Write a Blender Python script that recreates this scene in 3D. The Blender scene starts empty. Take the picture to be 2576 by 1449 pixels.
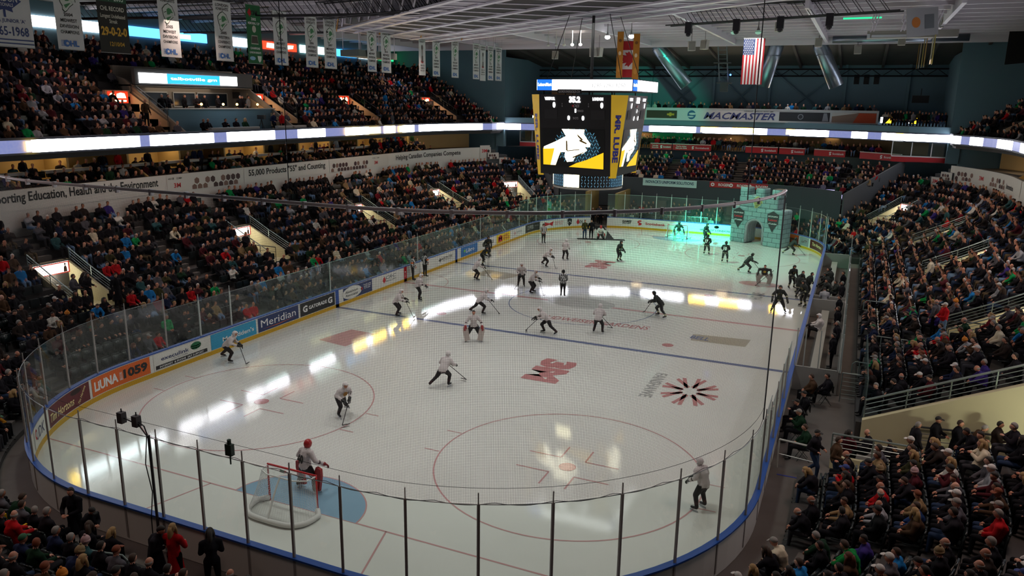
import bpy, math, random
import numpy as np
from mathutils import Vector, Matrix
R_ = random.Random(7)
PI = math.pi
S = bpy.context.scene
COL = S.collection

# ------------------------------------------------------------------ camera, world, exposure, lights
CAM = np.array([14.6404, -43.828, 12.1369]); YAW, PITCH, ROLL, FPX = -0.417587, 0.238217, 0.014382, 1922.78
_f = np.array([math.sin(YAW)*math.cos(PITCH), math.cos(YAW)*math.cos(PITCH), -math.sin(PITCH)])
_r = np.cross(_f, [0, 0, 1]); _r /= np.linalg.norm(_r); _u = np.cross(_r, _f)
CR = math.cos(ROLL)*_r + math.sin(ROLL)*_u; CU = -math.sin(ROLL)*_r + math.cos(ROLL)*_u
cd = bpy.data.cameras.new('camera'); cam = bpy.data.objects.new('camera', cd); COL.objects.link(cam)
cd.sensor_width = 36.0; cd.lens = 36.0*FPX/2576; cd.clip_end = 400; cd.clip_start = .1
M = Matrix.Identity(4)
for i in range(3):
    M[i][0] = CR[i]; M[i][1] = CU[i]; M[i][2] = -_f[i]; M[i][3] = CAM[i]
cam.matrix_world = M
S.camera = cam
def proj(p):
    d = np.asarray(p, float)-CAM; z = d@_f
    if z <= .1: return (1e9, 1e9, z)
    return (1288+FPX*(d@CR)/z, 724.5-FPX*(d@CU)/z, z)
def inview(p, m=60):
    x, y, z = proj(p); return -m < x < 2576+m and -m < y < 1449+m
S.view_settings.view_transform = 'Standard'; S.view_settings.look = 'None'
S.view_settings.exposure = 0.0; S.view_settings.gamma = 1.0; S.view_settings.use_curve_mapping = False
W = bpy.data.worlds.new('world'); S.world = W; W.use_nodes = True
W.node_tree.nodes['Background'].inputs[0].default_value = (.42, .36, .36, 1)
W.node_tree.nodes['Background'].inputs[1].default_value = .035
S.cycles.max_bounces = 6; S.cycles.diffuse_bounces = 2; S.cycles.glossy_bounces = 3
S.cycles.transparent_max_bounces = 24; S.cycles.transmission_bounces = 4
S.cycles.sample_clamp_indirect = 4.0; S.cycles.caustics_reflective = False; S.cycles.caustics_refractive = False

def lamp(kind, name, loc, energy, color=(1, 1, 1), size=1.0, target=None, spot=60, blend=.5, spread=None, sy=None):
    l = bpy.data.lights.new(name, kind); l.energy = energy; l.color = color
    if kind == 'AREA':
        l.size = size
        if sy: l.shape = 'RECTANGLE'; l.size_y = sy
        if spread: l.spread = math.radians(spread)
    elif kind == 'SPOT':
        l.spot_size = math.radians(spot); l.spot_blend = blend; l.shadow_soft_size = size
    else: l.shadow_soft_size = size
    o = bpy.data.objects.new(name, l); COL.objects.link(o); o.location = loc
    t = Vector(target) if target else Vector((loc[0], loc[1], 0))
    o.rotation_euler = (t-Vector(loc)).to_track_quat('-Z', 'Y').to_euler()
    return o
# dimmed house lamps hung over the ice
for lx in (-9, 0, 9):
    for ly in (-24, -12, 0, 12, 24):
        lamp('AREA', 'rink_lamp', (lx*.8, ly, 16.6), 190, (1, 1, .95), 1.6, spread=112)
# green show spot on the far goal and green washes on the far stand
lamp('SPOT', 'green_spot', (-2, 10, 17.0), 120000, (.03, 1, .62), .15, (1.7, 28.6, .6), 15, .55)
lamp('SPOT', 'green_wash', (2, 14, 16.8), 9000, (.03, 1, .55), .2, (-8, 46, 10.5), 26, .5)
lamp('SPOT', 'green_ice_wash', (-3, 12, 17.0), 15000, (.25, 1, .62), .4, (3.5, 21, 0), 74, 1.0)
lamp('SPOT', 'green_corner_wash', (-8, 16, 16.8), 1800, (.1, 1, .6), .4, (-12.6, 24, 2), 40, 1.0)
# low fill lamps added over the stands and blue walls as dim house light
for p, e, c in (((-19, -12, 16), 900, (1, .74, .62)), ((-19, 10, 16), 900, (1, .74, .62)), ((-15, 30, 15.5), 600, (1, .8, .68)),
                ((19, -22, 15), 900, (1, .72, .62)), ((19, 0, 15), 1150, (1, .78, .62)), ((18, 20, 15.5), 850, (1, .78, .62)),
                ((2, 38, 15.6), 420, (1, .75, .65)), ((-8, -36, 14), 650, (1, .72, .62)), ((8, -37, 14), 350, (1, .72, .62)), ((-29, 8, 17.2), 260, (1, .8, .8)), ((-29, -12, 17.2), 260, (1, .8, .8)), ((-29, 27, 17.2), 260, (1, .8, .8)), ((8, 41, 15.5), 300, (.8, .9, 1)), ((29, 30, 16), 160, (.8, .9, 1))):
    lamp('AREA', 'house_lamp', p, e*.27, c, 3.0, spread=130)

# ------------------------------------------------------------------ materials
def mat(name, col, rough=.6, metal=0, emit=None, es=0, noise=0, nscale=3, coat=0, spec=.5, alpha=None, bump=0):
    m = bpy.data.materials.new(name); m.use_nodes = True; nt = m.node_tree; b = nt.nodes['Principled BSDF']
    b.inputs['Base Color'].default_value = (*col, 1); b.inputs['Roughness'].default_value = rough
    b.inputs['Metallic'].default_value = metal; b.inputs['Specular IOR Level'].default_value = spec
    b.inputs['Coat Weight'].default_value = coat
    if emit is not None:
        b.inputs['Emission Color'].default_value = (*emit, 1); b.inputs['Emission Strength'].default_value = es
    if noise:
        tc = nt.nodes.new('ShaderNodeTexCoord'); n = nt.nodes.new('ShaderNodeTexNoise'); n.inputs['Scale'].default_value = nscale
        n.inputs['Detail'].default_value = 5
        mx = nt.nodes.new('ShaderNodeMix'); mx.data_type = 'RGBA'
        nt.links.new(tc.outputs['Object'], n.inputs['Vector']); nt.links.new(n.outputs['Fac'], mx.inputs[0])
        mx.inputs[6].default_value = (*[c*(1-noise) for c in col], 1); mx.inputs[7].default_value = (*[min(1, c*(1+noise)) for c in col], 1)
        nt.links.new(mx.outputs[2], b.inputs['Base Color'])
        if bump:
            bp = nt.nodes.new('ShaderNodeBump'); bp.inputs['Strength'].default_value = bump
            nt.links.new(n.outputs['Fac'], bp.inputs['Height']); nt.links.new(bp.outputs[0], b.inputs['Normal'])
    return m
def rgb(h):
    h = h.lstrip('#'); return tuple(((int(h[i:i+2], 16)/255+.055)/1.055)**2.4 if int(h[i:i+2], 16) > 10 else int(h[i:i+2], 16)/255/12.92 for i in (0, 2, 4))
MC = {}
def cm(h, rough=.6, **k):
    key = (h, rough, tuple(sorted(k.items())))
    if key not in MC: MC[key] = mat('paint_'+h.strip('#'), rgb(h), rough, **k)
    return MC[key]
def glow(h, s):
    key = ('g', h, s)
    if key not in MC: MC[key] = mat('lit_'+h.strip('#'), (.02, .02, .02), .5, emit=rgb(h), es=s)
    return MC[key]
def glass_mat(name, tint=(.8, 1, .93), refl=.1, haze=0.04):
    m = bpy.data.materials.new(name); m.use_nodes = True; nt = m.node_tree; nt.nodes.clear()
    out = nt.nodes.new('ShaderNodeOutputMaterial'); t = nt.nodes.new('ShaderNodeBsdfTransparent'); t.inputs[0].default_value = (*tint, 1)
    g = nt.nodes.new('ShaderNodeBsdfGlossy'); g.inputs['Roughness'].default_value = .03
    d = nt.nodes.new('ShaderNodeBsdfDiffuse'); d.inputs[0].default_value = (.6, .75, .7, 1)
    lw = nt.nodes.new('ShaderNodeLayerWeight'); lw.inputs[0].default_value = .5; pw = nt.nodes.new('ShaderNodeMath'); pw.operation = 'POWER'; pw.inputs[1].default_value = 4; fr = nt.nodes.new('ShaderNodeMath'); fr.operation = 'MULTIPLY_ADD'; fr.inputs[1].default_value = .6; fr.inputs[2].default_value = .055; nt.links.new(lw.outputs['Facing'], pw.inputs[0]); nt.links.new(pw.outputs[0], fr.inputs[0])
    m1 = nt.nodes.new('ShaderNodeMixShader'); m2 = nt.nodes.new('ShaderNodeMixShader'); m1.inputs[0].default_value = haze
    nt.links.new(t.outputs[0], m1.inputs[1]); nt.links.new(d.outputs[0], m1.inputs[2])
    nt.links.new(fr.outputs[0], m2.inputs[0]); nt.links.new(m1.outputs[0], m2.inputs[1]); nt.links.new(g.outputs[0], m2.inputs[2])
    nt.links.new(m2.outputs[0], out.inputs[0]); return m
def ice_mat(name, col, col2=None):
    m = bpy.data.materials.new(name); m.use_nodes = True; nt = m.node_tree; b = nt.nodes['Principled BSDF']; L = nt.links
    b.inputs['Roughness'].default_value = .45; b.inputs['Specular IOR Level'].default_value = .25
    b.inputs['Coat Weight'].default_value = 1; b.inputs['Coat IOR'].default_value = 1.36
    tc = nt.nodes.new('ShaderNodeTexCoord')
    n1 = nt.nodes.new('ShaderNodeTexNoise'); n1.inputs['Scale'].default_value = .35; n1.inputs['Detail'].default_value = 6
    mp = nt.nodes.new('ShaderNodeMapping'); mp.inputs['Scale'].default_value = (1.2, .5, 1)
    n2 = nt.nodes.new('ShaderNodeTexNoise'); n2.inputs['Scale'].default_value = 9; n2.inputs['Detail'].default_value = 8; n2.inputs['Roughness'].default_value = .75
    n2.inputs['Distortion'].default_value = 2.5
    geo = nt.nodes.new('ShaderNodeNewGeometry')
    L.new(geo.outputs['Position'], n1.inputs['Vector']); L.new(geo.outputs['Position'], mp.inputs['Vector']); L.new(mp.outputs[0], n2.inputs['Vector'])
    mx = nt.nodes.new('ShaderNodeMix'); mx.data_type = 'RGBA'; c2 = col2 or tuple(c*.86 for c in col)
    mx.inputs[6].default_value = (*c2, 1); mx.inputs[7].default_value = (*col, 1)
    L.new(n1.outputs['Fac'], mx.inputs[0]); L.new(mx.outputs[2], b.inputs['Base Color'])
    mr = nt.nodes.new('ShaderNodeMapRange'); mr.inputs[3].default_value = .012; mr.inputs[4].default_value = .055
    L.new(n2.outputs['Fac'], mr.inputs[0]); L.new(mr.outputs[0], b.inputs['Coat Roughness'])
    bp = nt.nodes.new('ShaderNodeBump'); bp.inputs['Strength'].default_value = .03; bp.inputs['Distance'].default_value = .01
    L.new(n2.outputs['Fac'], bp.inputs['Height']); L.new(bp.outputs[0], b.inputs['Coat Normal'])
    return m
ICE = ice_mat('ice', (.72, .72, .68)); ICE_RED = ice_mat('ice_red_paint', (.50, .20, .20)); ICE_BLUE = ice_mat('ice_blue_paint', (.13, .16, .30))
ICE_CREASE = ice_mat('ice_crease_blue', (.23, .38, .52)); ICE_GREY = ice_mat('ice_grey_paint', (.36, .36, .35)); ICE_PALE = ice_mat('ice_pale_paint', (.5, .49, .46)); ICE_TAN = ice_mat('ice_tan_paint', (.42, .38, .30))
ICE_REDL = ice_mat('ice_thin_red', (.56, .30, .30))
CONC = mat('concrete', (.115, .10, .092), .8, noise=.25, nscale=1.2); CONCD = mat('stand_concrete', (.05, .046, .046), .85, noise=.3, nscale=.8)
WALLB = mat('blue_grey_wall', rgb('#62808f'), .8, noise=.07, nscale=.4); WALLC = mat('cream_wall', rgb('#cfc6a0'), .75, noise=.06, nscale=.7)
SUITEW = mat('suite_wall', rgb('#c9a96e'), .7, noise=.08, nscale=.8)
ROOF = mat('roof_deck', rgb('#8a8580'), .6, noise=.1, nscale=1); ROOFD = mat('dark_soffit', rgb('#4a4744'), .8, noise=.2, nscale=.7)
STEEL = mat('white_steel', rgb('#dad4de'), .45, .1); DSTEEL = mat('black_steel', rgb('#26242a'), .5, .3); GALV = mat('duct_metal', rgb('#8c98a6'), .32, .85, noise=.1, nscale=1)
RAIL = mat('rail_grey', rgb('#8c9a98'), .35, .6); RAILD = mat('rail_dark', rgb('#33383a'), .4, .5); RAILW = mat('rail_white', rgb('#c9c9c4'), .4, .3)
SEATM = mat('seat_plastic', rgb('#1c2426'), .28); SEATY = mat('seat_yellow_end', rgb('#d9a51c'), .3)
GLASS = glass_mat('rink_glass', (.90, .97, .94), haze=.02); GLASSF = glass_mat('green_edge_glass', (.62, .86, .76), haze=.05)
BLACK = cm('#0b0b0c', .5); WHITE = cm('#dcdcda', .5)

# ------------------------------------------------------------------ mesh helpers
class MB:
    def __init__(s): s.v = []; s.f = []; s.m = []
    def add(s, vs, fs, mi=0):
        o = len(s.v); s.v += [tuple(v) for v in vs]; s.f += [tuple(i+o for i in f) for f in fs]; s.m += [mi]*len(fs)
    def box(s, x0, x1, y0, y1, z0, z1, mi=0, T=None):
        vs = [(x, y, z) for z in (z0, z1) for y in (y0, y1) for x in (x0, x1)]
        if T: vs = [T(v) for v in vs]
        s.add(vs, [(0, 2, 3, 1), (4, 5, 7, 6), (0, 1, 5, 4), (2, 6, 7, 3), (0, 4, 6, 2), (1, 3, 7, 5)], mi)
    def poly(s, pts, mi=0): s.add(pts, [tuple(range(len(pts)))], mi)
    def prism(s, pts, off, mi=0):
        n = len(pts); q = [tuple(np.add(p, off)) for p in pts]
        s.add(list(pts)+q, [tuple(range(n)), tuple(range(2*n-1, n-1, -1))]+[(i, n+i, n+(i+1) % n, (i+1) % n)[::-1] for i in range(n)], mi)
    def tube(s, pts, r, n=6, mi=0, closed=False, ry=None, caps=True):
        pts = [Vector(p) for p in pts]; N = len(pts); rs = r if isinstance(r, (list, tuple)) else [r]*N
        base = len(s.v); up0 = None
        for i, p in enumerate(pts):
            a = pts[(i-1) % N] if (i > 0 or closed) else p; b = pts[(i+1) % N] if (i < N-1 or closed) else p
            d = (b-a)
            if d.length < 1e-9: d = Vector((0, 0, 1))
            d.normalize()
            ref = up0 if up0 is not None else (Vector((0, 0, 1)) if abs(d.z) < .9 else Vector((1, 0, 0)))
            x = d.cross(ref)
            if x.length < 1e-6: x = d.cross(Vector((0, 1, 0)))
            x.normalize(); y = x.cross(d).normalized(); up0 = y
            ra = rs[i]; rb = ra if ry is None else ry*ra
            for k in range(n):
                t = 2*PI*k/n; s.v.append(tuple(p+x*(ra*math.cos(t))+y*(rb*math.sin(t))))
        for i in range(N if closed else N-1):
            j = (i+1) % N
            for k in range(n):
                s.f.append((base+i*n+k, base+i*n+(k+1) % n, base+j*n+(k+1) % n, base+j*n+k)); s.m.append(mi)
        if not closed and caps:
            s.f.append(tuple(base+k for k in range(n))[::-1]); s.m.append(mi)
            s.f.append(tuple(base+(N-1)*n+k for k in range(n))); s.m.append(mi)
    def ball(s, c, r, n=10, m=7, mi=0, fn=None):
        rx, ry, rz = r if isinstance(r, tuple) else (r, r, r); vs = []
        for j in range(1, m):
            th = PI*j/m
            for k in range(n):
                ph = 2*PI*k/n; u = Vector((math.sin(th)*math.cos(ph), math.sin(th)*math.sin(ph), math.cos(th)))
                if fn: u = fn(u)
                vs.append((c[0]+rx*u.x, c[1]+ry*u.y, c[2]+rz*u.z))
        t = Vector((0, 0, 1)); b = Vector((0, 0, -1))
        if fn: t = fn(t); b = fn(b)
        vs += [(c[0]+rx*t.x, c[1]+ry*t.y, c[2]+rz*t.z), (c[0]+rx*b.x, c[1]+ry*b.y, c[2]+rz*b.z)]
        fs = [(j*n+k, (j+1)*n+k, (j+1)*n+(k+1) % n, j*n+(k+1) % n) for j in range(m-2) for k in range(n)]
        T = len(vs)-2; B = T+1
        fs += [(T, k, (k+1) % n) for k in range(n)]+[(B, (m-2)*n+(k+1) % n, (m-2)*n+k) for k in range(n)]
        s.add(vs, fs, mi)
    def mesh(s, name, mats, smooth=False):
        me = bpy.data.meshes.new(name); me.from_pydata(s.v, [], s.f)
        for m in (mats if isinstance(mats, (list, tuple)) else [mats]): me.materials.append(m)
        if len(me.materials) > 1: me.polygons.foreach_set('material_index', s.m)
        if smooth: me.polygons.foreach_set('use_smooth', [True]*len(s.f))
        me.update(); return me
    def build(s, name, mats, parent=None, loc=None, rz=0, smooth=False):
        o = bpy.data.objects.new(name, s.mesh(name, mats, smooth)); COL.objects.link(o)
        if loc is not None: o.location = loc
        o.rotation_euler = (0, 0, rz); o.parent = parent
        return o
def tag(o, label=None, cat=None, group=None, kind=None):
    if label: o['label'] = label
    if cat: o['category'] = cat
    if group: o['group'] = group
    if kind: o['kind'] = kind
    return o
def empty(name, loc, label, cat, group=None, rz=0):
    o = bpy.data.objects.new(name, None); COL.objects.link(o); o.location = loc; o.rotation_euler = (0, 0, rz); o.empty_display_size = .2
    return tag(o, label, cat, group)
def struct(mb, name, mats, smooth=False, label=None, cat=None):
    return tag(mb.build(name, mats, smooth=smooth), label, cat, kind='structure')
def frame(o, xd, up, parent=None):
    """local X = xd, local Y = up, local Z = out"""
    xd = Vector(xd).normalized(); up = Vector(up).normalized(); z = xd.cross(up).normalized(); up = z.cross(xd)
    m = Matrix.Identity(4)
    for i in range(3): m[i][0] = xd[i]; m[i][1] = up[i]; m[i][2] = z[i]; m[i][3] = o[i]
    return m
def text_mesh(txt, w, h, bold=0.0, shear=0, ext=.004):
    cu = bpy.data.curves.new('t', 'FONT'); cu.body = txt; cu.size = 1; cu.extrude = 0; cu.offset = bold; cu.shear = shear
    cu.resolution_u = 2; cu.space_line = .95; cu.align_x = 'CENTER'
    ob = bpy.data.objects.new('t', cu); me = bpy.data.meshes.new_from_object(ob)
    bpy.data.objects.remove(ob); bpy.data.curves.remove(cu)
    n = len(me.vertices); co = np.empty(n*3, np.float32); me.vertices.foreach_get('co', co); co = co.reshape(-1, 3)
    lo, hi = co.min(0), co.max(0); sp = np.maximum(hi-lo, 1e-6)
    co[:, 0] = (co[:, 0]-(lo[0]+hi[0])/2)/sp[0]*w; co[:, 1] = (co[:, 1]-(lo[1]+hi[1])/2)/sp[1]*h; co[:, 2] = 0
    me.vertices.foreach_set('co', co.ravel()); me.update(); return me
def text(txt, cx, cy, w, h, m, parent, z=.012, bold=.015, name='lettering', shear=0, bend=None, rot=0):
    me = text_mesh(txt, w, h, bold, shear); me.name = name; me.materials.append(m)
    if bend or rot:
        for v in me.vertices:
            if rot: c, s_ = math.cos(rot), math.sin(rot); v.co = (v.co.x*c-v.co.y*s_, v.co.x*s_+v.co.y*c, 0)
            if bend: q = bend(v.co.x+cx, v.co.y+cy); v.co = (q[0]-cx, q[1]-cy, q[2]-z)
    o = bpy.data.objects.new(name, me); COL.objects.link(o); o.parent = parent; o.location = (cx, cy, z); return o
def shape(polys, m, parent, name='emblem', z=.01, t=.004):
    mb = MB(); ms = m if isinstance(m, list) else [m]
    for i, p in enumerate(polys):
        mi, pts = p if isinstance(p, tuple) and isinstance(p[0], int) else (0, p)
        mb.poly([(x, y, z+.003*i) for x, y in pts], mi)
    return mb.build(name, ms, parent)
def circ(cx, cy, rx, ry=None, n=24, a0=0, a1=2*PI):
    ry = ry or rx; return [(cx+rx*math.cos(a0+(a1-a0)*k/n), cy+ry*math.sin(a0+(a1-a0)*k/n)) for k in range(n if a1-a0 > 6.28 else n+1)]
def signboard(name, label, cat, M4, w, h, face, group=None, edge=None, t=.04, bend=None, kind=None):
    """a thin board: local x right, y up, z out, centred"""
    o = empty(name, (0, 0, 0), label, cat, group)
    o.matrix_world = M4
    mb = MB(); mb.box(-w/2, w/2, -h/2, h/2, -t, 0, 0)
    mb.build('panel', face, o)
    return o

# ------------------------------------------------------------------ ring geometry (rounded rectangle at distance d outside the rink)
HW, HL, RC = 12.95, 30.48, 8.53
CX, CY = HW-RC, HL-RC
def zr(d): e = max(d-1.5, 0); return .15+.28*e+.0175*e*e
def ring_len(d): return 4*CY+4*CX+2*PI*(RC+d)
def ring(d, s):
    """s metres along the offset outline, starting at right side y=-CY going up, CCW.  returns x,y,nx,ny,zone"""
    R = RC+d; segs = [('right', 2*CY), ('fr', PI/2*R), ('far', 2*CX), ('fl', PI/2*R), ('left', 2*CY), ('nl', PI/2*R), ('near', 2*CX), ('nr', PI/2*R)]
    s %= ring_len(d)
    for z, l in segs:
        if s <= l: break
        s -= l
    if z == 'right': return (HW+d, -CY+s, 1, 0, z)
    if z == 'far': return (CX-s, HL+d, 0, 1, z)
    if z == 'left': return (-HW-d, CY-s, -1, 0, z)
    if z == 'near': return (-CX+s, -HL-d, 0, -1, z)
    a = s/R+{'fr': 0, 'fl': PI/2, 'nl': PI, 'nr': 1.5*PI}[z]; c = {'fr': (CX, CY), 'fl': (-CX, CY), 'nl': (-CX, -CY), 'nr': (CX, -CY)}[z]
    return (c[0]+R*math.cos(a), c[1]+R*math.sin(a), math.cos(a), math.sin(a), z)
def ringd(x, y):
    dx = max(abs(x)-CX, 0); dy = max(abs(y)-CY, 0)
    return math.hypot(dx, dy)-RC if dx > 0 and dy > 0 else max(abs(x)-HW, abs(y)-HL)
def ring_pts(d, zones=None, n=10, y0=None):
    pts = []
    R = RC+d
    for (c, a0) in (((CX, CY), 0), ((-CX, CY), PI/2), ((-CX, -CY), PI), ((CX, -CY), 1.5*PI)):
        for k in range(n+1):
            a = a0+PI/2*k/n; pts.append((c[0]+R*math.cos(a), c[1]+R*math.sin(a)))
    return pts
# ------------------------------------------------------------------ setting: ice, floor, stands
mb = MB(); mb.box(-62, 62, -62, 62, -.3, -.02); struct(mb, 'floor', CONC)
mb = MB(); pts = ring_pts(0, n=16); mb.poly([(x, y, 0) for x, y in pts]); struct(mb, 'ice_sheet', ICE)
NROW = 13; DR = [1.6+.85*i for i in range(NROW)]
VL = [('left', -18.5), ('left', -5.2), ('left', 7.8), ('left', 20.8)]; VR = [('right', -5.5), ('right', 9.0), ('right', 20.4)]
VC = [('fl', PI-math.radians(33.7)), ('fr', math.radians(34.7)), ('nl', PI+math.radians(33)), ('nr', -math.radians(33))]
U = []
def brk(a, b, step, extra):
    n = max(1, round(abs(b-a)/step)); xs = [a+(b-a)*k/n for k in range(n+1)]
    xs = [x for x in xs if all(abs(x-e) > step*.3 for e in extra)]+[e for e in extra if min(a, b) < e < max(a, b)]
    return sorted(xs, reverse=b < a)
def vex(side): return [v+s*1.05 for z, v in VL+VR if z == side for s in (-1, 1)]
for z, a, b, ex in (('right', -CY, CY, vex('right')+[-18.6, -14.2]), ('fr', 0, PI/2, [math.radians(34.7)+s*.062 for s in (-1, 1)]), ('far', CX, -CX, []),
                    ('fl', PI/2, PI, [PI-math.radians(33.7)+s*.062 for s in (-1, 1)]), ('left', CY, -CY, vex('left')), ('nl', PI, 1.5*PI, []), ('near', -CX, CX, []), ('nr', 1.5*PI, 2*PI, [])):
    for x in brk(a, b, 1.0 if z in ('right', 'left', 'far', 'near') else math.radians(3), ex): U.append((z, x))
def upos(u, d):
    z, p = u
    if z == 'xy': return p
    if z == 'right': return (HW+d, p)
    if z == 'left': return (-HW-d, p)
    if z == 'far': return (p, HL+d)
    if z == 'near': return (p, -HL-d)
    c = {'fr': (CX, CY), 'fl': (-CX, CY), 'nl': (-CX, -CY), 'nr': (CX, -CY)}[z]
    return (c[0]+(RC+d)*math.cos(p), c[1]+(RC+d)*math.sin(p))
def farzone(x, y):
    if y < HL-4: return False
    return math.atan2(y-CY, max(abs(x)-CX, 1e-6)) > math.radians(47)
def rowz(i, x, y):
    if farzone(x, y) and i >= 5: return 3.4+.40*(i-5)
    return zr(DR[i])
def voidat(i, x, y):
    d = DR[i]
    if 6.2 < d < 9.5:
        if x < 0 and any(abs(y-v) < 1.05 for _, v in VL) and y < CY: return True
        if x > 0 and any(abs(y-v) < 1.05 for _, v in VR) and y < CY: return True
        if y > CY:
            a = math.degrees(math.atan2(y-CY, abs(x)-CX))
            if (x < 0 and abs(a-33.7) < 3.55) or (x > 0 and abs(a-34.7) < 3.55): return True
    if x > 0 and -18.6 < y < -14.2 and d < 9.5: return True
    if x > 0 and -18.6 < y < 22 and d < 3.1: return True
    if -10.2 < x < -7.1 and y > 30 and i < 5: return True
    return False
mb = MB()
for k in range(len(U)):
    a, b = U[k], U[(k+1) % len(U)]
    for i in range(NROW):
        d0, d1 = DR[i]-.6, DR[i]+.25
        m0 = np.add(upos(a, DR[i]), upos(b, DR[i]))/2
        if i == NROW-1: d1 = 12.3
        if voidat(i, *m0): continue
        z = rowz(i, *m0); p0, p1, p2, p3 = upos(a, d0), upos(b, d0), upos(b, d1), upos(a, d1)
        mb.add([(*p0, z), (*p1, z), (*p2, z), (*p3, z), (*p0, 0), (*p1, 0), (*p2, 0), (*p3, 0)], [(0, 1, 2, 3), (0, 4, 5, 1), (2, 6, 7, 3), (1, 5, 6, 2), (3, 7, 4, 0)])
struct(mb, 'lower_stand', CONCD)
# ---- aisle stairs (light nosing) as structure
AIS = {'left': [-18.5, -12, -5.2, 1.3, 7.8, 14.3, 20.8], 'right': [-12, -5.5, 1.8, 9, 14.7, 20.4], 'far': [-3.6, 3.6], 'near': [-3.5, 3.5]}
AIC = {'fl': [PI-math.radians(a) for a in (33.7, 12, 58)], 'fr': [math.radians(a) for a in (34.7, 12, 58)], 'nl': [PI+math.radians(a) for a in (12, 33, 62)], 'nr': [2*PI-math.radians(a) for a in (12, 36, 62)]}
def onaisle(x, y, d, hw=.55):
    if abs(y) <= CY: return any(abs(y-a) < hw for a in AIS['right' if x > 0 else 'left'])
    if abs(x) <= CX: return any(abs(x-a) < hw for a in AIS['far' if y > 0 else 'near'])
    z = ('fr' if x > 0 else 'fl') if y > 0 else ('nr' if x > 0 else 'nl')
    c = {'fr': (CX, CY), 'fl': (-CX, CY), 'nl': (-CX, -CY), 'nr': (CX, -CY)}[z]
    a = math.atan2(y-c[1], x-c[0]) % (2*PI)
    return any(abs(a-v)*(RC+d) < hw for v in AIC[z])
mb = MB()
for zn in ('left', 'right', 'far', 'near'):
    for v in AIS[zn]:
        for i in range(NROW):
            x, y = upos((zn, v), DR[i])
            if voidat(i, x, y): continue
            z = rowz(i, x, y); zp = rowz(i-1, x, y) if i else 0
            for q, (dd, zz) in enumerate(((-.62, z), (-.92, (z+zp)/2))):
                p = [upos((zn, v+s*.5), DR[i]+dd+e) for s, e in ((-1, 0), (1, 0), (1, .3), (-1, .3))]
                if q == 1 and i >= 1 and not voidat(i-1, x, y): mb.prism([(*c, zp+.005) for c in p], (0, 0, zz-zp))
for zn in AIC:
    for v in AIC[zn]:
        for i in range(1, NROW):
            x, y = upos((zn, v), DR[i])
            if voidat(i, x, y) or voidat(i-1, x, y): continue
            z = rowz(i, x, y); zp = rowz(i-1, x, y); h = .5/(RC+DR[i])
            p = [upos((zn, v+s*h), DR[i]-.92+e) for s, e in ((-1, 0), (1, 0), (1, .3), (-1, .3))]
            mb.prism([(*c, zp+.005) for c in p], (0, 0, (z-zp)/2))
struct(mb, 'aisle_steps', CONC)

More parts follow.
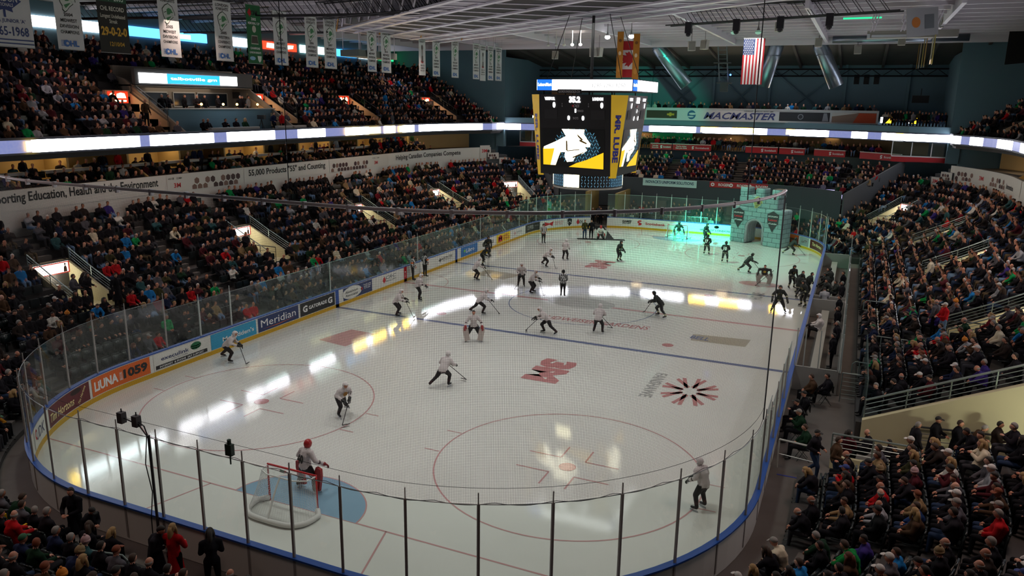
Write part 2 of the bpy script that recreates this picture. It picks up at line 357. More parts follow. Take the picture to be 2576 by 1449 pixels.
# ---- vomitories
def railing(name, path, h, label, grp=None, m=RAIL, bars=3, post=1.6, r=.022, ground=None):
    """path: list of 3D base points; posts and bars are parts"""
    o = empty(name, path[0], label, 'railing', grp); b0 = Vector(path[0]); P = [Vector(p)-b0 for p in path]
    mb = MB(); mb.tube([p+Vector((0, 0, h)) for p in P], r*1.35, 6); mb.build('handrail', m, o)
    mb = MB()
    for k in range(1, bars+1): mb.tube([p+Vector((0, 0, h*k/(bars+1))) for p in P], r*.6, 4)
    mb.build('rail_bars', m, o)
    for a, b in zip(P[:-1], P[1:]):
        n = max(1, round((b-a).length/post))
        for k in range(n+(1 if b == P[-1] else 0)):
            p = a.lerp(b, k/n); mb = MB(); mb.tube([p, p+Vector((0, 0, h))], r, 5); mb.build('post', m, o)
    return o
VSIGN = glow('#fff6ec', 3.2)
def vom(u, fl, label_at, k):
    z, c = u; hw = 1.05
    corner = z in VCZ
    def P(t, d):  # t metres sideways
        if corner:
            (x0, y0) = upos((z, c), d); n = np.array([math.cos(c), math.sin(c)]); return (x0-n[1]*t, y0+n[0]*t)
        x, y = upos((z, c), d); return (x, y+t) if z == 'right' else (x, y-t)
    d0, d1 = 6.15, 9.55
    fz = zr(6.3) - .05
    mb = MB()
    for s in (-1, 1):
        h2 = hw+.04; pts = [(*P(s*h2, d0), fz-.1), (*P(s*h2, d1), fz-.1), (*P(s*h2, d1), zr(d1)+.28), (*P(s*h2, d0), zr(d0)+.28)]
        a = np.array(P(s*(hw-.14), d0))-np.array(P(s*hw, d0)); a *= 1.0; mb.prism(pts if s > 0 else pts[::-1], (a[0], a[1], 0))
    pts = [(*P(-hw, d1), fz+2.0), (*P(hw, d1), fz+2.0), (*P(hw, d1), zr(d1)+.35), (*P(-hw, d1), zr(d1)+.35)]
    a = np.array(P(0, d1+.1))-np.array(P(0, d1)); mb.prism(pts, (a[0], a[1], 0))
    # passage running back under the rows, and its floor
    q = [P(-hw, d1), P(hw, d1), P(hw, d1+2.6), P(-hw, d1+2.6)]
    mb.add([(*q[0], fz), (*q[3], fz), (*q[3], fz+2.0), (*q[0], fz+2.0), (*q[1], fz), (*q[2], fz), (*q[2], fz+2.0), (*q[1], fz+2.0)], [(0, 1, 2, 3), (4, 5, 6, 7), (1, 5, 6, 2), (3, 2, 6, 7)])
    f = [P(-hw, d0), P(hw, d0), P(hw, d1+2.6), P(-hw, d1+2.6)]; mb.add([(*p, fz) for p in f]+[(*p, fz-.2) for p in f], [(0, 1, 2, 3), (7, 6, 5, 4), (0, 4, 5, 1)])
    struct(mb, 'vomitory_walls', WALLC)
    # lit sign over the doorway
    n = Vector((*(np.array(P(0, d1-1))-np.array(P(0, d1))), 0)).normalized(); side = Vector((*(np.array(P(1, d1))-np.array(P(0, d1))), 0)).normalized()
    if side.cross(Vector((0, 0, 1))).dot(n) < 0: side = -side
    ce = P(0, d1-.12); zc = (fz+1.35+zr(d1)+.25)/2; hh = zr(d1)+.25-(fz+1.35)
    o = signboard('lit_sign', 'glowing white sign over the exit '+label_at, 'sign', frame((ce[0], ce[1], zc), side, (0, 0, 1)), 1.9, hh, VSIGN, 'lit signs over stand exits')
    mb = MB(); t = .05
    for b in ((-.95, .95, hh/2-t, hh/2), (-.95, .95, -hh/2, -hh/2+t), (-.95, -.95+t, -hh/2, hh/2), (.95-t, .95, -hh/2, hh/2)): mb.box(b[0], b[1], b[2], b[3], 0, .03)
    mb.build('sign_border', glow('#e03020', .8), o)
    shape([[(.62, -.4*hh), (.82, -.4*hh), (.8, 0), (.72, .2*hh), (.64, 0)], circ(.72, .28*hh, .05, .06, 10)], cm('#3a2020'), o, 'printed_figure', .02)
    lamp('POINT', 'exit_light', (*P(0, 9.2), fz+1.2), 34, (1, .93, .72), .15); lamp('POINT', 'exit_light', (*P(0, 11), fz+1.7), 30, (1, .93, .72), .15)
    for s in (-1, 1):
        top = [(*P(s*(hw+.07), d), zr(d)+.28) for d in (d0, 8.0, d1)]
        railing('stand_railing', top, .62, 'railing on the %s wall of the exit %s' % ('far' if s*(1 if z == 'right' else -1) > 0 else 'near', label_at), 'railings on the stand exits')
    railing('stand_railing', [(*P(.3, d0+.1), fz), (*P(.3, 8.8), fz)], .95, 'dark low handrail inside the exit '+label_at, 'railings on the stand exits', RAILD, 2)
VCZ = ('fl', 'fr')
VN = ['nearest on the left side', 'second on the left side', 'third on the left side', 'fourth on the left side', 'beside the visitors bench on the right', 'behind the home bench', 'farthest back on the right side', 'in the far left corner', 'in the far right corner']
for k, (u, nm) in enumerate(zip(VL+VR+VC[:2], VN)): vom(u, 0, nm, k)
# deep near-right exit at ice level, with its wheelchair bay
mb = MB()
mb.prism([(HW+2.9, -14.4, 0), (HW+9.6, -14.4, 0), (HW+9.6, -14.4, zr(9.5)+.4), (HW+2.9, -14.4, zr(2.9)+.3)], (0, .25, 0))
mb.prism([(HW+1.9, -18.7, 0), (HW+9.5, -18.7, 0), (HW+9.5, -18.7, zr(9.5)+.2), (HW+1.9, -18.7, zr(1.9)+.1)], (0, .2, 0))
mb.box(HW+9.5, HW+9.6, -18.7, -14.2, 2.3, zr(9.5)+.3); mb.box(HW+12, HW+12.1, -18.7, -14.2, 0, 2.2)
mb.box(HW+1.95, HW+4.5, -17.15, -17.0, 0, .45)
struct(mb, 'vomitory_walls', WALLC)
lamp('POINT', 'exit_light', (HW+9.1, -17.4, 2.1), 190, (.96, 1, .78), .12)
railing('stand_railing', [(HW+2.95, -14.1, zr(2.9)+.25), (HW+9.6, -14.1, zr(9.6)+.25)], .75, 'long grey three-bar railing above the cream wall of the nearest right exit', 'railings on the stand exits', RAIL, 3, r=.03)
railing('stand_railing', [(HW+1.95, -17.07, .45), (HW+4.5, -17.07, .45)], .8, 'grey railing on the low wall beside the walkway at the nearest right exit', 'railings on the stand exits', RAIL, 4, r=.026)
railing('stand_railing', [(HW+4.6, -14.5, 0), (HW+9.4, -14.5, .3)], 1.0, 'dark handrail behind the row of standing men at the nearest right exit', 'railings on the stand exits', RAILD, 3, r=.026)
railing('stand_railing', [(13.25, -17.9, 0), (14.5, -18.1, 0)], 1.05, 'short pale two-bar rail beside the folding chairs by the boards', None, RAILW, 1, r=.026, post=1.3)
def loop_rail(x, y, rz, w, label, h=.85):
    o = empty('aisle_rail', (x, y, zr(ringd(x, y)) if ringd(x, y) > 1.4 else 0), label, 'railing', 'looped aisle rails in the near stands', rz)
    mb = MB(); mb.tube([(-w/2, 0, h*.35), (-w/2, 0, h-.12), (-w/2+.12, 0, h), (w/2-.12, 0, h), (w/2, 0, h-.12), (w/2, 0, h*.45), (w/2-.12, 0, h*.35), (-w/2+.12, 0, h*.35)], .026, 6, closed=True); mb.build('rail_loop', RAIL, o)
    for q in (-.3, .3):
        mb = MB(); mb.tube([(q*w, 0, 0), (q*w, 0, h)], .024, 6); mb.build('post', RAIL, o)
loop_rail(13.75, -26.9, math.radians(20), 1.7, 'looped grey aisle rail at the foot of the near right corner stand')
loop_rail(-1.6, -32.6, math.radians(12), 1.9, 'looped grey aisle rail in front of the couple by the near glass')
loop_rail(-4.4, -34.2, math.radians(12), 1.5, 'looped grey aisle rail at the bottom left corner of the photo')
loop_rail(17.0, -5.9, math.radians(-4), 1.5, 'looped grey aisle rail below the men on the right stand stairs')
loop_rail(16.6, 1.9, math.radians(-4), 1.5, 'looped grey aisle rail part way up behind the visitors bench')
loop_rail(16.1, -9.3, math.radians(-4), 1.4, 'looped grey aisle rail ending the rows beside the bench gate')

# ---- fascia / club seats level
def arc_strip(mb, d0, z0, d1, z1, us, mi=0):
    for a, b in zip(us[:-1], us[1:]):
        if 'xy' in (a[0], b[0]) and d0 > 13: continue
        mb.add([(*upos(a, d0), z0), (*upos(b, d0), z0), (*upos(b, d1), z1), (*upos(a, d1), z1)], [(0, 1, 2, 3)], mi)
def useq(zs): return [u for u in U if u[0] in zs]
UL = [('fl', PI-math.radians(31.5)+math.radians(3.15)*k) for k in range(11)]+[('left', CY-1.6*k) for k in range(28)]+[('nl', PI+math.radians(4)*k) for k in range(10)]
URt = [('right', -CY+1.6*k) for k in range(28)]+[('fr', math.radians(3.15)*k) for k in range(11)]
UFar = [('xy', (22.0, 36.0))]+[('fr', math.radians(a)) for a in range(46, 91, 4)]+[('far', CX-1.1*k) for k in range(1, 9)]+[('fl', math.radians(a)) for a in range(90, 135, 4)]+[('xy', (-22.0, 36.0))]
FD = 12.25
for nm, us in (('left', UL), ('right', URt)):
    mb = MB(); arc_strip(mb, FD, 4.2, FD, 7.35, us, 0); arc_strip(mb, FD, 7.35, FD+.25, 7.35, us, 1); arc_strip(mb, FD+.25, 7.35, FD+.25, 6.3, us, 1)
    arc_strip(mb, FD, 4.6, FD+1.15, 4.6, us, 1)
    for (a, z, b) in ((FD+.25, 6.35, FD+1.2), (FD+1.2, 6.75, FD+2.1), (FD+2.1, 7.1, FD+5)): arc_strip(mb, a, z, b, z, us, 2); arc_strip(mb, a, z-.4, a, z, us, 2)
    struct(mb, 'wall_%s_fascia' % nm, [cm('#d6d3cf', .5), cm('#55565a', .6), CONC])
    mb = MB(); arc_strip(mb, FD+4.6, 6.3, FD+4.6, 9.3, us); arc_strip(mb, FD+.1, 9.12, FD+4.7, 9.12, us); struct(mb, 'wall_%s_club' % nm, SUITEW)
    # dividing walls between the club boxes
    mb = MB(); yy = -26
    for j in range(14):
        y = -25.5+j*4.15
        if y > 27: break
        if abs(y) < CY: c = [(-1 if nm == 'left' else 1)*(HW+d) for d in (FD+1.2, FD+2.0, FD+2.6, FD+4.6)]; q = lambda d, y=y: ((-1 if nm == 'left' else 1)*(HW+d), y)
        else:
            a = math.asin(min(1, (y-CY)/(RC+FD))) if y > 0 else 0
            if y < 0: continue
            q = lambda d, a=a: ((-1 if nm == 'left' else 1)*(CX+(RC+d)*math.cos(a)), CY+(RC+d)*math.sin(a))
        mb.prism([(*q(FD+.4), 6.4), (*q(FD+4.6), 6.4), (*q(FD+4.6), 9.12), (*q(FD+2.6), 9.12), (*q(FD+2.6), 8.0), (*q(FD+1.5), 7.6), (*q(FD+.4), 6.95)], (0, .14, 0))
    struct(mb, 'wall_%s_club_dividers' % nm, SUITEW)
for y in (-22, -14, -6, 2, 10, 18, 25):
    lamp('AREA', 'club_lamp', (-(HW+FD+3.2)+(1.2 if y > 22 else 0), y, 9.0), 26, (1, .72, .38), 1.2, sy=3)
for x, y in ((27.6, 22), (26.6, 30), (-8, 44.2), (2, 44.2), (12, 44.2)): lamp('AREA', 'club_lamp', (x, y, 9.0), 24, (1, .72, .4), 1.2)
# ledges in the club boxes
for j in range(12):
    y = -21.4+j*4.15
    if y > 22: break
    mb = MB(); mb.box(-.2, .2, -1.75, 1.2, 0, .07); mb.box(.16, .2, -1.75, 1.2, -.1, 0)
    tag(mb.build('counter_ledge', cm('#b9b3ad', .5), loc=(-(HW+FD+2.15), y, 7.95)), 'pale drink ledge behind the back row of a left club box', 'ledge', 'drink ledges in the left club boxes')
# stepped end walls where the side fascia comes down to the far end rows
for sx, zn in ((-1, 'fl'), (1, 'fr')):
    mb = MB(); st = [(30, 34, 6.75), (34, 38, 6.2), (38, 43, 5.6), (43, 47.5, 4.95)]
    for a0, a1, zt in st:
        A = [(PI-math.radians(a)) if sx < 0 else math.radians(a) for a in (a0, a1)]
        p = [upos((zn, A[0]), FD-.05), upos((zn, A[1]), FD-.05), upos((zn, A[1]), FD+.15), upos((zn, A[0]), FD+.15)]
        if sx > 0: p = p[::-1]
        mb.prism([(*c, 4) for c in p], (0, 0, zt-4))
        p2 = [upos((zn, A[0]), FD+.5), upos((zn, A[1]), FD+.5), upos((zn, A[1]), FD+3), upos((zn, A[0]), FD+3)]
        mb.prism([(*c, 4) for c in p2], (0, 0, zt-4+.25))
    struct(mb, 'wall_%s_steps' % ('left' if sx < 0 else 'right'), cm('#4d5054', .7))
    a = (PI-math.radians(47.3)) if sx < 0 else math.radians(47.3)
    p0, p1 = upos((zn, a), 5.3), upos((zn, a), 12.4); mb = MB()
    mb.prism([(*p0, 1.5), (*p1, 1.5), (*p1, 7.4), (*p0, 4.45)], (.15*sx, 0, 0)); struct(mb, 'wall_%s_endcap' % ('left' if sx < 0 else 'right'), cm('#4d5054', .7))
# far end parapet under the raised rows
UF = [('fr', math.radians(47.5+6*k)) for k in range(8)]+[('far', CX-.9*k) for k in range(1, 11)]+[('fl', PI/2+math.radians(.5+6*k)) for k in range(8)]
UF = [u for u in UF if not (u[0] in ('fl',) and u[1] > PI-math.radians(47))]
mb = MB(); arc_strip(mb, 5.2, 1.6, 5.2, 4.65, UF); arc_strip(mb, 5.2, 4.65, 5.35, 4.65, UF); struct(mb, 'wall_far_parapet', cm('#3c4148', .7))
# tunnel at the far end
mb = MB(); mb.box(-10.35, -10.1, 30.7, 43, 0, 3.4); mb.box(-7.2, -6.95, 30.7, 43, 0, 3.4); mb.box(-10.1, -7.2, 36, 43, 2.75, 3.0); mb.box(-10.1, -7.2, 42.9, 43, 0, 3)
struct(mb, 'tunnel_walls', mat('tunnel_paint', rgb('#8a7440'), .8)); lamp('AREA', 'tunnel_lamp', (-8.6, 39, 2.6), 40, (1, .8, .25), 1)
# ---- ribbon board level
YEL = glow('#ffc83c', 24)
def led_mat():
    m = bpy.data.materials.new('led_ribbon'); m.use_nodes = True; nt = m.node_tree; b = nt.nodes['Principled BSDF']; L = nt.links
    b.inputs['Base Color'].default_value = (.01, .01, .01, 1)
    tc = nt.nodes.new('ShaderNodeUVMap'); sp = nt.nodes.new('ShaderNodeSeparateXYZ'); L.new(tc.outputs[0], sp.inputs[0])
    n = nt.nodes.new('ShaderNodeTexNoise'); n.noise_dimensions = '1D'; n.inputs['Scale'].default_value = .33; n.inputs['Detail'].default_value = 0; L.new(sp.outputs['X'], n.inputs['W'])
    r = nt.nodes.new('ShaderNodeValToRGB'); r.color_ramp.elements[0].position = .43; r.color_ramp.elements[0].color = (.014, .016, .03, 1); r.color_ramp.elements[1].position = .49; r.color_ramp.elements[1].color = (1, 1, 1, 1); L.new(n.outputs['Fac'], r.inputs[0])
    v = nt.nodes.new('ShaderNodeTexVoronoi'); v.inputs['Scale'].default_value = 7; L.new(tc.outputs[0], v.inputs['Vector'])
    mx = nt.nodes.new('ShaderNodeMix'); mx.data_type = 'RGBA'; mx.inputs[6].default_value = (.80, .84, 1, 1); mx.inputs[7].default_value = (1, .98, 1, 1); L.new(v.outputs['Distance'], mx.inputs[0])
    ml = nt.nodes.new('ShaderNodeMix'); ml.data_type = 'RGBA'; ml.blend_type = 'MULTIPLY'; ml.inputs[0].default_value = 1; L.new(r.outputs[0], ml.inputs[6]); L.new(mx.outputs[2], ml.inputs[7])
    L.new(ml.outputs[2], b.inputs['Emission Color']); b.inputs['Emission Strength'].default_value = 17; return m
LED = led_mat()
def ribbon(us, d, z0, z1, label):
    o = empty('ribbon_board', (*upos(us[0], d), z0), label, 'screen', 'led ribbon boards round the stands'); b0 = np.array([*upos(us[0], d), z0])
    P = [np.array([*upos(u, d), 0]) for u in us]; vs, fs, uv = [], [], []; L = 0
    for a, b in zip(P[:-1], P[1:]):
        l = np.linalg.norm(b-a); k = len(vs)
        vs += [tuple(a+[0, 0, z0]-b0), tuple(b+[0, 0, z0]-b0), tuple(b+[0, 0, z1]-b0), tuple(a+[0, 0, z1]-b0)]; fs.append((k, k+1, k+2, k+3)); uv += [(L, 0), (L+l, 0), (L+l, z1-z0), (L, z1-z0)]; L += l
    me = bpy.data.meshes.new('led_face'); me.from_pydata(vs, [], fs); me.uv_layers.new(name='UVMap').data.foreach_set('uv', [c for q in uv for c in q]); me.materials.append(LED); me.update()
    e = bpy.data.objects.new('led_face', me); COL.objects.link(e); e.parent = o
    mb = MB()
    for a, b in zip(us[:-1], us[1:]):
        for dz0, dz1 in ((-.1, 0), (z1-z0, z1-z0+.12)):
            p = [np.array([*upos(a, d-.04), z0])-b0, np.array([*upos(b, d-.04), z0])-b0, np.array([*upos(b, d+.3), z0])-b0, np.array([*upos(a, d+.3), z0])-b0]
            mb.prism([(q[0], q[1], dz0) for q in p], (0, 0, dz1-dz0))
    mb.build('casing', cm('#3d4558', .6), o); return o
ribbon(UL[::-1]+[('xy', (-22.0, 36.0))], 12.05, 9.22, 9.88, 'long glowing white ribbon board along the left stand')
ribbon(URt+[('xy', (22.0, 36.0))], 12.05, 9.22, 9.88, 'glowing white ribbon board along the right stand')
ribbon(UFar, 12.0, 9.17, 9.82, 'glowing white ribbon board across the far end')
for (u, w_) in ((('left', 11.4), 2.0), (('left', 14.4), 2.3), (('left', 17.2), 1.6), (('left', 19.3), 1.2), (('left', -17), .6), (('far', -.4), 1.9), (('far', 3.1), 2.2), (('fr', math.radians(80)), .9), (('fr', math.radians(48.5)), .8)):
    x, y = upos(u, 11.95); n = Vector((x, y, 0))-Vector((*upos(u, 13), 0)); n.normalize(); sd = Vector((0, 0, 1)).cross(n)
    mb = MB(); mb.box(-w_/2, w_/2, -.27, .27, 0, .02)
    e = mb.build('yellow_advert', YEL); e.matrix_world = frame((x, y, 9.55), sd, (0, 0, 1)); tag(e, 'bright yellow block lit on the ribbon board', 'screen', 'yellow blocks on the ribbon boards')
# big blue-grey walls closing the upper stands, far wall, pilasters
mb = MB()
for sx in (-1, 1):
    mb.box(*sorted((sx*22, sx*44)), 36, 36.25, 9.9, 19); mb.box(*sorted((sx*21.9, sx*22.9)), 35.7, 36.3, 7.3, 9.15); mb.box(*sorted((sx*22.9, sx*30)), 35.9, 36.3, 4, 9.2)
struct(mb, 'wall_blue_wings', WALLB)
mb = MB(); mb.box(-22.2, -22, 36.2, 47, 9.9, 17); mb.box(22, 22.2, 36.2, 47, 9.9, 17); struct(mb, 'wall_wing_returns', WALLB)
mb = MB(); mb.box(-30, 30, 47, 47.3, 4, 18.5); struct(mb, 'wall_far', WALLB)
mb = MB()
for x in (-8.2, -1.0, 5.0, 12.6, 18.6): mb.box(x-.13, x+.13, 46.75, 47, 10, 16.6)
for x0, x1 in ((-8, -1.2), (-1, 5), (5.2, 12.4)):
    mb.tube([(x0, 46.85, 10.2), (x1, 46.85, 16)], .08, 4); mb.tube([(x0, 46.8, 16), (x1, 46.8, 10.2)], .08, 4)
struct(mb, 'wall_bracing', WALLB)
mb = MB()
for k in range(3): mb.box(13.4+k*.95, 13.9+k*.95, 46.93, 47.02, 14.5, 15.45)
struct(mb, 'window_1', cm('#050608', .2))
mb = MB()  # far upper deck and its fascia
arc_strip(mb, 12.0, 9.95, 12.0, 10.5, UFar, 0); arc_strip(mb, 12.0, 10.42, 17.5, 10.42, UFar, 1); arc_strip(mb, 12.05, 9.1, 17, 9.1, UFar, 1); arc_strip(mb, 14.8, 7.2, 14.8, 9.1, UFar, 2); arc_strip(mb, 12.2, 7.3, 15, 7.3, UFar, 1)
struct(mb, 'wall_far_gallery', [WALLB, CONCD, mat('dim_suite', rgb('#6a5434'), .8)])
for x, w_, c in ((-5.0, 4.6, '#0cc47a'), (6.3, 3.3, '#c08a2c')):
    e = MB(); e.box(-w_/2, w_/2, -.5, .5, 0, .03); q = e.build('lit_suite_backdrop', mat('suite_paint', rgb(c), .7)); q.matrix_world = frame((x, 45.1, 8.5), (1, 0, 0), (0, 0, 1)); tag(q, 'green suite back panel' if x < 0 else 'amber suite back panel', 'panel')  # green and amber suite light is put into the panel colour
# red and white strips in the far suites
def flat_sign(name, label, cat, M4, w, h, face, grp=None, t=.05): return signboard(name, label, cat, M4, w, h, face, grp, t=t)
REDS = cm('#b01722', .5); WHT = cm('#e8e8e8', .5)
def ring_sign(name, label, u, d, z, w, h, face, grp=None):
    x, y = upos(u, d); n = (Vector((x, y, 0))-Vector((*upos(u, d+1), 0))).normalized(); sd = Vector((0, 0, 1)).cross(n)
    return signboard(name, label, 'sign', frame((x, y, z), sd, (0, 0, 1)), w, h, face, grp)
def scotia(o, x, y, h, m=WHT):
    shape([[(x-h*.5+h*.1*math.sin(t*1.0)*0+px*h, y+py*h) for px, py in ((-.1, -.45), (.35, -.45), (.5, -.2), (.35, .05), (.1, .1), (.1, .2), (.5, .2), (.5, .45), (.05, .45), (-.15, .2), (-.05, -.05), (.22, -.12), (.22, -.22), (-.1, -.22))] for t in (0,)], m, o, 'emblem')
for k, (x, w_) in enumerate(((-5.6, 2.4), (-2.2, 4.2), (5.2, 3.3), (8.3, 2.6), (12.0, 3.2), (16.6, 4.4))):
    u = ('far', x) if abs(x) < CX else ('fr' if x > 0 else 'fl', math.acos((x-CX*(1 if x > 0 else -1))/(RC+12)))
    o = ring_sign('bank_sign', ['red bank strip under the green-lit suite left of centre', 'red strip with slogan and bank name left of the barrier stairs', 'red bank strip under the amber suite', 'red bank strip right of the amber suite', 'red bank strip in front of the dark suites', 'red bank strip nearest the right corner below the glass boxes'][k], u, 11.95, 7.55, w_, .62, REDS, 'red bank strips under the far suites')
    text('Scotiabank', w_*.28, 0, w_*.36, .2, WHT, o); scotia(o, w_*.06, 0, .36)
    if k in (0, 1): text("You're richer\nthan you think", -w_*.27, 0, w_*.3, .4, WHT, o)
    mb = MB(); mb.box(-w_/2, w_/2, .31, .38, -.15, .05); mb.build('ledge', cm('#cfcac2'), o)
# glass boxes in the corners
for sx, x0, x1 in ((-1, -21, -16.5), (1, 17.5, 22.4)):
    o = empty('glass_box', ((x0+x1)/2, 38.2 if sx < 0 else 37.0, 8.0), 'white-framed press window box in the far %s corner' % ('left' if sx < 0 else 'right'), 'window box')
    w_ = x1-x0; mb = MB()
    for k in range(4): mb.box(-w_/2+k*w_/3-.04, -w_/2+k*w_/3+.04, -.04, .04, -.2, 1.15)
    mb.box(-w_/2, w_/2, -.05, .05, -.28, -.18); mb.box(-w_/2, w_/2, -.05, .05, 1.1, 1.2); mb.build('window_frame', cm('#cfd2d4'), o)
    mb = MB(); mb.box(-w_/2, w_/2, -.01, .01, -.2, 1.1); mb.build('pane', GLASS, o)
    mb = MB(); mb.box(-w_/2, w_/2, -.1, 0, -.75, -.28); mb.build('red_strip', REDS, o)
# ---- upper stands
UR_N = 13
def ufx(y): return 25.25 if y < CY else max(CX+math.sqrt(max(0, (RC+12.3)**2-(y-CY)**2)), 22.05)
def uz(j): return 9.3+.475*j
UVOM = [-7.1, 5.8, 17.5, 30.0]
YS = sorted(set([-36+1.5*k for k in range(49)]+[v+s for v in UVOM for s in (-.95, .95)]+[-6.0, 8.6]))
YS = [y for y in YS if y <= 36.0]
for sx, nm in ((-1, 'left'), (1, 'right')):
    mb = MB()
    for a, b in zip(YS[:-1], YS[1:]):
        ym = (a+b)/2
        for j in range(UR_N):
            if sx < 0 and -6.0 < ym < 5.0 and 2 <= j < 8: continue
            if any(abs(ym-v) < .95 for v in UVOM) and 2 <= j < 6: continue
            z = uz(j); P = [(sx*(ufx(y)+.2+.8*(j+q)), y, z) for y, q in ((a, 0), (b, 0), (b, 1), (a, 1))]
            mb.add(P+[(p[0], p[1], z-.5) for p in P], [(0, 1, 2, 3) if sx > 0 else (3, 2, 1, 0), (0, 4, 5, 1), (1, 5, 6, 2), (2, 6, 7, 3), (3, 7, 4, 0)])
        mb.add([(sx*(ufx(a)+0), a, 9.0), (sx*(ufx(b)+0), b, 9.0), (sx*(ufx(b)+0), b, 10.0), (sx*(ufx(a)+0), a, 10.0)], [(0, 1, 2, 3)])
        mb.add([(sx*(ufx(a)+0), a, 9.1), (sx*(ufx(b)+0), b, 9.1), (sx*(ufx(b)+.3), b, 9.1), (sx*(ufx(a)+.3), a, 9.1)], [(0, 1, 2, 3)])
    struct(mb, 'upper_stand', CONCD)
    mb = MB(); mb.box(*sorted((sx*36.3, sx*36.6)), -40, 36, 9, 19.5); struct(mb, 'wall_%s' % nm, WALLB)
    mb = MB()
    for v in UVOM:
        x0, x1 = ufx(v)+.2+1.6, ufx(v)+.2+4.8
        for s in (-1, 1):
            pts = [(sx*x0, v+s*.95, uz(2)-.2), (sx*x1, v+s*.95, uz(2)-.2), (sx*x1, v+s*.95, uz(6)+.25), (sx*x0, v+s*.95, uz(2)+.35)]
            mb.prism(pts, (0, s*.14, 0))
        mb.box(*sorted((sx*x1, sx*(x1+.1))), v-.95, v+.95, uz(2)+1.5, uz(6)+.4); mb.box(*sorted((sx*x0, sx*(x1+2))), v-.95, v+.95, uz(2)-.5, uz(2)-.2)
        mb.box(*sorted((sx*(x1+2), sx*(x1+2.1))), v-.95, v+.95, uz(2)-.5, uz(2)+1.6)
    struct(mb, 'vomitory_walls', mat('warm_wall', rgb('#b39a7c'), .75))
for k, v in enumerate(UVOM):
    x1 = ufx(v)+4.95; o = signboard('lit_sign', ['red lit sign left of the press box in the upper left stand', 'red lit sign right of the press box in the upper left stand', 'red lit sign in the middle of the upper left stand', 'red lit sign nearest the blue wall in the upper left stand'][k], 'sign', frame((-x1, v, uz(6)-.05), (0, 1, 0), (0, 0, 1)), 1.5, .72, glow('#ff2a10', 2.2), 'red lit signs in the upper left stand')
    shape([circ(-.45, .08, .2), [(-.15, -.05), (.6, -.05), (.5, .25), (.2, .3), (-.1, .22)], [(-.6, -.28), (.6, -.28), (.6, -.17), (-.6, -.17)]], glow('#fff0b0', 5), o, 'white_emblem')
    lamp('POINT', 'exit_light', (-(x1-1.0), v, uz(2)+1.3), 22, (1, .62, .4), .1)
    railing('stand_railing', [(-(ufx(v)+1.8), v+1.02, uz(2)+.35), (-(ufx(v)+4.9), v+1.02, uz(6)+.25)], .7, ['dark railing beside the upper exit left of the press box', 'dark railing beside the upper exit right of the press box', 'dark railing beside the middle upper left exit', 'dark railing beside the upper left exit nearest the blue wall'][k], 'railings on the stand exits', RAILD, 2)
# ------------------------------------------------------------------ dasher boards
NP = {'right': 14, 'left': 14, 'far': 3, 'near': 3}
def outl(d, n=8):
    """list of panels: (zone,u0,u1)"""
    P = []
    for z, a, b in (('right', -CY, CY), ('fr', 0, PI/2), ('far', CX, -CX), ('fl', PI/2, PI), ('left', CY, -CY), ('nl', PI, 1.5*PI), ('near', -CX, CX), ('nr', 1.5*PI, 2*PI)):
        n_ = {'right': 22, 'left': 22, 'far': 6, 'near': 6}.get(z, 8)
        for k in range(n_): P.append(((z, a+(b-a)*k/n_), (z, a+(b-a)*(k+1)/n_)))
    return P
PAN = outl(0)
BW, BY, BB = cm('#d9d8d2', .35), cm('#c99c16', .4), cm('#1f4c9c', .35)
GATE = lambda x, y: (-10.1 < x < -7.2 and y > 29)
ZN = {'right': 'right side', 'left': 'left side', 'far': 'far end', 'near': 'near end', 'fr': 'far right corner', 'fl': 'far left corner', 'nl': 'near left corner', 'nr': 'near right corner'}
def sub(u0, u1, n): return [(u0[0], u0[1]+(u1[1]-u0[1])*k/n) for k in range(n+1)]
cnt = {}
def ordw(i): return ['first', 'second', 'third', 'fourth', 'fifth', 'sixth', 'seventh', 'eighth', 'ninth', 'tenth', 'eleventh', 'twelfth', 'thirteenth', 'fourteenth', 'fifteenth', 'sixteenth', 'seventeenth', 'eighteenth', 'nineteenth', 'twentieth', 'twenty first', 'twenty second'][i]
def side_from_near(z, k, n): return k if z in ('right',) else n-1-k
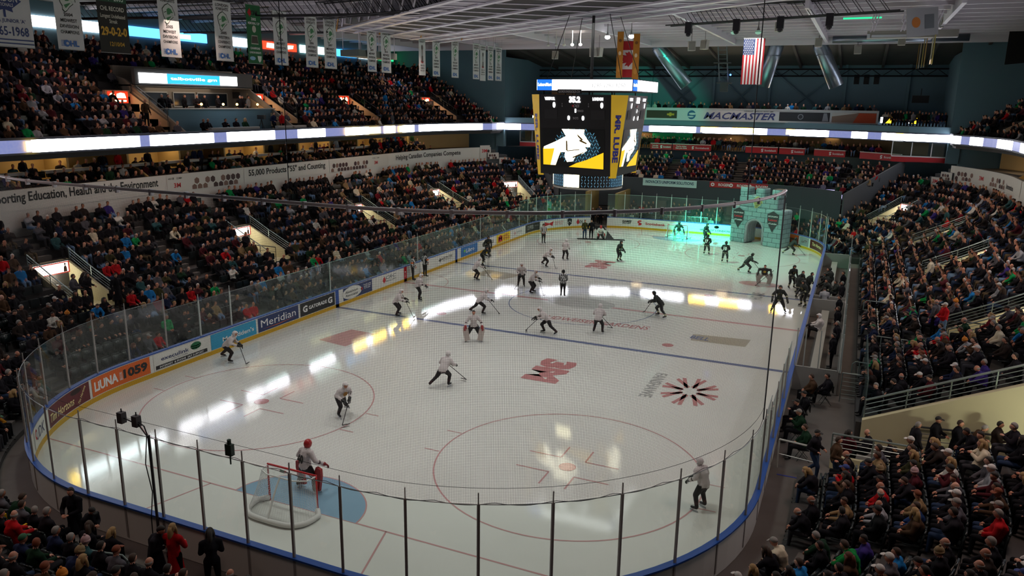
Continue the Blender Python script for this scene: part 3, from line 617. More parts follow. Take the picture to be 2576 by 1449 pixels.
for (u0, u1) in PAN:
    z = u0[0]; k = cnt.get(z, 0); cnt[z] = k+1; n_ = {'right': 22, 'left': 22, 'far': 6, 'near': 6}.get(z, 8)
    c = upos((z, (u0[1]+u1[1])/2), 0); curved = z in ('fr', 'fl', 'nl', 'nr'); ns = 3 if curved else 1
    us = sub(u0, u1, ns); b0 = np.array([*c, 0.])
    desc = {'left': ordw(n_-1-k)+' from the near corner', 'right': ordw(k)+' from the near corner', 'far': ordw(k)+' from the right', 'near': ordw(k)+' from the left', 'fr': ordw(k)+' from the right side', 'fl': ordw(k)+' from the far end', 'nl': ordw(k)+' from the left side', 'nr': ordw(k)+' from the near end'}[z]
    if GATE(*c): continue
    o = empty('dasher_board', tuple(b0), 'white dasher board panel, %s, %s' % (ZN[z], desc), 'board', 'dasher boards round the ice')
    def L(p): return (p[0]-b0[0], p[1]-b0[1])
    mb = MB()
    for a, b in zip(us[:-1], us[1:]):
        mb.prism([(*L(upos(a, 0)), 0), (*L(upos(b, 0)), 0), (*L(upos(b, .1)), 0), (*L(upos(a, .1)), 0)], (0, 0, 1.04))
    mb.build('panel', BW, o)
    mb = MB()
    for a, b in zip(us[:-1], us[1:]):
        mb.prism([(*L(upos(a, -.012)), 0), (*L(upos(b, -.012)), 0), (*L(upos(b, -.001)), 0), (*L(upos(a, -.001)), 0)], (0, 0, .2))
    mb.build('kick_strip', BY, o)
    mb = MB()
    for a, b in zip(us[:-1], us[1:]):
        mb.prism([(*L(upos(a, -.02)), 1.04), (*L(upos(b, -.02)), 1.04), (*L(upos(b, .17)), 1.04), (*L(upos(a, .17)), 1.04)], (0, 0, .05))
    mb.build('cap_rail', BB, o)
    # glass pane and stanchion
    ends = z in ('fr', 'far', 'fl', 'nl', 'near', 'nr') or (z == 'left' and k in (0, 21)) or (z == 'right' and k in (0, 21))
    gh = 2.25 if ends else 1.75
    if z == 'right' and -11 < c[1] < 21: gh = 0
    if gh:
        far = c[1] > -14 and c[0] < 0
        g = empty('safety_glass', (*c, 1.09), 'safety glass above the boards, %s, %s' % (ZN[z], desc), 'glass', 'safety glass panes round the rink')
        mb = MB(); vs = []
        for a in us: x, y = L(upos(a, .07)); vs += [(x, y, 0), (x, y, gh)]
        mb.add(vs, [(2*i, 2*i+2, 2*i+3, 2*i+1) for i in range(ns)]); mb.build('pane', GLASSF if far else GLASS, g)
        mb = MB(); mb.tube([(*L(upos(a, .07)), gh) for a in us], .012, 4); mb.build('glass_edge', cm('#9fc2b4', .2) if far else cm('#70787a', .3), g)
    mb = MB(); x0, y0 = upos(u0, .09)
    if gh:
        if not (z == 'left' and 1 < k < 19 and k % 5):
            mb.box(-.025, .025, -.032, .032, -1.0, gh+.02); mb.box(-.012, .012, -.012, .012, gh, gh+.3)
            tag(mb.build('stanchion', cm('#b8bdba', .4) if c[1] > -20 and (c[0] < 0 or c[1] > 0) else cm('#98928f', .45, metal=.1), loc=(x0, y0, 1.09), rz=math.atan2(y0-(CY if y0 > 0 else -CY), x0) if curved else (0 if z in ('left', 'right') else PI/2)),
                'metal stanchion between safety glass, %s, %s' % (ZN[z], desc), 'post', 'stanchions between the glass panes')
# ---- adverts wrapped on the inner face of the boards
def sp(z, v):
    A = RC*PI/2
    return {'right': CY+v, 'fr': 2*CY+math.radians(v)*RC, 'far': 2*CY+A+CX-v, 'fl': 2*CY+A+2*CX+math.radians(v-90)*RC, 'left': 2*CY+2*A+2*CX+CY-v, 'nl': 4*CY+2*A+2*CX+math.radians(v-180)*RC}[z]
R0, NAVY, ORG, SKY = cm('#b8161f', .4), cm('#1c2f5e', .4), cm('#d8621a', .4), cm('#2b97c0', .4)
MRN, CRM, BK, GRN, BLU = cm('#5e1020', .4), cm('#e6d79a', .4), cm('#141414', .4), cm('#1f6b45', .5), cm('#1d6cb4', .4)
def ad(label, A, B, face, txts=(), polys=(), z0=.24, z1=1.0, name='board_advert', grp='adverts on the dasher boards'):
    a, b = sp(*A), sp(*B); sc, w, h, zc = (a+b)/2, a-b, z1-z0, (z0+z1)/2
    c = ring(-.012, sc); b0 = np.array([c[0], c[1], zc]); o = empty(name, tuple(b0), label, 'advert', grp)
    def bd(x, y, off):
        p = ring(-.012-off, sc-x); return (p[0]-b0[0], p[1]-b0[1], y)
    n = max(1, int(w/.35)); mb = MB(); vs = []
    if face is not None:
        for k in range(n+1):
            x = -w/2+w*k/n; vs += [bd(x, -h/2, 0), bd(x, h/2, 0)]
        mb.add(vs, [(2*i, 2*i+2, 2*i+3, 2*i+1) for i in range(n)]); mb.build('panel', face, o)
    for t in txts:
        s, fx, fy, fw, fh, m = t[:6]; kw = dict(t[6]) if len(t) > 6 else {}
        rot = kw.pop('rot', 0); me = text_mesh(s, fw*w, fh*h, kw.get('bold', .015), kw.get('shear', 0)); me.materials.append(m); me.name = 'lettering'
        for v in me.vertices:
            x, y = v.co.x, v.co.y
            if rot: x, y = x*math.cos(rot)-y*math.sin(rot), x*math.sin(rot)+y*math.cos(rot)
            v.co = bd(x+fx*w, y+fy*h, .006)
        q = bpy.data.objects.new('lettering', me); COL.objects.link(q); q.parent = o
    for m, pts in polys:
        mb = MB(); mb.poly([bd(x*w, y*h, .004) for x, y in pts]); mb.build('emblem', m, o)
    return o
def lf(y): return ('left', y)
def blob(cx, cy, rx, ry, n=16): return circ(cx, cy, rx, ry, n)
LEAF = [(0, .5), (.12, .28), (.26, .34), (.2, .08), (.4, .18), (.36, .02), (.46, -.04), (.2, -.26), (.22, -.36), (.03, -.3), (.03, -.5), (-.03, -.5), (-.03, -.3), (-.22, -.36), (-.2, -.26), (-.46, -.04), (-.36, .02), (-.4, .18), (-.2, .08), (-.26, .34), (-.12, .28)]
def P_(pts, cx, cy, sx, sy): return [(cx+x*sx, cy+y*sy) for x, y in pts]
ad('white advert with dark lettering and a red mark, deepest in the near left corner', ('nl', 228), ('nl', 216.5), BW, (('UDK', .05, 0, .6, .5, NAVY, dict(shear=.25)), ('c', -.3, .1, .16, .5, R0)))
ad('maroon coffee shop advert with cream script in the near left corner', ('nl', 215), ('nl', 195.5), MRN, (('Tim Hortons', -.14, -.08, .62, .42, CRM, dict(shear=.3)), ('Tim Hortons', .34, 0, .26, .16, CRM, dict(shear=.3, rot=.9))), ((cm('#2a1a1c'), blob(.22, .33, .12, .14)),))
ad('orange union advert with white and black lettering', ('nl', 194.5), lf(-21.0), ORG, (('LiUNA', -.24, 0, .42, .55, WHT, dict(bold=.04)), ('LOCAL', .02, -.02, .05, .5, WHT), ('1059', .26, .02, .4, .55, BK, dict(bold=.05))))
ad('white internet provider advert with green striped globe and black strip', lf(-20.8), lf(-17.6), BW, (('execulink', -.12, .12, .5, .24, NAVY), ('TELECOM', -.05, -.1, .3, .07, cm('#8a8f96')), ('INTERNET  & PHONE  24/7 SUPPORT', 0, -.34, .8, .12, WHT)), ((GRN, blob(.26, .2, .1, .24)), (BW, [(.15, .22), (.26, .14), (.36, .2), (.36, .25), (.26, .2), (.15, .27)]), (BW, [(.15, .1), (.26, .02), (.36, .08), (.36, .13), (.26, .08), (.15, .15)]), (BK, [(-.47, -.45), (.47, -.45), (.47, -.22), (-.47, -.22)])))
ad('sky blue advert partly behind the skater at the left boards', lf(-17.45), lf(-14.35), SKY, (("McFadden's", .1, -.05, .7, .3, WHT),))
ad('navy advert with large white lettering and orange swoosh', lf(-14.2), lf(-11.0), NAVY, (('Meridian', 0, .05, .86, .52, WHT, dict(bold=.0)),), ((ORG, [(-.4, -.33), (0, -.38), (.42, -.26), (0, -.33)]),))
ad('black sports drink advert with white lettering', lf(-10.85), lf(-7.7), BK, (('GATORADE', 0, 0, .52, .28, WHT, dict(bold=.03)), ('G', -.36, 0, .13, .5, WHT, dict(bold=.04)), ('G', .36, 0, .13, .5, WHT, dict(bold=.04))))
ad('blue line marker on the boards nearest the camera', lf(-7.62), lf(-7.3), BB, z0=0, z1=1.04, name='line_marker', grp='line markers on the boards')
ad('white and navy advert with curly black lettering and a red leaf', lf(-6.85), lf(-3.8), NAVY, (('Aluminium\nAssociates', -.22, -.02, .44, .5, BK, dict(shear=.2)), ('Proudly serving\nLondon & area\nfor 25 years', .33, .1, .26, .45, WHT)), ((BW, blob(-.2, 0, .33, .5, 20)), (R0, P_(LEAF, .13, 0, .1, .34))))
ad('white dental advert with red leaf beside the red line', lf(-2.8), lf(-.7), BW, (('CRC', .08, .18, .6, .3, cm('#707478'), dict(shear=.2)), ('DENTAL SUPPLY', .08, -.14, .6, .12, BK)), ((R0, P_(LEAF, -.3, .02, .22, .7)),))
ad('red line marker on the boards', lf(.05), lf(.4), R0, (('7', 0, 0, .4, .4, WHT),), z0=0, z1=1.04, name='line_marker', grp='line markers on the boards')
ad('white advert with a small yellow and black figure and red speech mark', lf(2.2), lf(3.6), BW, (), ((cm('#e5c21a'), blob(-.1, 0, .12, .3)), (BK, blob(-.12, -.2, .09, .1)), (R0, blob(.2, .25, .2, .18))))
ad('white advert with black four-pointed star emblem', lf(4.5), lf(7.2), BW, (('NORTH STAR', .12, .08, .62, .26, BK, dict(shear=.1)), ('WINDOWS & DOORS', .12, -.14, .5, .08, BK)), ((BK, [(-.4, 0), (-.31, .06), (-.28, .3), (-.25, .06), (-.12, 0), (-.25, -.06), (-.28, -.3), (-.31, -.06)]),))
ad('blue line marker on the boards farther from the camera', lf(7.47), lf(7.8), BB, z0=0, z1=1.04, name='line_marker', grp='line markers on the boards')
ad('blue credit union advert with white lettering', lf(8.4), lf(11.3), BLU, (('Libro', .05, .02, .5, .42, WHT),), ((cm('#7cc242'), P_(LEAF, -.28, .04, .14, .4)),))
ad('white college advert behind the dark skaters', lf(12.0), lf(14.6), BW, (('COLLEGE', .12, 0, .6, .34, BK),), ((BK, blob(-.3, 0, .12, .3)),))
ad('yellow hardware advert with red house emblem', lf(14.95), lf(17.8), cm('#e2c414', .4), (('EXPERT', .2, .18, .42, .22, R0), ('ADVICE', .2, -.14, .48, .3, R0)), ((R0, [(-.38, -.38), (-.08, -.38), (-.08, .2), (-.2, .42), (-.38, .2)]), (WHT, [(-.34, -.2), (-.28, -.2), (-.28, .2), (-.34, .2)]), (WHT, [(-.18, -.2), (-.12, -.2), (-.12, .2), (-.18, .2)]), (WHT, [(-.28, -.05), (-.18, -.05), (-.18, .06), (-.28, .06)])))
ad('white advert with faint grey lettering', lf(18.4), lf(20.8), BW, (('energy', .1, 0, .5, .3, cm('#9aa0a4')), ('o', -.3, 0, .12, .3, R0)))
ad('black restaurant advert with grey lettering', lf(21.3), ('fl', 165), BK, (('COPPER', -.12, .05, .5, .5, cm('#a8a8a4')), ('BLUES & GRILL', .32, .12, .26, .14, cm('#8a8a88'))))
ad('white beer advert with red bow tie and red slogan', ('fl', 161), ('fl', 142.5), BW, (("THIS BUD'S\nFOR YOU.", .24, .02, .4, .5, R0),), ((R0, [(-.45, .3), (-.2, .08), (.0, .32), (-.05, -.3), (-.2, -.08), (-.45, -.25)]),))
ad('grey and black league shield on white boards', ('fl', 140.5), ('fl', 137), None, (('NHL', 0, 0, .7, .3, WHT, dict(rot=.5)),), ((BK, [(-.5, .42), (0, .5), (.5, .42), (.45, -.15), (0, -.5), (-.45, -.15)]),))
ad('red leaf league emblem with black lettering beside the boards gate', ('fl', 134), ('fl', 129), None, (('CHL', .28, 0, .5, .4, BK, dict(shear=.2)),), ((R0, P_(LEAF, -.2, 0, .5, .9)),))
ad('white games advert with black lettering', ('fl', 102.5), ('fl', 95.5), None, (('GAMES', 0, .12, .9, .3, BK, dict(shear=.2, bold=.04)), ('ENTERTAINMENT', 0, -.15, .8, .14, BK)))
ad('white bank advert with red emblem and red lettering', ('fl', 92), ('far', -1.87), None, (('Scotiabank', .14, -.02, .7, .34, R0, dict(bold=.02)),), ((R0, [(-.46, -.3), (-.38, -.3), (-.33, -.1), (-.38, .04), (-.44, .1), (-.44, .18), (-.36, .18), (-.36, .34), (-.44, .34), (-.5, .15), (-.48, 0), (-.42, -.1), (-.46, -.18)]),))
ad('white car dealer advert with black oval emblem', ('far', 1.2), ('far', 4.3), None, (('LEXUS OF LONDON', .05, -.22, .9, .22, BK), ('L', .1, .22, .06, .22, BK)), ((BK, blob(.1, .22, .075, .18)), (BW, blob(.1, .22, .06, .14))))
ad('brown and orange advert beside the inflatable castle', ('fr', 53), ('fr', 43), cm('#6e3a22', .4), (), ((ORG, [(-.3, .1), (.45, .1), (.45, .5), (-.3, .5)]), (ORG, [(-.1, -.45), (.25, -.45), (.25, -.15), (-.1, -.15)])))
ad('grey advert with faint dark red lettering in the far right corner', ('fr', 42), ('fr', 33), cm('#8e8c90', .4), (('LaTT', 0, 0, .6, .3, MRN, dict(shear=.3)),))
ad('dark brown coffee shop advert with cream script in the far right corner', ('fr', 31.5), ('fr', 6), cm('#4a1c14', .4), (('Tim Hortons', -.1, .05, .6, .36, CRM, dict(shear=.3)),), ((cm('#8a2a18'), [(.2, -.5), (.5, -.5), (.5, 0)]),))

# ------------------------------------------------------------------ ice markings
def flat(name, pts_list, m, label=None, cat='ice marking', grp=None, z=.004):
    mb = MB()
    for p in pts_list: mb.poly([(x, y, z) for x, y in p])
    o = mb.build(name, m); return tag(o, label, cat, grp)
def ringpoly(mb, cx, cy, r, w, n=64, a0=0, a1=2*PI, z=.005):
    for k in range(n):
        a, b = a0+(a1-a0)*k/n, a0+(a1-a0)*(k+1)/n
        mb.poly([(cx+(r-w)*math.cos(a), cy+(r-w)*math.sin(a), z), (cx+r*math.cos(a), cy+r*math.sin(a), z), (cx+r*math.cos(b), cy+r*math.sin(b), z), (cx+(r-w)*math.cos(b), cy+(r-w)*math.sin(b), z)])
GL = HL-3.35
flat('ice_line', [[(-HW, -.15), (HW, -.15), (HW, .15), (-HW, .15)]], ICE_REDL, 'faded red centre line across the ice')
flat('ice_line', [[(-HW, -7.62), (HW, -7.62), (HW, -7.32), (-HW, -7.32)]], ICE_BLUE, 'blue line across the ice nearer the camera')
flat('ice_line', [[(-HW, 7.32), (HW, 7.32), (HW, 7.62), (-HW, 7.62)]], ICE_BLUE, 'blue line across the ice farther from the camera')
xg = CX+math.sqrt(RC**2-(GL-CY)**2)
for s, nm in ((-1, 'near'), (1, 'far')):
    flat('ice_line', [[(-xg, s*GL-.03), (xg, s*GL-.03), (xg, s*GL+.03), (-xg, s*GL+.03)]], ICE_REDL, 'thin red goal line at the %s end' % nm)
    for q in (-1, 1): flat('ice_line', [[(q*3.35-.03, s*GL), (q*3.35+.03, s*GL), (q*4.27+.03, s*HL), (q*4.27-.03, s*HL)]], ICE_REDL, 'slanting red line behind the %s goal, %s side' % (nm, 'left' if q < 0 else 'right'))
    p = [(-1.22, s*GL), (-1.22, s*(GL-1.37))]+[(1.83*math.sin(t), s*(GL-1.83*math.cos(t))) for t in np.linspace(-.73, .73, 13)]+[(1.22, s*(GL-1.37)), (1.22, s*GL)]
    pc = [(-2.3, s*GL)]+[(-2.3*math.cos(t), s*(GL-1.95*math.sin(t))) for t in np.linspace(.05, PI-.05, 22)]+[(2.3, s*GL)]
    flat('goal_crease', [pc], ICE_CREASE, 'pale blue goal crease at the %s end' % nm, z=.0045)
    mb = MB(); ringpoly(mb, 0, 0, 2.33, .05, 30, 0, PI, .0055)
    for i, v in enumerate(mb.v): mb.v[i] = (v[0], s*(GL-v[1]*.85), v[2])
    tag(mb.build('crease_line', ICE_REDL), 'thin red edge of the goal crease at the %s end' % nm, 'ice marking')
for cx, cy, nm in ((6.7, -GL+6.1, 'near right'), (-6.7, -GL+6.1, 'near left'), (6.7, GL-6.1, 'far right'), (-6.7, GL-6.1, 'far left')):
    mb = MB(); ringpoly(mb, cx, cy, 4.6, .055, 80)
    for a in (1, -1):
        for b in (1, -1):
            mb.poly([(cx+a*4.55, cy+b*.85-.025, .005), (cx+a*5.15, cy+b*.85-.025, .005), (cx+a*5.15, cy+b*.85+.025, .005), (cx+a*4.55, cy+b*.85+.025, .005)][::1 if a > 0 else -1])
            x0, y0 = cx+a*.45, cy+b*.6
            mb.poly([(x0, y0-.03, .005), (x0+a*1.2, y0-.03, .005), (x0+a*1.2, y0+.03, .005), (x0, y0+.03, .005)]); mb.poly([(x0-.03, y0, .005), (x0+.03, y0, .005), (x0+.03, y0+b*.9, .005), (x0-.03, y0+b*.9, .005)])
    tag(mb.build('faceoff_circle', ICE_REDL), 'thin red faceoff circle with corner marks, %s' % nm, 'ice marking', 'faceoff circles')
    flat('faceoff_dot', [circ(cx, cy, .3)], ICE_RED, 'red dot in the %s faceoff circle' % nm, grp='faceoff dots', z=.006)
for cx, cy, nm in ((6.7, -5.9, 'beside the near blue line on the right'), (-6.7, -5.9, 'beside the near blue line on the left'), (6.7, 5.9, 'beside the far blue line on the right'), (-6.7, 5.9, 'beside the far blue line on the left')):
    flat('faceoff_dot', [circ(cx, cy, .3)], ICE_RED, 'red dot '+nm, grp='faceoff dots', z=.006)
mb = MB(); ringpoly(mb, 0, 0, 4.6, .06, 80); tag(mb.build('faceoff_circle', ICE_BLUE), 'thin blue circle at centre ice', 'ice marking')
flat('centre_logo', [circ(-.2, .3, 2.2, 1.3, 28)], ICE_PALE, 'grey team emblem painted at centre ice', z=.0045)
def ice_text(s, cx, cy, w, h, rz, m, label, bold=.03, shear=0):
    me = text_mesh(s, w, h, bold, shear); me.materials.append(m); me.name = 'ice_lettering'
    o = bpy.data.objects.new('ice_lettering', me); COL.objects.link(o); o.location = (cx, cy, .007); o.rotation_euler = (0, 0, rz)
    return tag(o, label, 'ice marking')
ice_text('3M', 2.62, -12.2, 3.1, 1.75, -PI/2, ICE_RED, 'big red 3M lettering painted on the ice near the camera', .07)
ice_text('3M', -2.7, 12.1, 3.1, 1.75, PI/2, ICE_RED, 'big red 3M lettering painted on the ice past the far blue line', .07)
ice_text('FANSHAWE', 7.45, -11.9, 3.2, .55, -PI/2, ICE_GREY, 'grey college lettering painted on the ice', .02)
ice_text('BUDWEISER GARDENS', 1.9, -3.55, 6.4, .7, PI*.02, ICE_RED, 'curving red lettering below the centre emblem', .02, .2)
mb = MB()
for k in range(8):
    a = PI*k/4+.2; d = np.array([math.cos(a), math.sin(a)]); n = np.array([-d[1], d[0]])
    for q, (l0, l1) in ((-.17, (.3, 1.25)), (.17, (.3, 1.25))):
        c0, c1 = d*l0+n*q*1.1, d*l1+n*q*2.0; mb.poly([(9.07+v[0]*.95, -12.0+v[1]*1.35, .006) for v in (c0-n*.09, c1-n*.09, c1+n*.09, c0+n*.09)])
tag(mb.build('star_emblem', ICE_RED), 'red eight-armed star emblem painted on the ice', 'ice marking')
flat('ice_advert', [[(7.6, -4.5), (10.4, -4.4), (10.5, -3.0), (7.5, -3.3)]], ICE_TAN, 'rounded tan and blue advert painted on the ice by the right boards'); ice_text('BELL', 8.0, -3.9, 1.0, .6, -.1, ICE_BLUE, 'blue lettering on the tan ice advert')
flat('ice_advert', [[(-10.0, 4.4), (-7.2, 3.9), (-6.6, 5.8), (-9.6, 6.3)]], ICE_TAN, 'grey and tan advert painted on the ice by the left boards')
flat('ice_advert', [[(-9.9, -13.2), (-8.0, -13.5), (-7.9, -11.0), (-9.5, -10.9)]], ICE_REDL, 'faded red block advert painted on the ice by the left boards')
ice_text('HOME', 9.6, 7.2, 2.0, .8, PI/2, ICE_GREY, 'grey sketchy advert painted on the ice far right')
flat('ice_advert', [circ(9.3, 10.9, 1.4, .8)], ICE_REDL, 'faint red oval painted on the ice under the dark goaltender')
mb = MB(); ringpoly(mb, -HW, 0, 3.05, .05, 24, -PI/2, PI/2); tag(mb.build('referee_crease', ICE_REDL), 'thin half circle in front of the timekeepers', 'ice marking')

# ------------------------------------------------------------------ goals
NETM = cm('#d8d6d4', .6)
def goal(y, s, label):
    """s=+1: mouth faces +y"""
    o = empty('goal', (0, y, 0), label, 'goal', None, 0 if s > 0 else PI)
    mb = MB(); mb.tube([(-.915, 0, 0), (-.915, 0, 1.22), (.915, 0, 1.22), (.915, 0, 0)], .035, 8); mb.build('goal_frame', cm('#c4161c', .35), o, smooth=True)
    mb = MB(); B = [(-.915, 0)]+[(-1.14*math.copysign(abs(math.cos(t))**.55, math.cos(t)), -.25-.87*math.sin(t)**.7) for t in np.linspace(.0, PI, 19)]+[(.915, 0)]
    mb.tube([(x, yy, .09) for x, yy in B], .085, 8); mb.build('base_skirt', cm('#d6d3d0', .6), o, smooth=True)
    mb = MB(); T = [(-.915, 0), (-.85, -.35), (-.5, -.52), (.5, -.52), (.85, -.35), (.915, 0)]
    mb.tube([(x, yy, 1.2) for x, yy in T], .022, 6)
    mb.tube([(0, -.52, 1.2), (0, -.8, .8), (0, -1.12, .15)], .03, 6); mb.build('net_support', cm('#e4e2e0', .5), o)
    mb = MB(); n = 46
    def along(P, t):
        L = [math.dist(P[i], P[i+1]) for i in range(len(P)-1)]; q = t*sum(L)
        for i, l in enumerate(L):
            if q <= l+1e-9: f = q/l; return (P[i][0]*(1-f)+P[i+1][0]*f, P[i][1]*(1-f)+P[i+1][1]*f)
            q -= l
        return P[-1]
    def pt(t, v):
        a, b = along(T, t), along(B, t); return (a[0]*(1-v)+b[0]*v, a[1]*(1-v)+b[1]*v-.12*math.sin(v*PI)*(0), 1.2*(1-v)+.1*v)
    for i in range(n+1): mb.tube([pt(i/n, v/5) for v in range(6)], .0035, 3, caps=False)
    for j in range(1, 25): mb.tube([pt(i/24, j/25) for i in range(25)], .0035, 3, caps=False)
    for i in range(1, 34): x = -.915+1.83*i/34; yb = -.52 if abs(x) < .5 else -.52+(abs(x)-.5)/.415*.4; mb.tube([(x, 0, 1.22), (x, yb, 1.2)], .0035, 3, caps=False)
    for j in range(1, 9): yy = -.06*j; mb.tube([(-.9+.04*j, yy, 1.21), (.9-.04*j, yy, 1.21)], .0035, 3, caps=False)
    mb.build('netting', NETM, o); return o
goal(-GL, 1, 'red-framed hockey goal with white netting nearest the camera')
g = goal(GL, -1, 'red-framed hockey goal lit green at the far end')
o = empty('water_bottle', (-.1, -GL-.25, 1.25), 'green and red water bottle lying on top of the near goal netting', 'bottle'); mb = MB(); mb.tube([(-.11, 0, 0), (.06, 0, 0)], .036, 8); mb.build('bottle_body', cm('#1d5a3a'), o); mb = MB(); mb.tube([(.06, 0, 0), (.09, 0, 0), (.13, 0, 0)], [.036, .03, .012], 8); mb.build('bottle_cap', cm('#c8202a'), o)

# ------------------------------------------------------------------ inflatable castle
CST = mat('castle_vinyl', rgb('#7d9a9a'), .45, noise=.12, nscale=1.5)
ct = nt = CST.node_tree; br = nt.nodes.new('ShaderNodeTexBrick'); tc = nt.nodes.new('ShaderNodeTexCoord'); sx_ = nt.nodes.new('ShaderNodeSeparateXYZ'); ad_ = nt.nodes.new('ShaderNodeMath'); cx_ = nt.nodes.new('ShaderNodeCombineXYZ')
nt.links.new(tc.outputs['Object'], sx_.inputs[0]); nt.links.new(sx_.outputs[0], ad_.inputs[0]); nt.links.new(sx_.outputs[1], ad_.inputs[1]); nt.links.new(ad_.outputs[0], cx_.inputs[0]); nt.links.new(sx_.outputs[2], cx_.inputs[1]); nt.links.new(cx_.outputs[0], br.inputs['Vector'])
br.inputs['Color1'].default_value = (*rgb('#83a1a2'), 1); br.inputs['Color2'].default_value = (*rgb('#748f92'), 1); br.inputs['Mortar'].default_value = (*rgb('#26343a'), 1)
br.inputs['Scale'].default_value = 1; br.inputs['Brick Width'].default_value = .85; br.inputs['Row Height'].default_value = .42; br.inputs['Mortar Size'].default_value = .018
nt.links.new(br.outputs[0], nt.nodes['Principled BSDF'].inputs['Base Color'])
co = empty('inflatable_castle', (7.3, 27.75, 0), 'grey inflatable brick castle tunnel standing on the ice at the far right', 'inflatable', None, math.radians(-23))
Wd, D, Hh = 2.55, .85, 3.75
def rprism(mb, x0, x1, y0, y1, z0, z1, r=.18):
    P = []
    for cx_, cy_, a0 in ((x1-r, y1-r, 0), (x0+r, y1-r, 90), (x0+r, y0+r, 180), (x1-r, y0+r, 270)):
        for k in range(4): a = math.radians(a0+30*k); P.append((cx_+r*math.cos(a), cy_+r*math.sin(a)))
    n = len(P); rs = [(z0, .94), (z0+.12, 1), (z1-.14, 1), (z1-.04, .95), (z1, .8)]; vs = []
    mx, my = (x0+x1)/2, (y0+y1)/2
    for z, s_ in rs: vs += [(mx+(x-mx)*s_, my+(y-my)*(s_ if s_ == 1 else s_*.98), z) for x, y in P]
    f = [(i*n+k, i*n+(k+1) % n, (i+1)*n+(k+1) % n, (i+1)*n+k) for i in range(len(rs)-1) for k in range(n)]+[tuple(range(n))[::-1], tuple((len(rs)-1)*n+k for k in range(n))]
    mb.add(vs, f)
mb = MB(); rprism(mb, -Wd, -1.02, -D, D, 0, 3.3); mb.build('left_tower', CST, co, smooth=False)
mb = MB(); rprism(mb, .74, Wd, -D, D, 0, 3.3); mb.build('right_tower', CST, co)
mb = MB(); a = [(-.62, 2.0)]+[(.08-.7*math.cos(t), 1.35+.85*math.sin(t)) for t in np.linspace(0, PI, 13)]+[(.78, 2.0), (.78, 3.6), (-.62, 3.6)]
arch = [(-.7, 0.0)]
mb.prism([(x, -D+.02, z) for x, z in [(-1.1, 1.4)]+[(-.14-.94*math.cos(t), 1.4+.95*math.sin(t)) for t in np.linspace(0, PI, 13)]+[(.82, 3.28), (-1.1, 3.28)]], (0, 2*D-.04, 0))
mb.build('arch_wall', CST, co)
mb = MB(); rprism(mb, -1.95, 1.85, -.7, .7, 3.2, 4.35, .2); mb.build('upper_wall', CST, co)
for k, x in enumerate((-1.55, 0, 1.55)):
    mb = MB(); rprism(mb, x-.45, x+.45, -.66, .66, 4.3, 5.05, .3); mb.build('battlement', CST, co)
for k in range(5):
    mb = MB(); y = -.68+.34*k; mb.tube([(-1.0, y, .1)]+[(-.14-.84*math.cos(t), y, 1.4+.88*math.sin(t)) for t in np.linspace(0, PI, 11)]+[(.72, y, .1)], .15, 8); mb.build('tunnel_rib', cm('#8f8f95', .35), co, smooth=True)
SHD = cm('#20282a', .5)
for x in (-1.75, 1.62):
    e = empty('shield_banner', (0, 0, 0), None, None); e.parent = co; e.location = (x, -D-.03, 2.35); e.rotation_euler = (PI/2, 0, 0)
    shape([[(-.55, .55), (0, .85), (.55, .55), (.5, -.2), (0, -1.0), (-.5, -.2)]], SHD, e, 'shield')
    text('LEXUS OF LONDON', 0, .38, .9, .12, WHT, e, z=.02); text('Lexus', 0, .08, .8, .2, cm('#d8222c'), e, z=.02); text('of London', 0, -.25, .8, .14, WHT, e, z=.02)
KN = [(-.36, -.18), (-.42, .2), (-.2, .42), (.02, .52), (.3, .36), (.46, .0), (.47, -.1), (.3, -.08), (.22, -.04), (.34, -.2), (.12, -.36), (-.04, -.55), (-.16, -.62), (-.28, -.5), (-.26, -.34)]
KN2 = [(-.1, -.1), (-.12, .2), (.02, .3), (.2, .25), (.36, .02), (.2, .02), (.08, -.08)]
KN3 = [(-.2, -.3), (.06, -.2), (.22, -.16), (.08, -.3), (-.1, -.46)]
def knight(o, x, y, s, bg, dk, gr, z=.012):
    mb = MB(); K = lambda P, f=1, dz=0: [(x+a*s*f, y+b*s*f, z+dz) for a, b in P]
    mb.poly(K(KN, 1.1), 0); mb.poly(K(KN, 1.0, .003), 1); mb.poly(K(KN2, 1, .006), 2); mb.poly(K(KN3, 1, .006), 2); mb.poly(K([(-.34, .02), (-.16, .1), (-.14, .06), (-.33, -.01)], 1, .007), 0)
    return mb.build('knight_emblem', [dk, bg, gr], o)
e = empty('emblem_patch', (0, 0, 0), None, None); e.parent = co; e.location = (-.05, -.73, 3.82); e.rotation_euler = (PI/2, 0, 0); knight(e, 0, 0, .95, cm('#8d8a52'), cm('#b9b58a'), cm('#6d6c3c'))
# black carpet on the ice
mb = MB(); mb.prism([(-8.3, 22.5, .008), (-8.0, 21.9, .008), (-3.9, 23.3, .008), (-4.2, 23.9, .008)], (0, 0, .015)); mb.prism([(-9.3, 30.3, .008), (-8.2, 30.3, .008), (-5.1, 23.7, .008), (-5.9, 23.3, .008)][::-1], (0, 0, .015)); tag(mb.build('black_carpet', cm('#0c0c0d', .8)), 'black carpet laid on the ice from the far gate with a crossing strip', 'carpet')

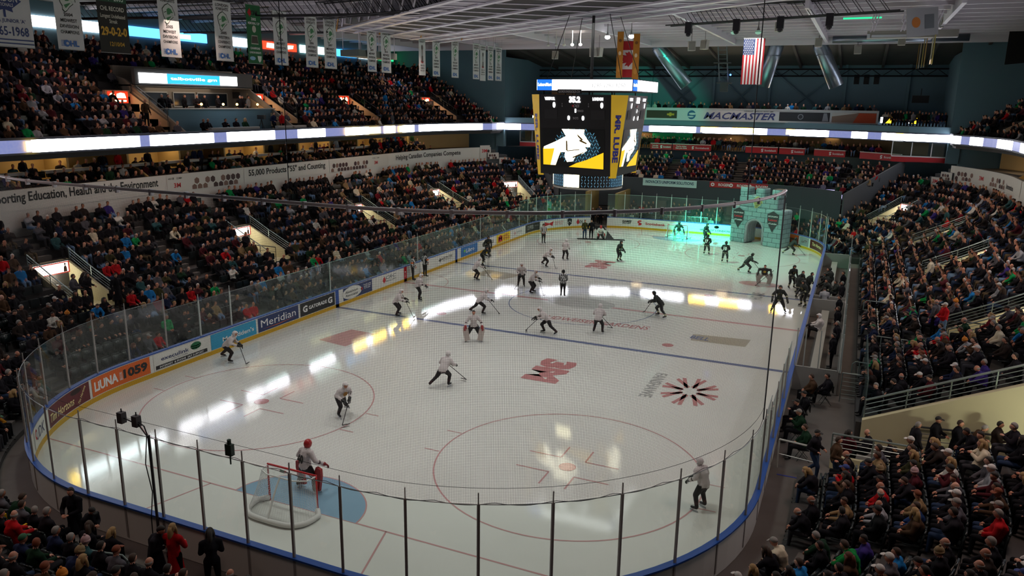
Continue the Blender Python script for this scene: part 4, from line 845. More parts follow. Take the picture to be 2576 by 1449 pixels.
# ------------------------------------------------------------------ protective netting and its pipe
NU = [('right', -21.95), ('nr', 2*PI)]
def net_pts():
    P = []
    for k in range(25): P.append(('nr', 2*PI-PI/2*k/24))
    for k in range(1, 17): P.append(('near', CX-2*CX*k/16))
    for k in range(1, 7): P.append(('nl', 1.5*PI-PI/2*k/24))
    
    return P
NPT = net_pts(); nd = .02
NP3 = [np.array(upos(u, nd)) for u in NPT]
cum = [0]
for a, b in zip(NP3[:-1], NP3[1:]): cum.append(cum[-1]+np.linalg.norm(b-a))
def npos(t):
    i = min(max(np.searchsorted(cum, t)-1, 0), len(cum)-2); f = (t-cum[i])/(cum[i+1]-cum[i]); p = NP3[i]*(1-f)+NP3[i+1]*f; return p
NET = cm('#2c2c30', .6)
ZT = 9.93
def sag(t): return 3.36-.07*math.sin(PI*((t*.72) % 1))
o = empty('safety_net', (*NP3[0], 3.3), 'fine black protective netting hung from the white pipe above the near glass', 'net'); b0 = np.array([*NP3[0], 3.3])
mb = MB(); st = .039; nv = int(cum[-1]/st)
def ribb(a, b, w, n):
    n = np.array(n)*w/2; mb.add([tuple(a-n), tuple(a+n), tuple(b+n), tuple(b-n)], [(0, 1, 2, 3)])
for k in range(nv+1):
    t = k*st; p = npos(min(t, cum[-1]-1e-4)); q = npos(min(t+.01, cum[-1])) - npos(max(t-.01, 0)); q = q/np.linalg.norm(q)
    ribb(np.array([*p, sag(t)])-b0, np.array([*p, ZT])-b0, .0032, (q[0], q[1], 0))
nh = int((ZT-3.36)/st); Q = [npos(min(x, cum[-1]-1e-4)) for x in np.linspace(0, cum[-1], 90)]
for j in range(nh):
    z = 3.38+j*st
    for a, b in zip(Q[:-1], Q[1:]): ribb(np.array([*a, z])-b0, np.array([*b, z])-b0, .0032, (0, 0, 1))
mb.build('mesh_netting', NET, o)
mb = MB(); mb.tube([np.array([*npos(x), sag(x)])-b0 for x in np.linspace(0, cum[-1]-.01, 260)], .009, 4); mb.build('bottom_cord', NET, o)
mb = MB(); mb.tube([np.array([*npos(x), 3.72])-b0 for x in np.linspace(0, cum[-1]-.01, 120)], .006, 3); mb.build('seam_cord', NET, o)
mb = MB(); p = NP3[0]; mb.tube([np.array([*p, 3.3])-b0, np.array([*p, ZT])-b0], .02, 4); mb.build('edge_cord', NET, o)
o = empty('net_pipe', (*NP3[0], ZT), 'long curved white pipe that carries the netting above the near end', 'pipe'); b0 = np.array([*NP3[0], ZT])
mb = MB(); mb.tube([np.array([*a, ZT])-b0 for a in Q], .042, 8); mb.build('pipe', cm('#f2eef6', .3), o, smooth=True)
for x in np.arange(.3, cum[-1], 1.15):
    a = npos(x); mb = MB(); mb.box(a[0]-b0[0]-.03, a[0]-b0[0]+.03, a[1]-b0[1]-.05, a[1]-b0[1]+.05, -.1, .05); mb.build('clamp', cm('#e8e4ea', .3), o)
for x in (3.2, 14.5, 26):
    a = npos(x); mb = MB(); mb.tube([(0, 0, 0), (0, 0, 9.0)], .012, 4); tag(mb.build('hanging_wire', DSTEEL, loc=(*a, ZT)), 'thin wire holding up the net pipe', 'wire', 'wires holding up the net pipe')
# lamps clipped on a near stanchion, and the camera unit over the goal
x, y = upos(('near', -1.6), .2)
o = empty('clip_lamp_pole', (x, y, 1.09), 'black pole with twin clip lamps standing at the near glass left of the goal', 'light pole'); mb = MB(); mb.tube([(0, 0, -1.0), (0, 0, 2.4)], .038, 8); mb.build('pole', cm('#3c3a3e', .4), o)
for q in (-1, -.45):
    mb = MB(); mb.tube([(0, 0, 2.3), (q*.35, .02, 2.62), (q, .05, 2.7), (q, .05, 2.95)], .018, 5); mb.build('arm', DSTEEL, o); mb = MB(); mb.box(q-.09, q+.09, -.04, .12, 2.55, 2.85); mb.box(q-.07, q+.07, .12, .14, 2.6, 2.8); mb.build('lamp_head', cm('#3a3538'), o)
mb = MB(); mb.tube([(0, -.06, 2.4), (-.1, -.1, 1.6), (.02, -.08, .8), (-.1, -.1, .0), (-.1, -.12, -.9)], .015, 5); mb.build('cable', BLACK, o)
x, y = upos(('near', 1.1), .1); mb = MB(); mb.box(-.1, .1, -.06, .06, 0, .3); mb.tube([(0, 0, .3), (0, 0, .42)], .05, 8); mb.tube([(0, 0, 0), (0, 0, -.25)], .02, 5); tag(mb.build('clip_camera', cm('#23362c'), loc=(x, y, 3.45)), 'small dark camera clipped on the glass in front of the near goal', 'camera')

# ------------------------------------------------------------------ benches
mb = MB()
for y in (-9.6, 3.6, 4.6, 19.6): mb.box(HW+.12, HW+1.95, y-.05, y+.05, 0, 1.09)
mb.box(HW+1.95, HW+2.05, -9.6, 19.6, 0, 1.0); struct(mb, 'bench_partitions', cm('#908e8a', .5))
for y0, y1, nm in ((-9.3, 3.4, 'visitors'), (4.9, 19.3, 'home')):
    o = empty('players_bench', (HW+.95, (y0+y1)/2, 0), 'long pale %s bench seat behind the right boards' % nm, 'bench'); L2 = (y1-y0)/2; mb = MB(); mb.box(-.2, .2, -L2, L2, .42, .5); mb.build('seat_plank', cm('#8f8c84', .5), o)
    for k in range(5): yy = -L2+.3+k*(2*L2-.6)/4; mb = MB(); mb.box(-.15, .15, yy-.05, yy+.05, 0, .42); mb.build('support', cm('#55585a'), o)
for k, y in enumerate((-9.6, -8.0, -6.2, -4.0, -1.5, 1.0)):
    g = empty('bench_glass', (HW+2.0, y, 1.0), 'glass panel behind the visitors bench, %s from the near end' % ordw(k), 'glass', 'glass panels behind the benches'); mb = MB(); mb.box(-.01, .01, 0, 1.5 if k else 1.6, 0, 1.7); mb.build('pane', GLASS, g); mb = MB(); mb.box(-.03, .03, -.03, .03, 0, 1.75); mb.build('post', cm('#9aa3a0', .3), g)
for k in range(6):
    y = 4.6+2.5*k; g = empty('bench_glass', (HW+2.0, y, 1.0), 'glass panel behind the home bench, %s from the near end' % ordw(k), 'glass', 'glass panels behind the benches'); mb = MB(); mb.box(-.01, .01, 0, 2.4, 0, 1.7); mb.build('pane', GLASS, g); mb = MB(); mb.box(-.03, .03, -.03, .03, 0, 1.75); mb.build('post', cm('#9aa3a0', .3), g)
for k, x in enumerate((.15, .5, 1.1, 1.9)):
    mb = MB(); mb.box(-.025, .025, -.025, .025, 0, 1.7); tag(mb.build('stanchion', cm('#a5aaa6', .3), loc=(HW+x, -9.6, 1.09)), 'pale post on the near wall of the visitors bench, %s from the ice' % ordw(k), 'post', 'posts on the near bench wall')
mb = MB(); mb.box(-.02, .02, 0, 6.3, 0, 1.75); o = tag(mb.build('aisle_glass', glass_mat('blue_glass', (.6, .8, .85), haze=.12), loc=(HW+2.95, -14.0, .6)), 'tall bluish glass screen between the walkway and the right stand rows', 'glass')
railing('bench_railing', [(HW+2.1, -10.4, 0), (HW+2.9, -10.4, 0)], 1.3, 'dark barred gate beside the visitors bench', None, RAIL, 6)
mb = MB(); mb.box(0, .55, -.035, .035, -.02, -.012); tag(mb.build('floor_line', cm('#1a2c8a'), loc=(13.3, -18.4, .0), rz=0), 'painted blue line on the walkway floor', 'floor marking'); bpy.data.objects['floor_line'].scale = (1.9, 1, 1)

# ------------------------------------------------------------------ crowd control rails at the far end
for k, x in enumerate((-5.9, -1.3, 1.0)):
    railing('crowd_barrier', [(x-1.0, 31.3, 0), (x+1.0, 31.3, 0)], 1.5, 'white barred crowd barrier behind the far glass, %s from the left' % ordw(k), 'crowd barriers behind the far glass', RAILW, 2, post=.14, r=.018)
# ------------------------------------------------------------------ centre-hung scoreboard
SC = empty('scoreboard', (.05, 0, 7.4), 'large black four-sided scoreboard with yellow corners hanging over centre ice', 'scoreboard')
BKF = cm('#19161a', .5); YW = mat('yellow_vinyl', rgb('#d6b01c'), .5, emit=rgb('#d6a812'), es=.28); LBL = cm('#2a2f9a', .5)  # corner vinyl gets a faint added glow of its own
ht, hb, Ft, Fb, zt, zb = 2.1, 2.1, 2.85, 2.36, 5.2, .78
for k in range(4):
    a = k*PI/2; n = Vector((math.sin(a), -math.cos(a), 0)); sd = Vector((math.cos(a), math.sin(a), 0))
    A = [sd*(-hb)+n*Fb, sd*hb+n*Fb, sd*ht+n*Ft, sd*(-ht)+n*Ft]
    mb = MB(); P = [(v.x, v.y, z) for v, z in zip(A, (zb, zb, zt, zt))]; mb.prism(P, (-n.x*.3, -n.y*.3, 0)); mb.build('display_face', BKF, SC)
    up = (Vector((*P[3][:2], zt))-Vector((*P[0][:2], zb))).normalized(); H = (Vector(P[3])-Vector(P[0])).length
    fc = (Vector(P[0])+Vector(P[2]))/2+n*.01
    e = empty('display_panel', (0, 0, 0), None, None); e.parent = SC; e.matrix_local = frame(fc, sd, up)
    W1, D1 = glow('#ffffff', 6), glow('#efe9ff', 1.4)
    # video screen
    mb = MB(); mb.poly([(-1.95, -1.75, .01), (1.75, -1.85, .01), (1.75, .35, .01), (-1.95, .35, .01)]); mb.build('video_screen', cm('#07090b', .4), e)
    TRD = glow('#2a5c78', .7)
    mb = MB()
    for i in range(17):
        for j in range(11):
            x, y = -1.35+.17*i+(.085 if j % 2 else 0), -1.6+.19*j
            if (x-.15)**2/1.9+(y+.6)**2/1.0 > 1.0: continue
            s_ = 1 if (i+j) % 2 else -1; c, q = .055, .018*s_
            mb.poly([(x-c, y-c*s_-q, .014), (x-c+.03, y-c*s_-q, .014), (x+c, y+c*s_, .014), (x+c-.03, y+c*s_, .014)])
    mb.build('tread_pattern', glow('#5fa8c8', 1.1), e)
    mb = MB(); mb.poly([(p[0], p[1], .012) for p in circ(.15, -.6, 1.3, .95, 30)]); mb.build('screen_glow', glow('#12303c', .5), e)
    YG = glow('#e0b010', 1.5); WG = glow('#fff8d8', 5)
    shape([[(-1.9, -1.7), (-1.15, -1.72), (-.95, -1.2), (-.6, -.55), (-.9, -.4), (-1.9, -.75)], [(-.35, -1.78), (1.7, -1.83), (1.7, -.9), (.7, -1.35), (.1, -1.55)]], YG, e, 'screen_yellow', .02)
    shape([[(-.75, .34), (.6, .34), (.55, .1), (.75, -.2), (.95, -.45), (.9, -.62), (.6, -.62), (.75, -.8), (.5, -1.0), (.1, -1.1), (-.1, -1.45), (-.45, -1.5), (-.6, -1.2), (-.55, -.95), (-.85, -.95), (-1.15, -1.7), (-1.45, -1.7), (-1.2, -.75), (-1.85, -.8), (-1.85, -.68), (-1.1, -.35), (-.5, -.05)]], WG, e, 'screen_figure', .026)
    shape([[(.15, .1), (.5, -.2), (.45, -.3), (.2, -.05)], [(.3, -.2), (.75, -.4), (.7, -.47), (.3, -.32)], [(-.45, -.85), (.3, -.75), (.3, -.8), (-.45, -.9)], [(-.1, -1.2), (.55, -.9), (.55, -.95), (-.1, -1.28)], [(-.5, -.3), (-.42, -.3), (-.4, -.85), (-.5, -.85)]], cm('#8a6408'), e, 'screen_lines', .034)
    # score digits and lettering
    for x, y, w_, h_ in ((-1.45, 2.0, .62, .17), (1.35, 2.0, .6, .17)): text('LONDON' if x > 0 else 'VISITOR', x, y, w_, h_, W1, e, z=.02, bold=.05)
    text('35.2', .02, 1.96, .66, .34, W1, e, z=.02, bold=.06); text('OES', .12, 1.62, .36, .16, cm('#b8b4b8'), e, z=.02, shear=.3); shape([[(-.16, 1.62), (-.05, 1.7), (-.05, 1.54)]], cm('#d02028'), e, 'arrow', .02)
    text('0', -1.2, 1.66, .16, .32, W1, e, z=.02, bold=.06); text('0', 1.58, 1.66, .16, .32, W1, e, z=.02, bold=.06)
    text('1', .06, 1.36, .08, .2, W1, e, z=.02, bold=.05); text('PERIOD', .35, 1.35, .36, .11, cm('#b8b4b8'), e, z=.02)
    text('0', -.34, .96, .15, .26, W1, e, z=.02, bold=.06); text('0', .5, .96, .15, .26, W1, e, z=.02, bold=.06); text('SHOTS', .07, .95, .32, .13, cm('#b8b4b8'), e, z=.02)
    for x in (-.72, .82): text('P\nG', x, 1.66, .05, .2, cm('#c8c4c8'), e, z=.02)
    for x, y, w_, h_ in ((-1.4, 1.15, .75, .5), (1.35, 1.15, .8, .5)): shape([[(x-w_/2, y-h_/2), (x+w_/2, y-h_/2), (x+w_/2, y+h_/2), (x-w_/2, y+h_/2)]], cm('#2b282c', .6), e, 'penalty_panel', .012)
    # chamfered yellow corner
    n2 = Vector((math.sin(a+PI/2), -math.cos(a+PI/2), 0)); sd2 = Vector((math.cos(a+PI/2), math.sin(a+PI/2), 0))
    Q = [sd*hb+n*Fb, sd2*(-hb)+n2*Fb, sd2*(-ht)+n2*Ft, sd*ht+n*Ft]; nn = (n+n2).normalized()
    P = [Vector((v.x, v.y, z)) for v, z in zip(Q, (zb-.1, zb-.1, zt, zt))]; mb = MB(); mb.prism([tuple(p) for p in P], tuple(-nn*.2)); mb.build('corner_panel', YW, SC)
    c_ = sum(P, Vector())/4+nn*.012; up2 = ((P[2]+P[3])/2-(P[0]+P[1])/2).normalized(); sdn = (P[1]-P[0]).normalized()
    e2 = empty('corner_lettering', (0, 0, 0), None, None); e2.parent = SC; e2.matrix_local = frame(c_, -up2, sdn)
    text('MR. LUBE', .1, 0, 2.6, .36, LBL, e2, z=.01, bold=.05)
mb = MB()
for x in (-2, -.7, .7, 2):
    for y in (-2.4, 2.4): mb.tube([(x, y, 5.2), (x, y, 5.5)], .04, 5)
mb.build('hangers', BLACK, SC); mb = MB(); mb.box(-1.0, .4, -2.88, -2.8, 5.25, 5.48); mb.build('header_strip', cm('#1c191c'), SC)
e = empty('header_lettering', (0, 0, 0), None, None); e.parent = SC; e.matrix_local = frame((-.3, -2.89, 5.36), (1, 0, 0), (0, 0, 1)); text('GORDONSGOLD.CA', 0, 0, 1.25, .13, cm('#c9c5c9'), e, z=.01)
mb = MB(); x0, x1, y0, y1 = -2.25, 3.25, -2.8, 2.7; z0, z1 = 5.43, 6.0
mb.box(x0, x1, y0, y1, z0-.04, z1+.04); mb.build('advert_ring_body', cm('#2a2830'), SC)
for (px_, py_), sd_ in ((((x0+x1)/2, y0-.02), (1, 0, 0)), ((x1+.02, (y0+y1)/2), (0, 1, 0)), (((x0+x1)/2, y1+.02), (-1, 0, 0)), ((x0-.02, (y0+y1)/2), (0, -1, 0))):
    e = empty('ring_advert', (0, 0, 0), None, None); e.parent = SC; e.matrix_local = frame((px_, py_, (z0+z1)/2), sd_, (0, 0, 1)); h = (z1-z0)/2
    mb = MB(); mb.poly([(-1.85, -h, 0), (2.73, -h, 0), (2.73, h, 0), (-1.85, h, 0)]); mb.build('white_panel', glow('#ffffff', 4.5), e)
    mb = MB(); mb.poly([(-2.73, -h, 0), (-1.85, -h, 0), (-1.85, h, 0), (-2.73, h, 0)]); mb.build('blue_panel', glow('#1a6cff', 1.6), e)
    text('LeisureMart', -2.28, .02, .8, .18, glow('#ffffff', 4), e, z=.01, bold=.05)
    for q in range(3): text('1290', .75+.68*q, -.02, .5, .2, cm('#101010'), e, z=.01, bold=0)
    shape([[(-1.5, 0), (-.9, 0), (-.9, .02), (-1.5, .02)]], cm('#777777'), e, 'thin_line')
mb = MB(); n = 36; RR = 2.05
def cyl(mb, r, z0, z1, a0, a1, n, mi=0):
    for k in range(n):
        a, b = a0+(a1-a0)*k/n, a0+(a1-a0)*(k+1)/n; mb.add([(r*math.sin(a), -r*math.cos(a), z0), (r*math.sin(b), -r*math.cos(b), z0), (r*math.sin(b), -r*math.cos(b), z1), (r*math.sin(a), -r*math.cos(a), z1)], [(0, 1, 2, 3)], mi)
cyl(mb, RR, 0, .78, 0, 2*PI, 40); mb.poly([(RR*math.sin(2*PI*k/40), -RR*math.cos(2*PI*k/40), 0) for k in range(40)][::-1]); mb.build('lower_ring', cm('#15181c', .5), SC)

for a in (-1.1, 1.0, 3.0): mb = MB(); cyl(mb, RR+.01, .05, .74, a, a+.75, 8); mb.build('lower_ring_blue', glow('#1f4a60', .6), SC)
mb = MB(); [cyl(mb, RR+.02, .03, .76, a, a+.5, 8) for a in (-.42, 1.9, 4.0)]; cyl(mb, RR+.02, .0, .76, -1.45, -1.25, 3); mb.build('lower_ring_white', glow('#fff6c8', 5), SC)
mb = MB()
for k in range(60):
    a = -1.1+k*.09
    for j in range(4):
        z = .12+.17*j; s_ = 1 if (k+j) % 2 else -1; r = RR+.018
        mb.add([(r*math.sin(a+d), -r*math.cos(a+d), z+q) for d, q in ((-.02, -.05*s_), (-.008, -.05*s_), (.02, .05*s_), (.008, .05*s_))], [(0, 1, 2, 3)])
mb.build('lower_ring_tread', glow('#7ab8d8', 1.0), SC)
mb = MB(); cyl(mb, RR+.015, -.1, 0, 0, 2*PI, 40); mb.build('lower_ring_lip', cm('#b8b4aa', .4), SC)
mb = MB(); mb.tube([(0, 0, 6.04), (0, 0, 10.7)], .09, 8); mb.build('suspension_column', BLACK, SC)
mb = MB(); [mb.tube([(x, y, 6.0), (x*.4, y*.4, 10.6)], .02, 4) for x in (-2, 2.4) for y in (-2, 2)]; mb.build('hoist_cables', BLACK, SC)

# ------------------------------------------------------------------ hanging banners and flags
BNW = mat('banner_cloth', rgb('#c8c8ca'), .8, noise=.04, nscale=2); OHL = cm('#3a66a8', .6); BKT = cm('#1a1a1c', .6); LG = cm('#3f7a50', .6)
def ohl(o, y, w=.8):
    text('HL', .16*w/.8, y, .45*w/.8, .26, OHL, o, bold=.05); shape([circ(-.22*w/.8, y, .16, .15)], OHL, o, 'emblem', .008); shape([circ(-.19*w/.8, y, .07, .06)], BNW, o, 'emblem', .012)
    for q in range(5): shape([[(-.5*w/.8, y-.12+.055*q), (-.3*w/.8, y-.12+.055*q), (-.3*w/.8, y-.1+.055*q), (-.5*w/.8, y-.1+.055*q)]], OHL, o, 'stripe', .01)
def banner(y0, y1, zb, zt, label, kind, lines=(), x=-18.5, face=None, grp='championship banners along the left'):
    w, h = y1-y0, zt-zb; o = empty('hanging_banner', (0, 0, 0), label, 'banner', grp); o.matrix_world = frame((x, (y0+y1)/2, (zb+zt)/2), (0, 1, 0), (0, 0, 1))
    mb = MB(); n = 10
    vs = []
    for i in range(n+1):
        for j in range(9): vs.append((-w/2+w*i/n, -h/2+h*j/8, .006*math.sin(i*1.9)*math.sin(j*.8)))
    mb.add(vs, [(i*9+j, (i+1)*9+j, (i+1)*9+j+1, i*9+j+1) for i in range(n) for j in range(8)]); mb.build('cloth', face or BNW, o, smooth=True)
    mb = MB(); mb.tube([(-w/2, h/2, 0), (w/2, h/2, 0)], .02, 6); mb.tube([(-w/2, -h/2, 0), (w/2, -h/2, 0)], .016, 6); mb.build('rod', cm('#8a8a8c'), o)
    mb = MB(); mb.tube([(-w/2, h/2, 0), (-w/2, h/2+1.0, 0)], .006, 3); mb.tube([(w/2, h/2, 0), (w/2, h/2+1.0, 0)], .006, 3); mb.build('cord', DSTEEL, o)
    T = BKT
    if kind == 'knight':
        text('LONDON\nKNIGHTS', 0, h/2-.3, w*.72, .36, T, o); knight(o, .0, h/2-1.0, .85, cm('#c2c8c2'), cm('#1e2a22'), LG)
        z = h/2-1.66
        for s in lines: text(s, 0, z, w*(.34 if len(s) < 5 else .7 if len(s) > 7 else .62), .15, T, o); z -= .25
        ohl(o, -h/2+.27)
    elif kind == 'cup':
        text('LONDON\nKNIGHTS', 0, h/2-.3, w*.75, .36, T, o); shape([circ(0, h/2-.85, .14, .2), [(-.06, h/2-1.0), (.06, h/2-1.0), (.04, h/2-1.5), (-.04, h/2-1.5)], [(-.1, h/2-1.5), (.1, h/2-1.5), (.12, h/2-2.0), (-.12, h/2-2.0)]], cm('#5a5450'), o); shape([circ(0, h/2-1.95, .2, .12)], R0, o); z = h/2-2.25
        for s in lines: text(s, 0, z, w*.6, .12, T, o); z -= .2
    return o
ML = ('MIDWEST', 'DIVISION', 'CHAMPIONS'); WL = ('WESTERN', 'CONFERENCE', 'CHAMPIONS')
for y0, y1, yr, ls, d in ((-19.5, -18.2, '2004', ML, 'white 2004 midwest division banner beside the black record banner'), (-13.85, -12.55, '2005', ML, 'white 2005 midwest division banner right of the black record banner'), (-10.1, -8.78, '2005', WL, 'white 2005 western conference banner left of the green banner'),
                        (-5.35, -4.1, '2006', ML, 'white 2006 midwest division banner right of the green banner'), (-2.38, -1.15, '2006', WL, 'white 2006 western conference banner'), (-.47, .85, '2007', ML, 'white 2007 midwest division banner by the tip of the steel grid'),
                        (4.5, 5.65, '2009', ML, 'white 2009 midwest division banner behind the hanging platform'), (6.3, 7.6, '2010', ML, 'white 2010 midwest division banner just right of the hanging platform'),
                        (13.9, 15.15, '2012', WL, 'white 2012 western conference banner, narrow, beside a trophy banner'), (17.2, 18.5, '2012', ('REGULAR', 'SEASON', 'CHAMPIONS'), 'white 2012 season banner alone between two groups'),
                        (21.3, 22.6, '2013', ML, 'first of the four banners beside the blue wall'), (24.4, 25.65, '2013', WL, 'third of the four banners beside the blue wall'), (26.1, 27.55, '2014', WL, 'last banner, nearest the far end')):
    banner(y0, y1, 14.18, 17.35, d, 'knight', (yr,)+ls)
banner(11.7, 12.75, 14.18, 17.2, 'white trophy banner with a tall dark cup picture', 'cup', ('2012', 'CHAMPIONS', 'OHL CUP')); banner(22.75, 23.95, 14.08, 17.3, 'white trophy banner second of the four beside the blue wall', 'cup', ('2013', 'CHAMPIONS', 'OHL CUP'))
o = banner(-22.6, -20.6, 14.12, 17.3, 'white banner with blue leaf emblem and 1965-1968, leftmost of the banners', '')
LB = cm('#26386e', .6); shape([P_(LEAF, -.15, .35, 1.7, 1.5)], LB, o); text('LONDON', -.15, .35, 1.2, .26, BNW, o, z=.02); text('NATIONALS', -.15, .1, .8, .14, BNW, o, z=.02); text("OHA JUNIOR 'A'", -.05, -.55, 1.5, .2, LB, o); text('1965-1968', 0, -.95, 1.6, .38, LB, o)
for q in (-1.32, -1.47): shape([[(-.95, q), (.98, q), (.98, q+.05), (-.95, q+.05)]], LB, o, 'stripe')
o = banner(-17.35, -15.7, 14.18, 17.3, 'black record banner with green top and gold 29-0-2-0', '', face=cm('#17150f', .7))
shape([[(-.82, .75), (.82, .75), (.82, 1.56), (-.82, 1.56)]], cm('#1d4a32', .7), o, 'band'); GD = cm('#c99a28', .6)
text('2004 - 2005', 0, .95, 1.3, .28, cm('#c9d6cc'), o, z=.02); text('CHL RECORD', 0, .45, 1.3, .2, cm('#d8d4c8'), o); text('Longest Undefeated\nStreak', 0, .0, 1.35, .42, cm('#c8c4b8'), o); text('29-0-2-0', 0, -.58, 1.42, .42, GD, o, bold=.04); text('12/10/04', .1, -1.15, .8, .2, GD, o)
o = banner(-7.6, -6.4, 14.15, 17.45, 'green memorial cup banner with a silver trophy picture', '', face=mat('green_cloth', rgb('#1f6038'), .8))
shape([P_(LEAF, -.3, 1.2, .4, .5)], R0, o); text('CHL', .1, 1.2, .6, .26, BKT, o, z=.02, shear=.2); text('2005', 0, .85, .4, .16, WHT, o); text('MEMORIAL CUP', 0, .62, .95, .14, WHT, o); shape([circ(0, .3, .16, .2), [(-.24, -.05), (.24, -.05), (.3, -.55), (-.3, -.55)]], cm('#b8b4a8'), o); shape([[(-.22, -.1), (.22, -.1), (.28, -.5), (-.28, -.5)]], cm('#3c3428'), o, z=.02); text('CHAMPIONS', 0, -.78, .8, .13, WHT, o); text('LONDON KNIGHTS', 0, -1.02, .95, .11, WHT, o)
shape([circ(-.25, -1.35, .24, .11)], cm('#7aa8c8'), o); shape([[(.15, -1.2), (.5, -1.2), (.45, -1.45), (.32, -1.58), (.2, -1.45)]], cm('#c8d0c8'), o)
for k, y in enumerate((17.5, 19.4, 26.0, 29.0, 33.0, 36.0)):
    o = banner(y, y+1.2, 15.1+.1*k, 18.0, 'narrow gold and white banner seen nearly edge-on at the right, %s from the front' % ordw(k), '', x=18.6, face=cm(('#8a7a30', '#a39a88', '#8d6c24')[k % 3], .8), grp='edge-on banners at the upper right'); shape([circ(0, .2, .3, .5)], cm('#3d3a20'), o); shape([[(-.4, -1.0), (.4, -1.0), (.4, -.7), (-.4, -.7)]], cm('#8a2420'), o)
def cloth(name, label, w, h, M4, mats, fn, nx=26, ny=39, seed=0):
    """flag hung vertically: fn(u,v) gives material index"""
    o = empty(name, (0, 0, 0), label, 'flag'); o.matrix_world = M4; mb = MB(); g = {}
    for i in range(nx+1):
        for j in range(ny+1): g[i, j] = len(mb.v); mb.v.append((-w/2+w*i/nx, h/2-h*j/ny, .03*math.sin(i*.55+seed)*(.3+.7*j/ny)))
    for i in range(nx):
        for j in range(ny): mb.f.append((g[i, j], g[i, j+1], g[i+1, j+1], g[i+1, j])); mb.m.append(fn((i+.5)/nx, (j+.5)/ny))
    mb.build('cloth', mats, o, smooth=True); mb = MB(); mb.tube([(-w/2, h/2, 0), (w/2, h/2, 0)], .02, 5); mb.build('rod', cm('#9a9a9a'), o); return o
FR, FW, FB = cm('#a81420', .7), cm('#d9d6d6', .7), cm('#14244e', .7)
o = cloth('flag', 'stars and stripes flag hanging vertically right of the scoreboard', 1.38, 3.0, frame((7.46, 12, 15.05), (1, .12, 0), (.02, 0, 1)), [FR, FW, FB], lambda u, v: 2 if (u < 7/13*.98 and v < .37) else (int(u*13) % 2), 26, 39, 1)
pts = []
for i in range(9):
    for j in range(6 if i % 2 == 0 else 5):
        x = -.69+.06+(j+(.5 if i % 2 else 0))*.115; y = 1.5-.07-i*.118; pts.append([(x+.04*(1 if q % 2 == 0 else .42)*math.sin(2*PI*q/10), y+.04*(1 if q % 2 == 0 else .42)*math.cos(2*PI*q/10)) for q in range(10)])
mb = MB(); [mb.poly([(a, b, .045) for a, b in p]) for p in pts]; mb.build('stars', FW, o)
o = cloth('flag', 'red and white maple leaf flag hanging above the scoreboard behind gold banners', 1.2, 2.35, frame((-.16, 8, 15.05), (1, .1, 0), (.01, 0, 1)), [FR, FW], lambda u, v: 0 if (v < .25 or v > .77) else 1, 20, 40, 2)
shape([[(-y*1.1+.05, x*1.1) for x, y in LEAF]], FR, o, 'maple_leaf', .05)
GLD = cm('#b5761c', .7)
for x, nm in ((-.55, 'left'), (.55, 'right')):
    o = cloth('hanging_banner', 'narrow gold banner in front of the maple leaf flag, %s one' % nm, .42, 2.95, frame((x+.05, 7.4, 15.3 if x < 0 else 15.15), (1, .1, 0), (0, 0, 1)), [GLD], lambda u, v: 0, 6, 20, x); o['category'] = 'banner'; shape([circ(0, .1, .09, .13)], cm('#e0c8a0'), o, z=.05); shape([circ(0, -.9, .12, .2)], cm('#c98a30'), o, z=.05); shape([circ(0, .9, .1, .1)], cm('#7a4a12'), o, z=.05)

# ------------------------------------------------------------------ lit screens on the left back wall and the press box
for k, (y0, y1, c, e_, d) in enumerate(((-8.8, -2.9, '#ffffff', 6, 'white screen left of the black record banner'), (-.9, 7.0, '#5ab4ff', 2.6, 'long light blue screen behind the first knight banners'), (9.6, 11.7, '#ffffff', 6, 'short white screen left of the green banner'), (13.7, 18.4, '#ff3a20', 2.6, 'red screen right of the green banner'), (18.9, 23.2, '#dffff0', 3.5, 'pale green-white screen between knight banners'), (24.4, 28.3, '#46b4ff', 3, 'sky blue screen behind the hanging platform'), (28.7, 32.2, '#ffffff', 4, 'white screen behind the platform banners'), (32.5, 35.6, '#20d878', 2.2, 'green screen nearest the blue wall'))):
    o = signboard('wall_screen', d, 'screen', frame((-36.2, (y0+y1)/2, 16.95), (0, 1, 0), (0, 0, 1)), y1-y0, .72, glow(c, e_), 'lit screens on the left back wall')
    if c == '#5ab4ff': shape([[(-.8, -.2), (2.2, -.2), (2.2, .15), (-.8, .15)]], glow('#a8dcff', 3.5), o, 'light_block')
    if c == '#ff3a20': shape([[(-1.9, -.2), (-.3, -.25), (-.1, .2), (-1.8, .22)], [(.6, -.25), (1.8, -.1), (1.9, .2), (.7, .15)]], glow('#ffe8d0', 4), o, 'light_block')
def bx(mb, x0, x1, y0, y1, z0, z1, mi=0): mb.box(min(x0, x1), max(x0, x1), y0, y1, z0, z1, mi)
mb = MB(); bx(mb, -28.3, -27.9, -5.2, 5.2, 9.4, 11.35, 0); bx(mb, -28.9, -27.8, -5.2, 5.2, 11.35, 11.42, 1); bx(mb, -31.8, -28.3, -6, 5.0, 10.2, 10.6, 2)
bx(mb, -32.0, -31.8, -6, 5.0, 10.6, 14.2, 3); bx(mb, -31.8, -29.8, -6.0, 5.0, 12.85, 12.95, 3); bx(mb, -30.1, -29.8, -6.0, 5.0, 12.9, 14.0, 2)
for y, s in ((-6.0, 1), (4.9, -1)): mb.prism([(-25.6, y, 9.3), (-32, y, 9.3), (-32, y, 13.6), (-30.8, y, 13.3), (-25.6, y, 9.9)], (0, .14, 0), 3)
bx(mb, -26.2, -25.9, -3.5, 1.2, 9.9, 10.15, 1); bx(mb, -26.2, -25.9, 3.2, 6.6, 9.9, 10.15, 1)
struct(mb, 'wall_press_box', [WALLB, cm('#a7a5a3', .5), cm('#4a4a4c', .7), mat('press_wall', rgb('#8d8478'), .7)])
